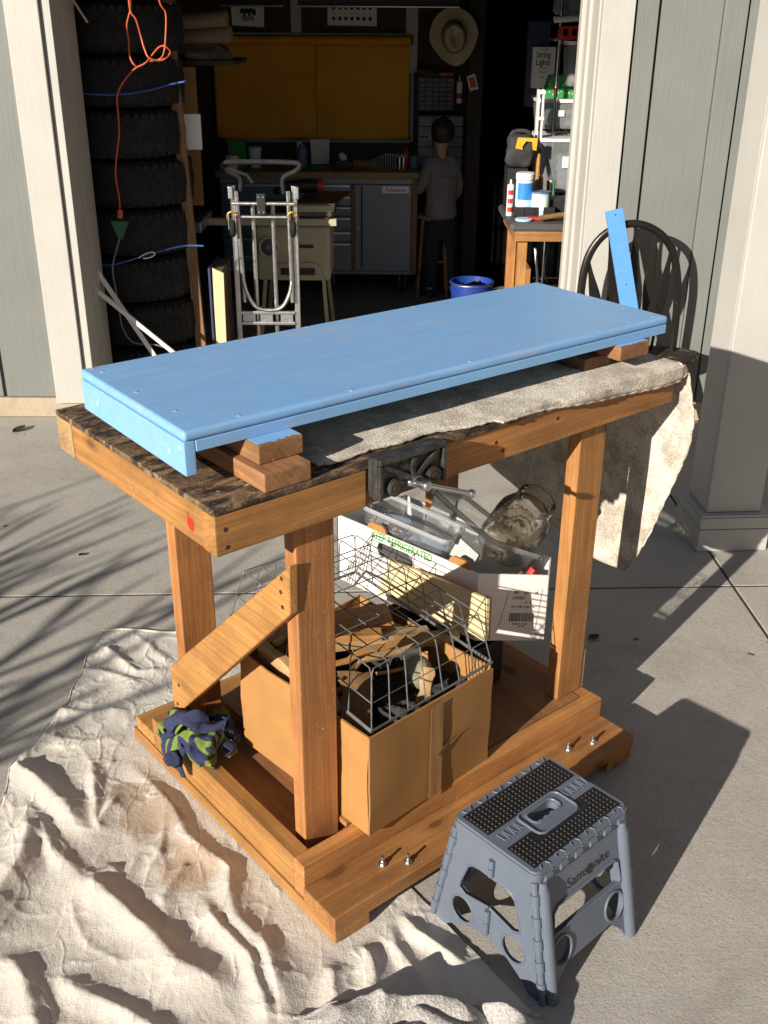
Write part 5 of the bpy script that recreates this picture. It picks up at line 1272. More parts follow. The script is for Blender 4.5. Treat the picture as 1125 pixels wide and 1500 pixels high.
wbox('white_sheet', -0.990, -0.855, 5.10, 5.11, 1.085, 1.24, 'white_card', 'small white sheet standing behind the timber stud', 'sheet', 0.001)
# foam edged panel
fp = thing('foam_panel', 'navy panel with torn foam edge standing on the garage floor', 'panel', (-0.80, 5.1, 0.005))
m = MB(); m.prism([(-0.835, 0.006), (-0.785, 0.006), (-0.776, 0.535), (-0.828, 0.56)], -0.014, o=(0, 5.0, 0), ex=(1, 0, 0), ey=(0, 0, 1)); obj('foam_edge', m, 'cream_board', fp, off=(-0.80, 5.1, 0.005))
m = MB(); m.box(-0.848, -0.837, 4.99, 5.28, 0.006, 0.56, bev=0.002); obj('cover_sheet', m, 'navy', fp, off=(-0.80, 5.1, 0.005))
m = MB(); m.box(-0.834, -0.782, 5.005, 5.28, 0.006, 0.548, bev=0.003); obj('panel_core', m, 'drab_brown', fp, off=(-0.80, 5.1, 0.005))
# brown rolls and sacks high on the left
sh = thing('wall_shelf', 'dark shelf of rolled brown paper and sacking high on the left', 'shelf', (-0.90, 5.55, 1.45))
m = MB(); m.box(-1.25, -0.72, 5.35, 5.85, 1.435, 1.455, bev=0.002); obj('shelf_board', m, 'darkwall_z', sh, off=(-0.90, 5.55, 1.45))
curve_thing('paper_roll', [(-1.06, 5.40, 1.615), (-0.745, 5.36, 1.635)], 0.034, 'paper_roll', 'upper brown paper roll lying on the high shelf', 'paper roll', 'brown rolls on the high shelf', 16)
curve_thing('paper_roll', [(-1.08, 5.44, 1.55), (-0.735, 5.38, 1.57)], 0.036, 'paper_roll', 'lower brown paper roll lying on the high shelf', 'paper roll', 'brown rolls on the high shelf', 16)
m = MB(); bmesh.ops.create_icosphere(m.bm, subdivisions=4, radius=0.12)
for v in m.bm.verts: v.co = Vector((v.co.x * 1.3, v.co.y, max(-0.04, v.co.z * 0.55))) * (1 + 0.25 * fbm(v.co, 10, 3))
o = single('sack', m, 'drab_brown', 'sagging brown sack at the edge of the high shelf', 'sack'); o.location = (-0.90, 5.48, 1.500)
wbox('cardboard_sheet', -1.02, -0.90, 5.30, 5.32, 0.80, 1.43, 'cardboard_in', 'brown cardboard sheet standing behind the timber stud', 'cardboard')

# ------------------------------------------------------------------ folding hand truck
D = 5.16
hx = thing('hand_truck', 'folded silver aluminium hand truck with black loop handle and two small wheels', 'hand truck', (-0.585, D, 0.004))
HO = (-0.585, D, 0.004)
def hp(name, pts, r, mat='aluminium', n=10, closed=False):
    m = MB(); m.tube(pts, r, n, closed=closed); return obj(name, m, mat, hx, off=HO)
def hb(name, x0, x1, y0, y1, z0, z1, mat='aluminium', bev=0.003): m = MB(); m.box(x0, x1, y0, y1, z0, z1, bev=bev); return obj(name, m, mat, hx, off=HO)
hb('rail', -0.748, -0.722, D, D + 0.022, 0.006, 0.915); hb('rail', -0.452, -0.426, D, D + 0.022, 0.006, 0.915)
hp('slide_tube', [(-0.715, D - 0.015, 0.895), (-0.700, D - 0.015, 0.36)], 0.0105); hp('slide_tube', [(-0.468, D - 0.015, 0.895), (-0.462, D - 0.015, 0.36)], 0.0105)
hp('inner_tube', [(-0.645, D + 0.03, 0.83), (-0.645, D + 0.03, 0.01)], 0.011); hp('inner_tube', [(-0.548, D + 0.03, 0.83), (-0.548, D + 0.03, 0.01)], 0.011)
hp('cross_bar', [(-0.738, D - 0.02, 0.838), (-0.436, D - 0.02, 0.838)], 0.0095); hp('cross_bar', [(-0.712, D - 0.02, 0.775), (-0.47, D - 0.02, 0.775)], 0.0085)
hp('u_bar', smooth_path([(-0.700, D - 0.02, 0.46), (-0.685, D - 0.02, 0.40), (-0.645, D - 0.02, 0.338), (-0.58, D - 0.02, 0.322), (-0.515, D - 0.02, 0.338), (-0.478, D - 0.02, 0.40), (-0.463, D - 0.02, 0.46)], 6), 0.010)
hb('toe_bar', -0.722, -0.452, D - 0.012, D + 0.012, 0.296, 0.312); hb('toe_bar', -0.722, -0.452, D - 0.012, D + 0.012, 0.242, 0.258)
for x in (-0.715, -0.627, -0.525): hb('toe_plate', x, x + 0.062, D - 0.004, D + 0.004, 0.2585, 0.2955, 'aluminium', 0.001)
hb('latch_plate', -0.617, -0.575, D - 0.036, D - 0.029, 0.785, 0.885, 'black_plastic')
for zz in (0.80, 0.87): 
    for x in (-0.607, -0.585): m = MB(); m.lathe([(0.005, D - 0.0365), (0.004, D - 0.039), (0, D - 0.039)], 10, (x, 0, zz), 'y'); obj('rivet', m, 'zinc', hx, off=HO)
for x in (-0.735, -0.446):
    m = MB(); m.tube([(x + 0.024 * math.cos(k * PI / 12), D - 0.045, 0.778 + 0.024 * math.sin(k * PI / 12)) for k in range(24)], 0.0055, 8, closed=True); obj('wheel_hub', m, 'brass', hx, off=HO)
    m = MB(); m.lathe([(0.022, -0.014), (0.038, -0.010), (0.040, 0.0), (0.038, 0.010), (0.022, 0.014)], 24, (x, D - 0.050, 0.725), 'x'); obj('wheel', m, 'rubber', hx, off=HO)
    hb('fork', x - 0.019, x - 0.016, D - 0.06, D - 0.03, 0.72, 0.79); hb('fork', x + 0.016, x + 0.019, D - 0.06, D - 0.03, 0.72, 0.79)
for x in (-0.744, -0.430): hb('rail_cap', x - 0.008, x + 0.014, D - 0.03, D - 0.005, 0.86, 0.915)
hp('handle', smooth_path([(-0.70, D + 0.02, 0.88), (-0.695, D + 0.01, 0.95), (-0.75, D - 0.01, 0.985), (-0.775, D - 0.02, 1.008), (-0.755, D - 0.02, 1.024), (-0.59, D - 0.02, 1.028), (-0.43, D - 0.02, 1.024), (-0.408, D - 0.02, 1.010), (-0.43, D - 0.01, 0.985), (-0.49, D + 0.01, 0.95), (-0.49, D + 0.02, 0.88)], 7), 0.012, 'rubber', 12)
hp('handle_brace', [(-0.755, D - 0.01, 1.0), (-0.66, D, 0.965), (-0.635, D, 0.93)], 0.008, 'rubber')

# ------------------------------------------------------------------ cream table saw behind the hand truck
ts = thing('table_saw', 'cream enamelled table saw with dark iron top and a round hand wheel', 'table saw', (-0.55, 5.85, 0.004)); TO = (-0.55, 5.85, 0.004)
def tb(name, x0, x1, y0, y1, z0, z1, mat, bev=0.004): m = MB(); m.box(x0, x1, y0, y1, z0, z1, bev=bev); return obj(name, m, mat, ts, off=TO)
tb('body', -0.70, -0.30, 5.72, 6.10, 0.335, 0.630, 'cream_enamel', 0.015)
tb('front_rail', -0.95, -0.262, 5.66, 5.70, 0.640, 0.676, 'cream_enamel'); tb('table_top', -0.72, -0.275, 5.702, 6.15, 0.680, 0.700, 'iron_top')
tb('table_wing', -0.47, -0.278, 5.71, 6.12, 0.701, 0.740, 'cream_enamel', 0.006)
m = MB(); m.prism([(-0.48, 5.70), (-0.272, 5.70), (-0.20, 6.14), (-0.44, 6.14)], 0.008, o=(0, 0, 0.742)); obj('wing_cover', m, 'iron_top', ts, off=TO)
m = MB(); m.lathe([(0.050, 5.700), (0.052, 5.706), (0.048, 5.712)], 28, (-0.63, 0, 0.52), 'y'); obj('hand_wheel_ring', m, 'iron_top', ts, off=TO)
m = MB(); m.tube([(-0.63 + 0.05 * math.cos(a * PI / 16), 5.700, 0.52 + 0.05 * math.sin(a * PI / 16)) for a in range(32)], 0.005, 8, closed=True); obj('hand_wheel', m, 'aluminium', ts, off=TO)
m = MB(); m.lathe([(0.017, 5.690), (0.017, 5.715)], 16, (-0.63, 0, 0.52), 'y'); m.lathe([(0.0, 5.6895), (0.017, 5.690)], 16, (-0.63, 0, 0.52), 'y'); obj('wheel_hub', m, 'cabinet_blue', ts, off=TO)
m = MB(); m.lathe([(0.009, 5.66), (0.011, 5.70)], 12, (-0.598, 0, 0.505), 'y'); obj('crank_knob', m, 'black_plastic', ts, off=TO)
m = MB(); m.prism([(-0.60, 0.342), (-0.33, 0.342), (-0.36, 0.420), (-0.39, 0.435), (-0.57, 0.435), (-0.60, 0.40)], 0.016, o=(0, 5.718, 0), ex=(1, 0, 0), ey=(0, 0, 1)); obj('switch_panel', m, 'cream_enamel', ts, off=TO)
tb('switch_slot', -0.57, -0.385, 5.694, 5.701, 0.372, 0.408, 'black_plastic', 0.001)
m = MB(); m.lathe([(0.075, 5.716), (0.075, 5.719)], 30, (-0.40, 0, 0.54), 'y', a0=R(-60), a1=R(95)); obj('bevel_scale', m, 'iron_top', ts, off=TO)
m = MB(); m.box(-0.47, -0.39, 5.708, 5.716, 0.515, 0.530, mtx=None); obj('bevel_slot', m, 'black_plastic', ts, off=TO)
for a, b in (((-0.34, 5.74, 0.335), (-0.315, 5.68, 0.005)), ((-0.66, 5.74, 0.335), (-0.69, 5.68, 0.005)), ((-0.34, 6.08, 0.335), (-0.31, 6.14, 0.005)), ((-0.66, 6.08, 0.335), (-0.69, 6.14, 0.005))):
    m = MB(); a, b = Vector(a), Vector(b); m.tube([a, b], 0.014, 4); obj('leg', m, 'cream_enamel', ts, off=TO, smooth=False)
wbox('side_rail', -0.985, -0.935, 5.38, 5.75, 0.652, 0.705, 'aluminium', 'grey metal rail end sticking out left of the hand truck', 'metal rail')

# ------------------------------------------------------------------ work cabinet along the back
cb = thing('tool_cabinet', 'grey steel rolling tool cabinet with wood top, drawers and one tall door', 'tool cabinet', (-0.42, 6.93, 0.004)); KO = (-0.42, 6.93, 0.004)
def kb(name, x0, x1, y0, y1, z0, z1, mat, bev=0.003, par=None, label=None): m = MB(); m.box(x0, x1, y0, y1, z0, z1, bev=bev); return obj(name, m, mat, par or cb, off=KO if par is None else Vector(KO) + par.location, label=label)
kb('worktop', -1.06, 0.205, 6.735, 7.13, 0.738, 0.774, 'tabletop_x', 0.004)
kb('carcass', -1.04, 0.19, 6.775, 7.12, 0.150, 0.737, 'cabinet_gray')
kb('top_band', -0.43, 0.19, 6.752, 6.774, 0.702, 0.735, 'cabinet_gray'); kb('base_band', -0.43, 0.19, 6.752, 6.774, 0.140, 0.160, 'cabinet_gray')
kb('side_post', 0.160, 0.196, 6.748, 6.774, 0.145, 0.735, 'stud_z'); kb('side_post', -0.218, -0.199, 6.748, 6.774, 0.161, 0.700, 'stud_z')
dr = kb('door', -0.196, 0.157, 6.750, 6.774, 0.164, 0.697, 'cabinet_gray')
kb('handle', -0.158, -0.148, 6.742, 6.7495, 0.19, 0.69, 'black_plastic', 0.002, dr); kb('lock', -0.182, -0.172, 6.744, 6.7495, 0.425, 0.440, 'zinc', 0.002, dr)
pl = kb('name_plate', -0.025, 0.140, 6.7475, 6.7495, 0.648, 0.690, 'white_card', 0.0005, dr)
text('lettering', 'Phishopadoons', 0.034, 'ink', pl, (0.0575, 6.747, 0.668), rot_basis((1, 0, 0), (0, 0, 1)), off=Vector(KO) + dr.location + pl.location, shear=0.25, sx=0.62)
for z0, z1 in ((0.635, 0.699), (0.572, 0.629), (0.508, 0.565), (0.436, 0.500), (0.350, 0.410), (0.164, 0.340)):
    d_ = kb('drawer', -0.428, -0.220, 6.752, 6.774, z0, z1, 'cabinet_gray'); kb('handle', -0.42, -0.228, 6.744, 6.7515, z1 - 0.016, z1 - 0.004, 'aluminium', 0.002, d_)
for z0, z1 in ((0.60, 0.700), (0.49, 0.59), (0.38, 0.48), (0.27, 0.37), (0.165, 0.26)):
    d_ = kb('drawer', -1.03, -0.436, 6.752, 6.774, z0, z1, 'cabinet_blue'); kb('handle', -1.0, -0.46, 6.744, 6.7515, z1 - 0.016, z1 - 0.004, 'aluminium', 0.002, d_)
for x in (0.11, -0.36, -0.95):
    m = MB(); m.lathe([(0.020, -0.017), (0.054, -0.016), (0.058, 0), (0.054, 0.016), (0.020, 0.017)], 24, (x, 6.83, 0.062), 'x'); w_ = obj('caster_wheel', m, 'rubber', cb, off=KO)
    kb('caster_fork', x - 0.024, x - 0.019, 6.81, 6.87, 0.05, 0.139, 'zinc'); kb('caster_fork', x + 0.019, x + 0.024, 6.81, 6.87, 0.05, 0.139, 'zinc')
    m = MB(); m.lathe([(0.014, -0.018), (0.014, 0.018)], 12, (x, 6.83, 0.062), 'x'); obj('caster_hub', m, 'zinc', cb, off=KO)
# things on the worktop
def lathe_thing(name, prof, loc, mat, label, cat, group=None, n=24):
    m = MB(); m.lathe(prof, n); o = single(name, m, mat, label, cat, group); o.location = Vector(loc) + o.location; return o
ZW = 0.7745
lathe_thing('bottle', [(0, 0), (0.034, 0.001), (0.035, 0.10), (0.034, 0.115), (0.018, 0.13), (0.018, 0.145), (0, 0.146)], (-0.535, 6.92, ZW), 'cabinet_blue', 'dark blue ribbed bottle standing on the back worktop', 'bottle')
lathe_thing('yogurt_tub', [(0, 0), (0.034, 0.001), (0.043, 0.110), (0.045, 0.112), (0.045, 0.125), (0, 0.126)], (-0.83, 6.92, ZW), 'wipes_pale', 'white and red tub beside the green carton on the worktop', 'tub')
wbox('carton', -0.975, -0.885, 6.90, 6.96, ZW, 0.935, 'gift_green', 'green carton standing at the left end of the worktop', 'carton')
wbox('carton', -0.995, -0.976, 6.905, 6.955, ZW, 0.945, 'cardboard_in', 'brown carton end beside the green carton on the worktop', 'carton')
lathe_thing('tub', [(0, 0), (0.036, 0.001), (0.042, 0.07), (0.044, 0.083), (0, 0.084)], (-0.965, 6.84, ZW), 'white_plastic', 'low white tub in front of the green carton', 'tub')
m = MB(); m.prism([(-0.372, 0.005), (-0.486, 0.0), (-0.49, 0.155), (-0.366, 0.158)], 0.004, o=(0, 7.10, ZW + 0.002), ex=(1, 0, 0), ey=(0, -0.12, 1)); single('paper_sheet', m, 'paper', 'large white paper sheet propped behind the blue bottle', 'paper')
wbox('paper_sheet', -0.575, -0.545, 7.06, 7.063, ZW, 0.92, 'paper', 'narrow white paper strip left of the blue bottle', 'paper', 0.0005)
lathe_thing('dish', [(0, 0.0), (0.050, 0.002), (0.058, 0.024), (0.054, 0.024), (0.046, 0.006), (0, 0.006)], (-0.43, 6.85, ZW), 'green_plastic', 'green dish lying on the worktop below the paper', 'dish')
wbox('black_case', -0.325, -0.215, 6.86, 6.95, ZW, 0.825, 'black_plastic', 'low black case in the middle of the worktop', 'case', 0.006)
m = MB(); bmesh.ops.create_icosphere(m.bm, subdivisions=3, radius=0.026)
for v in m.bm.verts: v.co *= 1 + 0.3 * fbm(v.co, 40, 3)
o = single('crumpled_paper', m, 'paper', 'crumpled white paper on top of the black case', 'paper'); o.location = (-0.275, 6.90, 0.846)
wbox('wood_block', -0.215, -0.05, 6.98, 7.02, ZW, 0.815, 'tabletop_x', 'pale wooden strip lying at the back of the worktop', 'wood')
for k in range(11):
    x = -0.098 + 0.0155 * k; hgt = 0.045 + 0.007 * k if k < 7 else 0.085
    m = MB(); m.tube([(x, 6.86, ZW), (x, 6.86, ZW + hgt)], 0.0034, 6); m.lathe([(0.0055, 0), (0.0055, 0.012)], 8, (x, 6.86, ZW + hgt)); single('drill_bit', m, 'zinc', ['shortest bit at the left of the row on the worktop', 'second shortest bit in the row', 'third bit from the left in the row', 'fourth bit from the left in the row', 'fifth bit from the left in the row', 'middle bit of the row standing on the worktop', 'bit just right of the middle of the row', 'fourth bit from the right in the row', 'third bit from the right in the row', 'second bit from the right in the row', 'last bit at the right of the row'][k], 'tool bit', 'steel bits standing in a row on the worktop')
for x, lb in ((0.083, 'left of the two open ended spanners standing at the right of the worktop'), (0.108, 'right of the two open ended spanners standing on the worktop')):
    m = MB(); m.box(x - 0.004, x + 0.004, 6.858, 6.862, ZW, ZW + 0.07); m.tube([(x - 0.011, 6.86, ZW + 0.098), (x - 0.010, 6.86, ZW + 0.082), (x, 6.86, ZW + 0.074), (x + 0.010, 6.86, ZW + 0.082), (x + 0.011, 6.86, ZW + 0.098)], 0.0034, 6); single('spanner', m, 'zinc', lb, 'spanner', 'spanners on the worktop')
lathe_thing('spray_can', [(0, 0), (0.022, 0.001), (0.022, 0.09), (0.012, 0.10), (0.012, 0.118), (0, 0.119)], (0.125, 6.97, ZW), 'red_plastic', 'red capped can at the right back of the worktop', 'can')
lathe_thing('glass_jar', [(0, 0), (0.028, 0.001), (0.028, 0.07), (0.022, 0.078), (0, 0.079)], (0.175, 6.93, ZW), 'cabinet_blue', 'dark blue jar at the right end of the worktop', 'jar')
# black power tool with a red end on the saw
pt = thing('power_tool', 'black power tool with a red end cap lying on the table saw', 'power tool', (-0.44, 6.0, 0.752))
m = MB(); m.tube([(-0.12, 0, 0.042), (0.02, 0, 0.045), (0.06, 0, 0.045)], [0.030, 0.040, 0.036], 16); obj('tool_body', m, 'black_plastic', pt)
m = MB(); m.lathe([(0.036, 0.061), (0.038, 0.08), (0.030, 0.095), (0.0, 0.096)], 16, (0, 0, 0.045), 'x'); obj('end_cap', m, 'red_plastic', pt)
m = MB(); m.tube([(-0.10, 0, 0.05), (-0.14, -0.02, 0.03), (-0.17, -0.05, 0.02)], 0.018, 10); obj('tool_grip', m, 'black_plastic', pt)

# ------------------------------------------------------------------ back wall: frame, ochre blind, posters, lamp bars, hat
wf = thing('wall_frame', 'white timber frame and grey board edge round the ochre blind', 'frame', (-0.42, 7.14, 1.2)); FO = (-0.42, 7.14, 1.2)
for a in ((-0.598, -0.533, 7.138, 7.158, 1.552, 2.2), (0.116, 0.190, 7.138, 7.158, 1.32, 2.2), (-1.02, 0.115, 7.138, 7.158, 1.535, 1.551), (0.150, 0.170, 7.136, 7.158, 0.915, 1.319), (-1.05, 0.149, 7.136, 7.158, 0.905, 0.925)):
    m = MB(); m.box(*a, bev=0.002); obj('frame_board', m, 'trim_white' if a[4] > 1.3 else 'cabinet_gray', wf, off=FO)
bl = thing('ochre_blind', 'dull ochre cloth blind hanging from a roll over the back wall', 'blind', (-0.45, 7.10, 1.53)); LO = (-0.45, 7.10, 1.53)
def blp(x0, x1):
    def f(a, b):
        x = x0 + (x1 - x0) * a; z = 1.49 - 0.56 * b
        return Vector((x, 7.118 - 0.010 * b + 0.006 * math.sin(x * 26) * b + 0.004 * fbm((x, z, 1), 6, 3), z + 0.004 * math.sin(x * 9) * b))
    return f
for x0, x1 in ((-1.09, -0.4508), (-0.4502, 0.142)):
    m = MB(); m.grid(40, 24, blp(x0, x1)); o = obj('blind_cloth', m, 'ochre_cloth', bl, off=LO, ang=80); s = o.modifiers.new('thickness', 'SOLIDIFY'); s.thickness = 0.003
m = MB(); m.tube([(-1.09, 7.105, 1.508), (0.148, 7.105, 1.512)], 0.024, 20); obj('blind_roll', m, 'ochre_cloth', bl, off=LO)
m = MB(); m.lathe([(0.026, 0.149), (0.026, 0.158), (0, 0.158)], 16, (0, 7.105, 1.512), 'x'); obj('roll_end', m, 'dark_band', bl, off=LO)
po = thing('poster', 'white poster with a dark printed group and a bold word, left of the post', 'poster', (-0.86, 7.15, 1.64), 0, 'posters above the blind')
m = MB(); m.prism([(-0.963, 1.590), (-0.766, 1.580), (-0.76, 1.73), (-0.965, 1.735)], 0.002, o=(0, 7.155, 0), ex=(1, 0, 0), ey=(0, 0, 1)); obj('sheet', m, 'paper', po, off=(-0.86, 7.15, 1.64))
text('print', 'IIIIIKIWIII', 0.040, 'ink', po, (-0.862, 7.1525, 1.628), rot_basis((1, 0, 0), (0, 0, 1)), off=(-0.86, 7.15, 1.64), sx=0.45, bold=0.001)
for k in range(9):
    m = MB(); m.prism(circ(-0.905 + 0.0105 * k, 1.668 + 0.008 * math.sin(k * 2.3), 0.009, 0.013 + 0.004 * (k % 3), 10), 0.0006, o=(0, 7.1524, 0), ex=(1, 0, 0), ey=(0, 0, 1)); obj('print', m, 'ink', po, off=(-0.86, 7.15, 1.64))
po = thing('poster', 'white poster with rows of small round badges, between the white posts', 'poster', (-0.22, 7.15, 1.64), 0, 'posters above the blind')
m = MB(); m.prism([(-0.371, 1.594), (-0.066, 1.590), (-0.066, 1.80), (-0.369, 1.80)], 0.002, o=(0, 7.155, 0), ex=(1, 0, 0), ey=(0, 0, 1)); obj('sheet', m, 'paper', po, off=(-0.22, 7.15, 1.64))
for r_ in range(3):
    for k in range(7):
        m = MB(); m.prism(circ(-0.332 + 0.0375 * k, 1.632 + 0.060 * r_, 0.0115, n=12), 0.0006, o=(0, 7.1525, 0), ex=(1, 0, 0), ey=(0, 0, 1)); obj('badge', m, 'rust', po, off=(-0.22, 7.15, 1.64))
        m = MB(); m.prism([(-0.006, 0), (0.006, 0), (0.006, 0.003), (-0.006, 0.003)], 0.0006, o=(-0.332 + 0.0375 * k, 7.1525, 1.658 + 0.06 * r_), ex=(1, 0, 0), ey=(0, 0, 1)); obj('print', m, 'ink', po, off=(-0.22, 7.15, 1.64))
for x0, x1, lb in ((-1.0, -0.62, 'shorter dull metal lamp bar above the left poster'), (-0.535, 0.43, 'long dull metal lamp bar above the right poster')):
    t = thing('lamp_bar', lb, 'lamp', ((x0 + x1) / 2, 6.95, 1.70), 0, 'unlit lamp bars under the ceiling')
    m = MB(); m.box(-(x1 - x0) / 2, (x1 - x0) / 2, -0.05, 0.05, 0.006, 0.05, bev=0.004); obj('lamp_housing', m, 'black_plastic', t)
    m = MB()
    m.tube([(-(x1 - x0) / 2, -0.052, 0.0), ((x1 - x0) / 2, -0.052, 0.0)], 0.007, 8); obj('lamp_edge', m, 'aluminium', t)
    for s in (-1, 1): m = MB(); m.tube([(s * (x1 - x0) * 0.4, 0, 0.05), (s * (x1 - x0) * 0.4, 0, 0.57)], 0.003, 6); obj('hanger', m, 'gray_cord', t)
ht = thing('cowboy_hat', 'straw cowboy hat with a dark band hung on the back wall', 'hat', (0.406, 7.00, 1.535))
HM = Matrix.Rotation(R(90), 3, 'X')
def hat(a, b):
    th = 2 * PI * a
    rx, rz = 0.148, 0.165
    if b < 0.5:
        s = b / 0.5; k = 1 - s * 0.50
        x, z = rx * k * math.cos(th), rz * k * math.sin(th)
        if math.sin(th) < 0: x *= 1 - 0.32 * (-math.sin(th)) * (1 - s)
        y = -0.035 * (1 - s) * abs(math.cos(th)) ** 2 - 0.004
    else:
        s = (b - 0.5) / 0.5; k = 0.5 * (1 - s ** 3 * 0.97)
        x, z = rx * k * math.cos(th) * 0.95, rz * k * math.sin(th) * 1.05
        y = -0.004 - 0.105 * min(1, s * 1.6) + 0.030 * sstep(0.6, 1.0, s) * math.exp(-(x / 0.022) ** 2)
        y -= 0.012 * math.sin(min(1, s) * PI)
    xr_ = x * math.cos(0.18) - z * math.sin(0.18); zr_ = x * math.sin(0.18) + z * math.cos(0.18)
    return Vector((xr_, y, zr_))
m = MB(); m.grid(64, 40, hat, closed_u=True); o = obj('hat_shape', m, 'straw', ht, center=False, ang=70); s = o.modifiers.new('thickness', 'SOLIDIFY'); s.thickness = 0.003
m = MB(); m.tube([Vector(hat(k / 48, 0.53)) + Vector((0, -0.004, 0)) for k in range(48)], 0.0055, 6, closed=True); obj('hat_band', m, 'dark_band', ht)

# parts organizers
for (x0, x1, z0, z1, nx, nz, lb, mat) in ((0.192, 0.425, 1.107, 1.308, 5, 7, 'upper black organizer of small clear drawers on the back wall', 'black_plastic'), (0.195, 0.490, 0.640, 1.085, 3, 7, 'lower grey organizer of wide drawers behind the boy', 'cabinet_gray')):
    og = thing('drawer_organizer', lb, 'organizer', ((x0 + x1) / 2, 7.09, z0), 0, 'drawer organizers on the back wall'); OO = ((x0 + x1) / 2, 7.09, z0)
    m = MB(); m.box(x0, x1, 7.046, 7.155, z0, z1, bev=0.003); obj('cabinet_shell', m, 'black_plastic', og, off=OO)
    dw, dh = (x1 - x0 - 0.012) / nx, (z1 - z0 - 0.012) / nz; first = None
    for i in range(nx):
        for j in range(nz):
            p_ = Vector((x0 + 0.006 + dw * (i + 0.5), 7.040, z0 + 0.006 + dh * (j + 0.5))) - Vector(OO)
            if first is None:
                m = MB(); m.box(-dw / 2 + 0.003, dw / 2 - 0.003, -0.006, 0.005, -dh / 2 + 0.003, dh / 2 - 0.003, bev=0.002); m.box(-dw * 0.25, dw * 0.25, -0.012, -0.006, -dh * 0.30, -dh * 0.18)
                first = obj('drawer', m, 'clear_tote' if nx == 5 else 'cabinet_gray', og); first.location = p_
            else: twin(first, og, p_)
wbox('red_tool', 0.325, 0.42, 7.06, 7.12, 1.309, 1.335, 'red_plastic', 'red handled tool lying on the upper organizer', 'tool', 0.006)
m = MB(); bmesh.ops.create_icosphere(m.bm, subdivisions=3, radius=0.05)
for v in m.bm.verts: v.co = Vector((v.co.x * 1.4, v.co.y * 0.7, max(-0.02, v.co.z * 0.5))) * (1 + 0.5 * fbm(v.co, 25, 3))
o = single('greenery', m, 'drab_brown', 'tangled brown bundle on top of the upper organizer', 'bundle'); o.location = (0.25, 7.09, 1.33)
tc = thing('caulk_tube', 'pale caulk tube hanging beside the upper organizer', 'caulk tube', (0.457, 7.10, 1.15))
m = MB(); m.lathe([(0.0, 0), (0.021, 0.001), (0.021, 0.125), (0.006, 0.132), (0.003, 0.165), (0, 0.165)], 16); obj('tube', m, 'white_plastic', tc)
m = MB(); m.lathe([(0.0214, 0.03), (0.0214, 0.06)], 16); obj('label_band', m, 'red_plastic', tc)
sg = thing('wall_card', 'small card with an orange print hung askew on the pillar', 'card', (0.535, 7.04, 1.28))
m = MB(); m.prism([(-0.040, 0.030), (0.012, 0.048), (0.038, -0.040), (-0.015, -0.054)], 0.002, ex=(1, 0, 0), ey=(0, 0, 1)); obj('card', m, 'paper', sg)
m = MB(); m.prism([(-0.028, 0.020), (0.008, 0.030), (0.026, -0.026), (-0.010, -0.036)], 0.001, o=(0, -0.0022, 0), ex=(1, 0, 0), ey=(0, 0, 1)); obj('print', m, 'orange_cord', sg)

# wooden bar stool
bs = thing('bar_stool', 'plain wooden stool standing at the right end of the tool cabinet', 'stool', (0.30, 6.82, 0.004))
m = MB(); m.lathe([(0, 0.485), (0.10, 0.485), (0.105, 0.495), (0.10, 0.508), (0, 0.509)], 24); obj('seat', m, 'tabletop_x', bs)
for sx in (-1, 1):
    for sy in (-1, 1):
        m = MB(); m.tube([(sx * 0.065, sy * 0.065, 0.485), (sx * 0.095, sy * 0.095, 0.0)], 0.011, 8); obj('leg', m, 'stud_z', bs)
    m = MB(); m.tube([(sx * 0.086, -0.086, 0.15), (sx * 0.086, 0.086, 0.15)], 0.008, 8); obj('rung', m, 'stud_z', bs); m = MB(); m.tube([(-0.08, sx * 0.08, 0.22), (0.08, sx * 0.08, 0.22)], 0.008, 8); obj('rung', m, 'stud_z', bs)

# ------------------------------------------------------------------ boy seen from behind
def skin_mesh(name, verts, edges, radii, mat, parent, root=0, lv=2, off=(0, 0, 0)):
    me = bpy.data.meshes.new(name + '_rig'); me.from_pydata([tuple(Vector(v) - Vector(off)) for v in verts], edges, [])
    o = bpy.data.objects.new(name + '_rig', me); COL.objects.link(o)
    o.modifiers.new('s', 'SKIN'); sv = me.skin_vertices[0].data
    for i, r in enumerate(radii):
        sv[i].radius = r if isinstance(r, tuple) else (r, r); sv[i].use_root = (i == root)
    sub = o.modifiers.new('d', 'SUBSURF'); sub.levels = lv; sub.render_levels = lv
    dg = bpy.context.evaluated_depsgraph_get(); mm = bpy.data.meshes.new_from_object(o.evaluated_get(dg)); mm.name = name
    bpy.data.objects.remove(o)
    for p in mm.polygons: p.use_smooth = True
    mm.materials.clear(); mm.materials.append(MATS[mat]); r = bpy.data.objects.new(name, mm); COL.objects.link(r)
    if parent: r.parent = parent
    return r
boy = thing('person', 'child in a grey long sleeved shirt and dark trousers standing with back turned', 'person', (0.345, 6.76, 0.004), R(18))
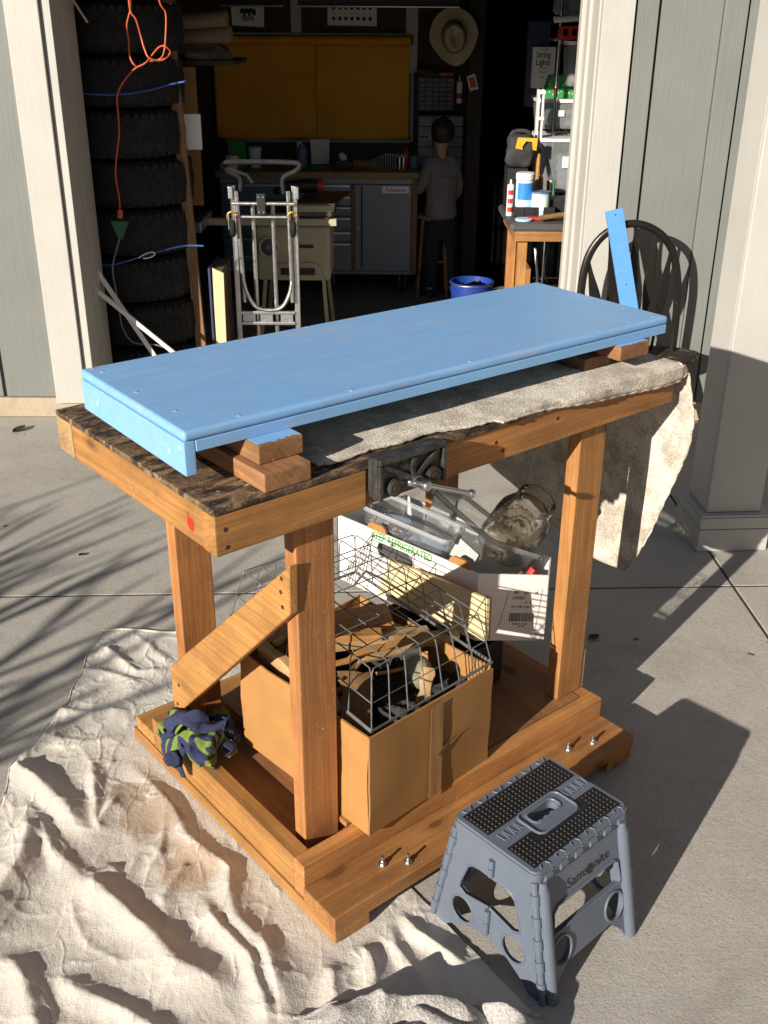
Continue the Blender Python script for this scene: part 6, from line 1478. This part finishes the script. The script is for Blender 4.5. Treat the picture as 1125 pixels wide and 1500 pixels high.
# local: +y faces the back wall, x to the child's right
bv = [(0, 0, 0.52), (0, 0.005, 0.64), (0, 0.0, 0.78), (0, 0.005, 0.85), (0, 0.012, 0.895), (0, 0.02, 0.95), (0, 0.024, 1.02),
      (-0.075, 0, 0.82), (-0.115, 0.01, 0.70), (-0.120, 0.095, 0.64), (-0.118, 0.135, 0.63),
      (0.075, 0, 0.82), (0.110, 0.0, 0.69), (0.115, 0.07, 0.60), (0.112, 0.105, 0.585),
      (-0.052, 0, 0.48), (-0.055, 0.012, 0.28), (-0.058, -0.005, 0.06), (-0.060, 0.055, 0.03),
      (0.052, 0, 0.48), (0.055, 0.01, 0.28), (0.060, -0.005, 0.06), (0.064, 0.055, 0.03)]
be = [(0, 1), (1, 2), (2, 3), (3, 4), (4, 5), (5, 6), (2, 7), (7, 8), (8, 9), (9, 10), (2, 11), (11, 12), (12, 13), (13, 14), (0, 15), (15, 16), (16, 17), (17, 18), (0, 19), (19, 20), (20, 21), (21, 22)]
brd = [(0.070, 0.05), (0.060, 0.045), (0.050, 0.040), (0.030, 0.028), (0.030, 0.030), (0.060, 0.064), (0.053, 0.058), 0.026, 0.023, 0.020, 0.018, 0.026, 0.023, 0.020, 0.018, 0.050, 0.037, 0.026, 0.022, 0.050, 0.037, 0.026, 0.022]
skin_mesh('body', bv, be, brd, 'skin', boy)
skin_mesh('shirt', [(0, 0, 0.47), (0, 0, 0.56), (0, 0.005, 0.66), (0, 0.0, 0.785), (0, 0.004, 0.845), (-0.080, 0, 0.825), (-0.120, 0.01, 0.70), (-0.123, 0.088, 0.645), (0.080, 0, 0.825), (0.116, 0.0, 0.69), (0.119, 0.062, 0.605)],
          [(0, 1), (1, 2), (2, 3), (3, 4), (3, 5), (5, 6), (6, 7), (3, 8), (8, 9), (9, 10)], [(0.118, 0.092), (0.112, 0.088), (0.104, 0.080), (0.098, 0.074), (0.044, 0.042), 0.050, 0.037, 0.031, 0.042, 0.037, 0.031], 'shirt_gray', boy, root=2)
skin_mesh('trousers', [(0, 0, 0.53), (0, 0, 0.46), (-0.055, 0, 0.40), (-0.057, 0.012, 0.25), (-0.060, 0, 0.05), (0.055, 0, 0.40), (0.057, 0.01, 0.25), (0.062, 0, 0.05)], [(0, 1), (1, 2), (2, 3), (3, 4), (1, 5), (5, 6), (6, 7)], [(0.088, 0.07), (0.088, 0.072), 0.060, 0.052, 0.046, 0.060, 0.052, 0.046], 'pants_dark', boy)
for s in (-1, 1):
    m = MB(); m.box(-0.032, 0.032, -0.05, 0.10, 0.0, 0.042, bev=0.016, seg=3); o = obj('shoe', m, 'black_plastic', boy); o.location += Vector((s * 0.061, 0, 0.001))
m = MB(); bmesh.ops.create_icosphere(m.bm, subdivisions=4, radius=0.077)
for v in list(m.bm.verts): v.co = Vector((v.co.x * 0.92, v.co.y * 1.0, v.co.z * 1.05)) * (1 + 0.10 * fbm((v.co.x * 1.6, v.co.y * 1.6, v.co.z * 0.5), 34, 3))
bmesh.ops.delete(m.bm, geom=[v for v in m.bm.verts if v.co.y > 0.040 and v.co.z < 0.03], context='VERTS')
o = obj('hair', m, 'hair_dark', boy, center=False); o.location = (0, 0.008, 1.012)
for s in (-1, 1):
    m = MB(); bmesh.ops.create_uvsphere(m.bm, u_segments=10, v_segments=8, radius=0.017, matrix=Matrix.Diagonal((0.45, 0.8, 1.2, 1))); o = obj('ear', m, 'skin', boy); o.location = (s * 0.078, 0.022, 0.985)
m = MB(); bmesh.ops.create_uvsphere(m.bm, u_segments=10, v_segments=8, radius=0.011); o = obj('nose', m, 'skin', boy); o.location = (0, 0.096, 0.985)
for s in (-1, 1):
    m = MB(); bmesh.ops.create_uvsphere(m.bm, u_segments=8, v_segments=6, radius=0.007); o = obj('eye', m, 'ink', boy); o.location = (s * 0.026, 0.085, 1.0)
    hx_, hy_, hz_ = (s * 0.117, 0.135 if s < 0 else 0.105, 0.628 if s < 0 else 0.583)
    for k in range(4):
        m = MB(); m.tube([(hx_ + 0.009 * (k - 1.5), hy_ + 0.010, hz_), (hx_ + 0.010 * (k - 1.5), hy_ + 0.032 + 0.004 * (k in (1, 2)), hz_ - 0.004), (hx_ + 0.010 * (k - 1.5), hy_ + 0.046 + 0.004 * (k in (1, 2)), hz_ - 0.018)], [0.0055, 0.005, 0.004], 8); obj('finger', m, 'skin', boy)
    m = MB(); m.tube([(hx_ - s * 0.012, hy_, hz_), (hx_ - s * 0.026, hy_ + 0.018, hz_ - 0.004), (hx_ - s * 0.024, hy_ + 0.034, hz_ - 0.010)], [0.007, 0.006, 0.0045], 8); obj('thumb', m, 'skin', boy)

# blue bucket
bk = thing('bucket', 'royal blue plastic bucket with dark rags on the garage floor', 'bucket', (0.49, 5.92, 0.004)); bk.scale = (0.92, 0.92, 0.94)
m = MB(); m.lathe([(0.0, 0.0), (0.105, 0.001), (0.128, 0.255), (0.134, 0.257), (0.134, 0.268), (0.129, 0.270), (0.130, 0.295), (0.136, 0.296), (0.136, 0.310), (0.126, 0.310), (0.102, 0.01), (0, 0.009)], 40); obj('bucket_shell', m, 'bucket_blue', bk)
m = MB(); m.tube([(0.136 * math.cos(k * PI / 14), 0.136 * math.sin(k * PI / 14) * 0.99, 0.300 + 0.002 * math.sin(k)) for k in range(28)], 0.0035, 6, closed=True); obj('rim', m, 'zinc', bk)
m = MB(); m.grid(24, 8, lambda a, b: Vector((0.112 * b * math.cos(a * 2 * PI), 0.112 * b * math.sin(a * 2 * PI), 0.27 + 0.05 * fbm((b * math.cos(a * 2 * PI), b * math.sin(a * 2 * PI), 1), 3, 3))), closed_u=True); obj('rags', m, 'black_cloth', bk)

# ------------------------------------------------------------------ side table by the right jamb
tt = thing('side_table', 'small timber table with a dark speckled top just inside the door', 'table', (0.88, 5.27, 0.004)); SO2 = (0.88, 5.27, 0.004)
m = MB(); m.prism(rrect(0.580, 1.20, 5.0, 5.56, 0.020, 5), 0.032, o=(0, 0, 0.743)); bmesh.ops.bevel(m.bm, geom=[e for e in m.bm.edges if e.calc_face_angle(0) > 1], offset=0.006, segments=3, affect='EDGES'); obj('tabletop', m, 'laminate_dark', tt, off=SO2)
def tb2(name, a, mat): m = MB(); m.box(*a, bev=0.003); obj(name, m, mat, tt, off=SO2)
tb2('apron', (0.608, 1.18, 5.018, 5.038, 0.690, 0.742), 'fir_x'); tb2('apron', (0.608, 0.628, 5.039, 5.54, 0.690, 0.742), 'fir_y'); tb2('apron', (0.629, 1.18, 5.52, 5.54, 0.690, 0.742), 'fir_x')
for x, y in ((0.6295, 5.039), (0.6295, 5.474), (1.13, 5.039), (1.13, 5.474)): tb2('leg', (x, x + 0.045, y, y + 0.045, 0.0055, 0.7415), 'fir_z')
ZT2 = 0.7755
tr = thing('black_tray', 'black plastic caddy holding the wipes tub and paint tin', 'caddy', (0.71, 5.21, ZT2))
m = MB(); m.box(-0.095, 0.10, -0.06, 0.075, 0.0, 0.006); obj('tray_base', m, 'black_plastic', tr)
for a in ((-0.095, 0.10, -0.060, -0.055), (-0.095, 0.10, 0.07, 0.075), (-0.095, -0.09, -0.0545, 0.0695), (0.095, 0.10, -0.0545, 0.0695)): m = MB(); m.box(*a, 0.0065, 0.052, bev=0.001); obj('tray_side', m, 'black_plastic', tr)
for x in (-0.05, 0.0, 0.05): m = MB(); m.box(x, x + 0.003, -0.0635, -0.0605, 0.0, 0.05); obj('tray_rib', m, 'black_plastic', tr)
wt = thing('wipes_tub', 'round white and blue tub of wipes standing in the black caddy', 'tub', (0.668, 5.215, ZT2 + 0.0065))
m = MB(); m.lathe([(0, 0), (0.042, 0.001), (0.043, 0.165), (0, 0.166)], 32); obj('tub', m, 'white_plastic', wt)
m = MB(); m.lathe([(0.0436, 0.02), (0.0436, 0.155)], 32); obj('label_band', m, 'wipes_pale', wt)
m = MB(); m.lathe([(0.0440, 0.075), (0.0440, 0.152)], 20, a0=R(215), a1=R(340)); obj('label_patch', m, 'wipes_blue', wt)
m = MB(); m.lathe([(0.0444, 0.085), (0.0444, 0.115)], 6, a0=R(322), a1=R(345)); obj('label_dot', m, 'red_plastic', wt)
m = MB(); m.lathe([(0.045, 0.167), (0.046, 0.170), (0.046, 0.192), (0.040, 0.197), (0, 0.198)], 32); obj('lid', m, 'white_plastic', wt)
pc = thing('paint_tin', 'small pale paint tin with a blue rim in the front of the caddy', 'paint tin', (0.745, 5.195, ZT2 + 0.0065))
m = MB(); m.lathe([(0, 0), (0.046, 0.001), (0.046, 0.105), (0, 0.106)], 32); obj('tin', m, 'wipes_pale', pc)
m = MB(); m.lathe([(0.0464, 0.03), (0.0464, 0.09)], 16, a0=R(200), a1=R(300)); obj('label_patch', m, 'paper', pc)
m = MB(); m.lathe([(0.048, 0.106), (0.049, 0.110), (0.048, 0.113), (0.040, 0.112), (0, 0.108)], 32); obj('lid', m, 'cabinet_blue', pc)
mk = thing('caulk_tube', 'red and white caulk tube standing left of the wipes tub', 'caulk tube', (0.600, 5.22, ZT2))
m = MB(); m.lathe([(0, 0), (0.016, 0.001), (0.016, 0.145), (0.006, 0.150), (0.004, 0.17), (0, 0.17)], 16); obj('tube', m, 'white_plastic', mk)
for z0 in (0.02, 0.06, 0.10): m = MB(); m.lathe([(0.0165, z0), (0.0165, z0 + 0.022)], 10, a0=R(220), a1=R(330)); obj('label_band', m, 'red_plastic', mk)
lathe_thing('jar_lid', [(0, 0), (0.040, 0.001), (0.042, 0.008), (0.038, 0.011), (0, 0.010)], (0.655, 5.085, ZT2), 'wipes_pale', 'pale blue round lid lying at the front of the side table', 'lid')
wbox('red_pan', 0.675, 0.79, 5.09, 5.14, ZT2, 0.790, 'red_plastic', 'flat red tool lying behind the blue lid on the side table', 'tool', 0.004)
curve_thing('wooden_handle', [(0.728, 5.045, 0.795), (0.80, 5.06, 0.803), (0.95, 5.10, 0.818)], 0.0125, 'stud_z', 'brown wooden tool handle lying on the edge of the side table', 'tool handle', None, 14)
for x, mt, lb in ((0.80, 'red_plastic', 'red marker standing in the tray behind the paint tin'), (0.812, 'white_plastic', 'white marker standing in the tray behind the paint tin'), (0.828, 'green_plastic', 'green marker standing in the tray behind the paint tin')):
    curve_thing('marker', [(x, 5.33, ZT2), (x - 0.004, 5.34, ZT2 + 0.15)], 0.007, mt, lb, 'marker', 'markers behind the paint tin')
wbox('black_case', 0.78, 0.93, 5.20, 5.31, ZT2, 0.86, 'black_plastic', 'black case on the side table beside the door jamb', 'case', 0.01)
# tool bag on an added box, coloured black for the dark under it
wbox('dark_support', 0.60, 0.70, 5.38, 5.54, ZT2, 0.975, 'black_plastic', 'added black support under the tool bag on the side table', 'bin')
tg = thing('tool_bag', 'soft black tool bag with yellow plastic clasp on the added black support', 'tool bag', (0.660, 5.44, 0.976))
m = MB(); m.box(-0.066, 0.070, -0.06, 0.06, 0.0, 0.150, bev=0.03, seg=4)
bmesh.ops.subdivide_edges(m.bm, edges=[e for e in m.bm.edges if e.calc_length() > 0.03], cuts=5, use_grid_fill=True)
for v in m.bm.verts: v.co += v.co.normalized() * 0.014 * fbm(v.co, 16, 3)
obj('bag_body', m, 'tool_bag', tg)
m = MB(); m.prism([(-0.03, 0.095), (-0.02, 0.145), (0.075, 0.142), (0.072, 0.085), (0.055, 0.088), (0.050, 0.125), (0.020, 0.128), (0.004, 0.105), (0.004, 0.088)], -0.012, o=(0, -0.072, 0), ex=(1, 0, 0), ey=(0, 0, 1)); obj('clasp', m, 'yellow', tg)
m = MB(); m.tube(smooth_path([(-0.05, 0, 0.142), (-0.03, 0, 0.166), (0.03, 0, 0.166), (0.05, 0, 0.142)], 6), 0.010, 8); obj('handle', m, 'tool_bag', tg)
curve_thing('wood_dowel', [(0.735, 5.30, ZT2), (0.757, 5.44, 1.06)], 0.010, 'fir_z', 'thin brown dowel leaning beside the tool bag', 'dowel')
# things under the table
gb = thing('gas_bottle', 'round grey gas bottle under the side table', 'gas bottle', (0.885, 5.33, 0.0055))
m = MB(); m.lathe([(0, 0.0), (0.095, 0.004), (0.125, 0.04), (0.130, 0.20), (0.120, 0.26), (0.08, 0.30), (0.03, 0.315), (0, 0.316)], 32); obj('bottle_body', m, 'cabinet_gray', gb)
m = MB(); m.tube([(0.075 * math.cos(k * PI / 10), 0.075 * math.sin(k * PI / 10), 0.36) for k in range(20)], 0.007, 8, closed=True); obj('collar_ring', m, 'cabinet_gray', gb)
for a in (0.3, 2.4, 4.5): m = MB(); m.tube([(0.075 * math.cos(a), 0.075 * math.sin(a), 0.29), (0.075 * math.cos(a), 0.075 * math.sin(a), 0.36)], 0.007, 8); obj('collar_post', m, 'cabinet_gray', gb)
m = MB(); m.box(-0.035, 0.03, -0.136, -0.131, 0.10, 0.15); obj('label', m, 'yellow', gb)
wbox('wood_board', 0.70, 0.735, 5.30, 5.46, 0.0055, 0.50, 'fir_z', 'upright brown board standing under the side table', 'board')
wbox('white_bottle', 0.690, 0.735, 5.20, 5.26, 0.0055, 0.30, 'white_plastic', 'white plastic jug standing under the side table', 'jug', 0.015)
curve_thing('white_hose', smooth_path([(0.74, 5.24, 0.62), (0.76, 5.22, 0.45), (0.755, 5.22, 0.30), (0.775, 5.22, 0.02)], 6), 0.006, 'white_plastic', 'thin white hose hanging under the side table', 'hose')

# ------------------------------------------------------------------ wire shelving with totes at the right
sf = thing('wire_shelf', 'chrome wire shelving unit behind the right jamb of the garage', 'shelving', (0.98, 5.75, 0.004)); WO2 = (0.98, 5.75, 0.004)
for x in (0.842, 1.25):
    for y in (5.60, 5.98): m = MB(); m.tube([(x + (0.058 if y > 5.9 and x < 1 else 0), y, 0.006), (x + (0.058 if y > 5.9 and x < 1 else 0), y, 1.95)], 0.009, 10); obj('post', m, 'chrome', sf, off=WO2)
for z in (0.30, 0.835, 1.125, 1.545):
    for y in (5.60, 5.79, 5.98): m = MB(); m.tube([(0.842, y, z), (1.25, y, z)], 0.0045, 6); obj('shelf_wire', m, 'black_plastic' if z < 1.3 else 'chrome', sf, off=WO2)
    for k in range(13): m = MB(); x = 0.845 + 0.0337 * k; m.tube([(x, 5.60, z + 0.004), (x, 5.98, z + 0.004)], 0.0022, 6); obj('shelf_wire', m, 'black_plastic' if z < 1.3 else 'chrome', sf, off=WO2)
    m = MB(); m.tube([(0.842 + 0.0113 * k, 5.598, z - (0.0 if k % 2 else 0.022)) for k in range(37)], 0.0026, 6); obj('shelf_truss', m, 'black_plastic', sf, off=WO2); m = MB(); m.tube([(0.842, 5.598, z - 0.024), (1.25, 5.598, z - 0.024)], 0.0035, 6); obj('shelf_wire', m, 'black_plastic', sf, off=WO2)
def tote(label, x0, x1, y0, y1, z0, z1, mat='clear_tote', lid='frost_lid', lm=True):
    t = thing('storage_tote', label, 'storage tote', ((x0 + x1) / 2, (y0 + y1) / 2, z0), 0, 'plastic totes on the wire shelves'); O = ((x0 + x1) / 2, (y0 + y1) / 2, z0)
    m = MB(); w_, d_ = (x1 - x0) / 2, (y1 - y0) / 2; H = z1 - z0
    rings = []
    for sc, z in ((0.86, 0.0), (0.9, 0.006), (1.0, H)):
        rings.append([m.bm.verts.new((x * sc, y * sc, z)) for x, y in rrect(-w_, w_, -d_, d_, 0.03, 4)])
    for a, b in zip(rings, rings[1:]):
        for k in range(len(a)): m.bm.faces.new((a[k], a[(k + 1) % len(a)], b[(k + 1) % len(a)], b[k]))
    m.bm.faces.new(rings[0]); obj('tote_shell', m, mat, t)
    m = MB(); m.prism(rrect(-w_ - 0.008, w_ + 0.008, -d_ - 0.008, d_ + 0.008, 0.03, 4), 0.016, o=(0, 0, H + 0.0005)); obj('lid', m, lid, t)
    if lm:
        m = MB(); m.box(-w_ * 0.35, -w_ * 0.12, -d_ - 0.004, -d_ - 0.001, H * 0.50, H * 0.72); obj('label', m, 'paper', t)
    m = MB(); m.box(-w_ * 0.7, w_ * 0.7, -d_ * 0.7, d_ * 0.7, 0.012, H * 0.72, bev=0.02)
    bmesh.ops.subdivide_edges(m.bm, edges=m.bm.edges[:], cuts=3, use_grid_fill=True)
    for v in m.bm.verts: v.co += v.co * 0.18 * fbm(v.co, 12, 3)
    obj('contents', m, 'cabinet_gray', t); return t
tote('lower large cloudy tote on the wire shelf beside the jamb', 0.775, 1.10, 5.48, 5.86, 0.845, 1.090, lm=True)
tote('upper cloudy tote under the green gift box', 0.765, 1.06, 5.62, 5.90, 1.135, 1.262)
tote('small clear tote under the red tray', 0.875, 1.06, 5.50, 5.70, 1.345, 1.53, 'clear_tote', 'white_plastic')
gbx = thing('gift_box', 'bright green patterned gift box sitting on the upper tote', 'gift box', (0.850, 5.74, 1.280))
m = MB(); m.box(-0.055, 0.105, -0.06, 0.06, 0.0, 0.105, bev=0.003, mtx=None)
for v in m.bm.verts:
    if v.co.z > 0.05 and v.co.x < 0: v.co.x += 0.030
obj('box_body', m, 'gift_green', gbx)
q = random.Random(5)
for k in range(26):
    x, z = -0.03 + 0.13 * q.random(), 0.012 + 0.08 * q.random(); m = MB(); m.prism(circ(x, z, 0.0035, 0.005, 8), 0.0006, o=(0, -0.0605, 0), ex=(1, 0, 0), ey=(0, 0, 1)); obj('pattern_dot', m, 'gift_dot', gbx)
m = MB(); m.prism([(-0.012, 0.03), (0.018, 0.036), (0.014, 0.066), (-0.014, 0.06)], 0.0008, o=(0, -0.0612, 0), ex=(1, 0, 0), ey=(0, 0, 1)); obj('pattern_patch', m, 'orange_cord', gbx)
rtt = thing('red_tray', 'shallow red plastic tray with square holes on the top wire shelf', 'tray', (0.90, 5.58, 1.552))
m = MB(); m.box(-0.10, 0.14, -0.06, 0.06, 0.0, 0.006); obj('tray_base', m, 'red_plastic', rtt)
m = MB(); m.prism([(-0.085, 0.006), (0.14, 0.006), (0.14, 0.06), (-0.075, 0.06)], -0.005, holes=[rrect(x, x + 0.022, 0.018, 0.048, 0.004) for x in (-0.055, -0.012, 0.031, 0.074)], o=(0, -0.060, 0), ex=(1, 0, 0), ey=(0, 0, 1)); obj('tray_side', m, 'red_plastic', rtt)
curve_thing('white_roll', [(0.795, 5.50, 1.640), (0.95, 5.52, 1.650)], 0.015, 'white_plastic', 'short white tube lying across the red tray', 'tube', None, 14)
m = MB(); m.lathe([(0, 0), (0.10, 0.001), (0.115, 0.02), (0.10, 0.20), (0, 0.21)], 24); o = single('gray_bin', m, 'cabinet_gray', 'big grey round bin at the very top of the wire shelves', 'bin'); o.location += Vector((0.93, 5.72, 1.66))
sl = thing('carton', 'flat grey carton printed String Lights standing left of the green gift box', 'carton', (0.83, 6.12, 1.30))
m = MB(); m.box(-0.045, 0.075, 0.0, 0.05, 0.0, 0.205, bev=0.002); obj('carton_body', m, 'white_card', sl)
for tx, z, sz in (('String', 0.165, 0.042), ('Lights', 0.128, 0.042), ('3 in 1 LED', 0.192, 0.014), ('warm white', 0.10, 0.012), ('100 bulbs', 0.08, 0.012), ('indoor', 0.055, 0.012)):
    text('print', tx, sz, 'ink', sl, (0.010, -0.0008, z), rot_basis((1, 0, 0), (0, 0, 1)), sx=0.8, bold=0.0006 if sz > 0.03 else 0)
wbox('purple_carton', 0.76, 0.88, 6.18, 6.24, 1.20, 1.63, 'navy', 'dark purple carton behind the printed carton', 'carton')
wf2 = thing('shelf_rack', 'white slatted plastic rack between the totes and the tool bag', 'rack', (0.80, 5.58, 0.776))
for x in (0.742, 0.764):
    m = MB(); m.box(x, x + 0.010, 5.50, 5.56, 0.78, 1.33, bev=0.002); obj('rack_post', m, 'white_plastic', wf2, off=(0.80, 5.58, 0.776))
for z in (0.92, 1.05, 1.19, 1.31): m = MB(); m.box(0.740, 0.776, 5.495, 5.4995, z, z + 0.016); obj('rack_slat', m, 'white_plastic', wf2, off=(0.80, 5.58, 0.776))
# black sheet put in to keep the passage at the back right dark
m = MB(); m.grid(60, 12, lambda a, b: Vector((0.615 + 0.80 * a, 7.02 + 0.022 * math.sin(a * 40) + 0.01 * math.sin(a * 97), 0.01 + 2.24 * b)))
o = single('dark_passage_sheet', m, 'black_cloth', 'black sheet standing in for the dark at the back right of the garage', 'dark sheet', ang=80); s = o.modifiers.new('thickness', 'SOLIDIFY'); s.thickness = 0.003
# fallen leaves on the driveway
q = random.Random(21)
for k, (x, y, lb) in enumerate(((-1.60, 4.28, 'dry brown leaf lying near the garage footing at the left'), (-1.02, 3.12, 'small dark leaf in the tree shadow left of the bench'), (0.62, 2.62, 'crumbled dark leaf in the bench shadow right of the post'), (0.83, 1.86, 'tiny tan leaf on the sunny concrete right of the stool'))[:3]):
    m = MB(); s_ = (0.035, 0.014, 0.022, 0.010)[k]
    m.grid(7, 4, lambda a, b: Vector(((a - 0.5) * 2 * s_, (b - 0.5) * s_ * (1 - (2 * a - 1) ** 2) * 1.2, 0.002 + 0.25 * s_ * ((2 * b - 1) ** 2) + 0.2 * s_ * a * a)))
    o = single('dry_leaf', m, 'rust', lb, 'leaf', 'dry leaves on the driveway'); o.location += Vector((x, y, 0.001)); o.rotation_euler = (0, 0, q.random() * 6)

m = MB(); q = random.Random(31)
for k in range(36):
    x, y = q.uniform(-2.0, 2.4), q.uniform(0.6, 4.3); s_ = q.uniform(0.0015, 0.0055); a = q.uniform(0, 6.3)
    if -0.95 < x < 0.3 and y < 2.7: continue
    m.box(-s_ * 1.8, s_ * 1.8, -s_ * 0.7, s_ * 0.7, 0.0008, 0.0008 + s_ * 0.5, mtx=Matrix.Translation((x, y, 0)) @ Matrix.Rotation(a, 4, 'Z') @ Matrix.Rotation(0.2, 4, 'X'))
tag(obj('leaf_litter', m, 'drab_brown', smooth=False), 'tiny dark crumbs of leaf litter scattered over the driveway', 'leaf litter', kind='stuff')
# ------------------------------------------------------------------ bare shrub left of the camera: its twigs throw the streaks on the driveway
bark_t = thing('bare_shrub', 'bare branched shrub left of the driveway', 'shrub', (-3.55, -0.35, 0.0))
q = random.Random(4)
m = MB()
def limb(p, d, L, r, depth):
    pts = [p]; dd = d.copy(); k = 5
    for i in range(k):
        dd = (dd + Vector((q.uniform(-1, 1), q.uniform(-1, 1), q.uniform(-0.3, 0.6))) * 0.13).normalized(); pts.append(pts[-1] + dd * (L / k))
    m.tube(pts, [r * (1 - 0.55 * i / k) for i in range(k + 1)], 6)
    if depth > 0:
        for i in range(3 if depth > 1 else 2):
            t = q.uniform(0.35, 0.95); j = int(t * k); 
            nd = (dd + Vector((q.uniform(-1, 1), q.uniform(-1, 1), q.uniform(-0.1, 0.7))) * 0.65).normalized()
            limb(pts[j], nd, L * q.uniform(0.40, 0.6), r * 0.62, depth - 1)
for k in range(14):
    a = q.uniform(0, 2 * PI); b = Vector((0.22 * math.cos(a), 0.3 * math.sin(a), 0)); limb(b, Vector((0.22 * math.cos(a), 0.3 * math.sin(a), 1)).normalized(), q.uniform(1.1, 1.5), 0.030, 2)
obj('branches', m, 'bark', bark_t, center=False)
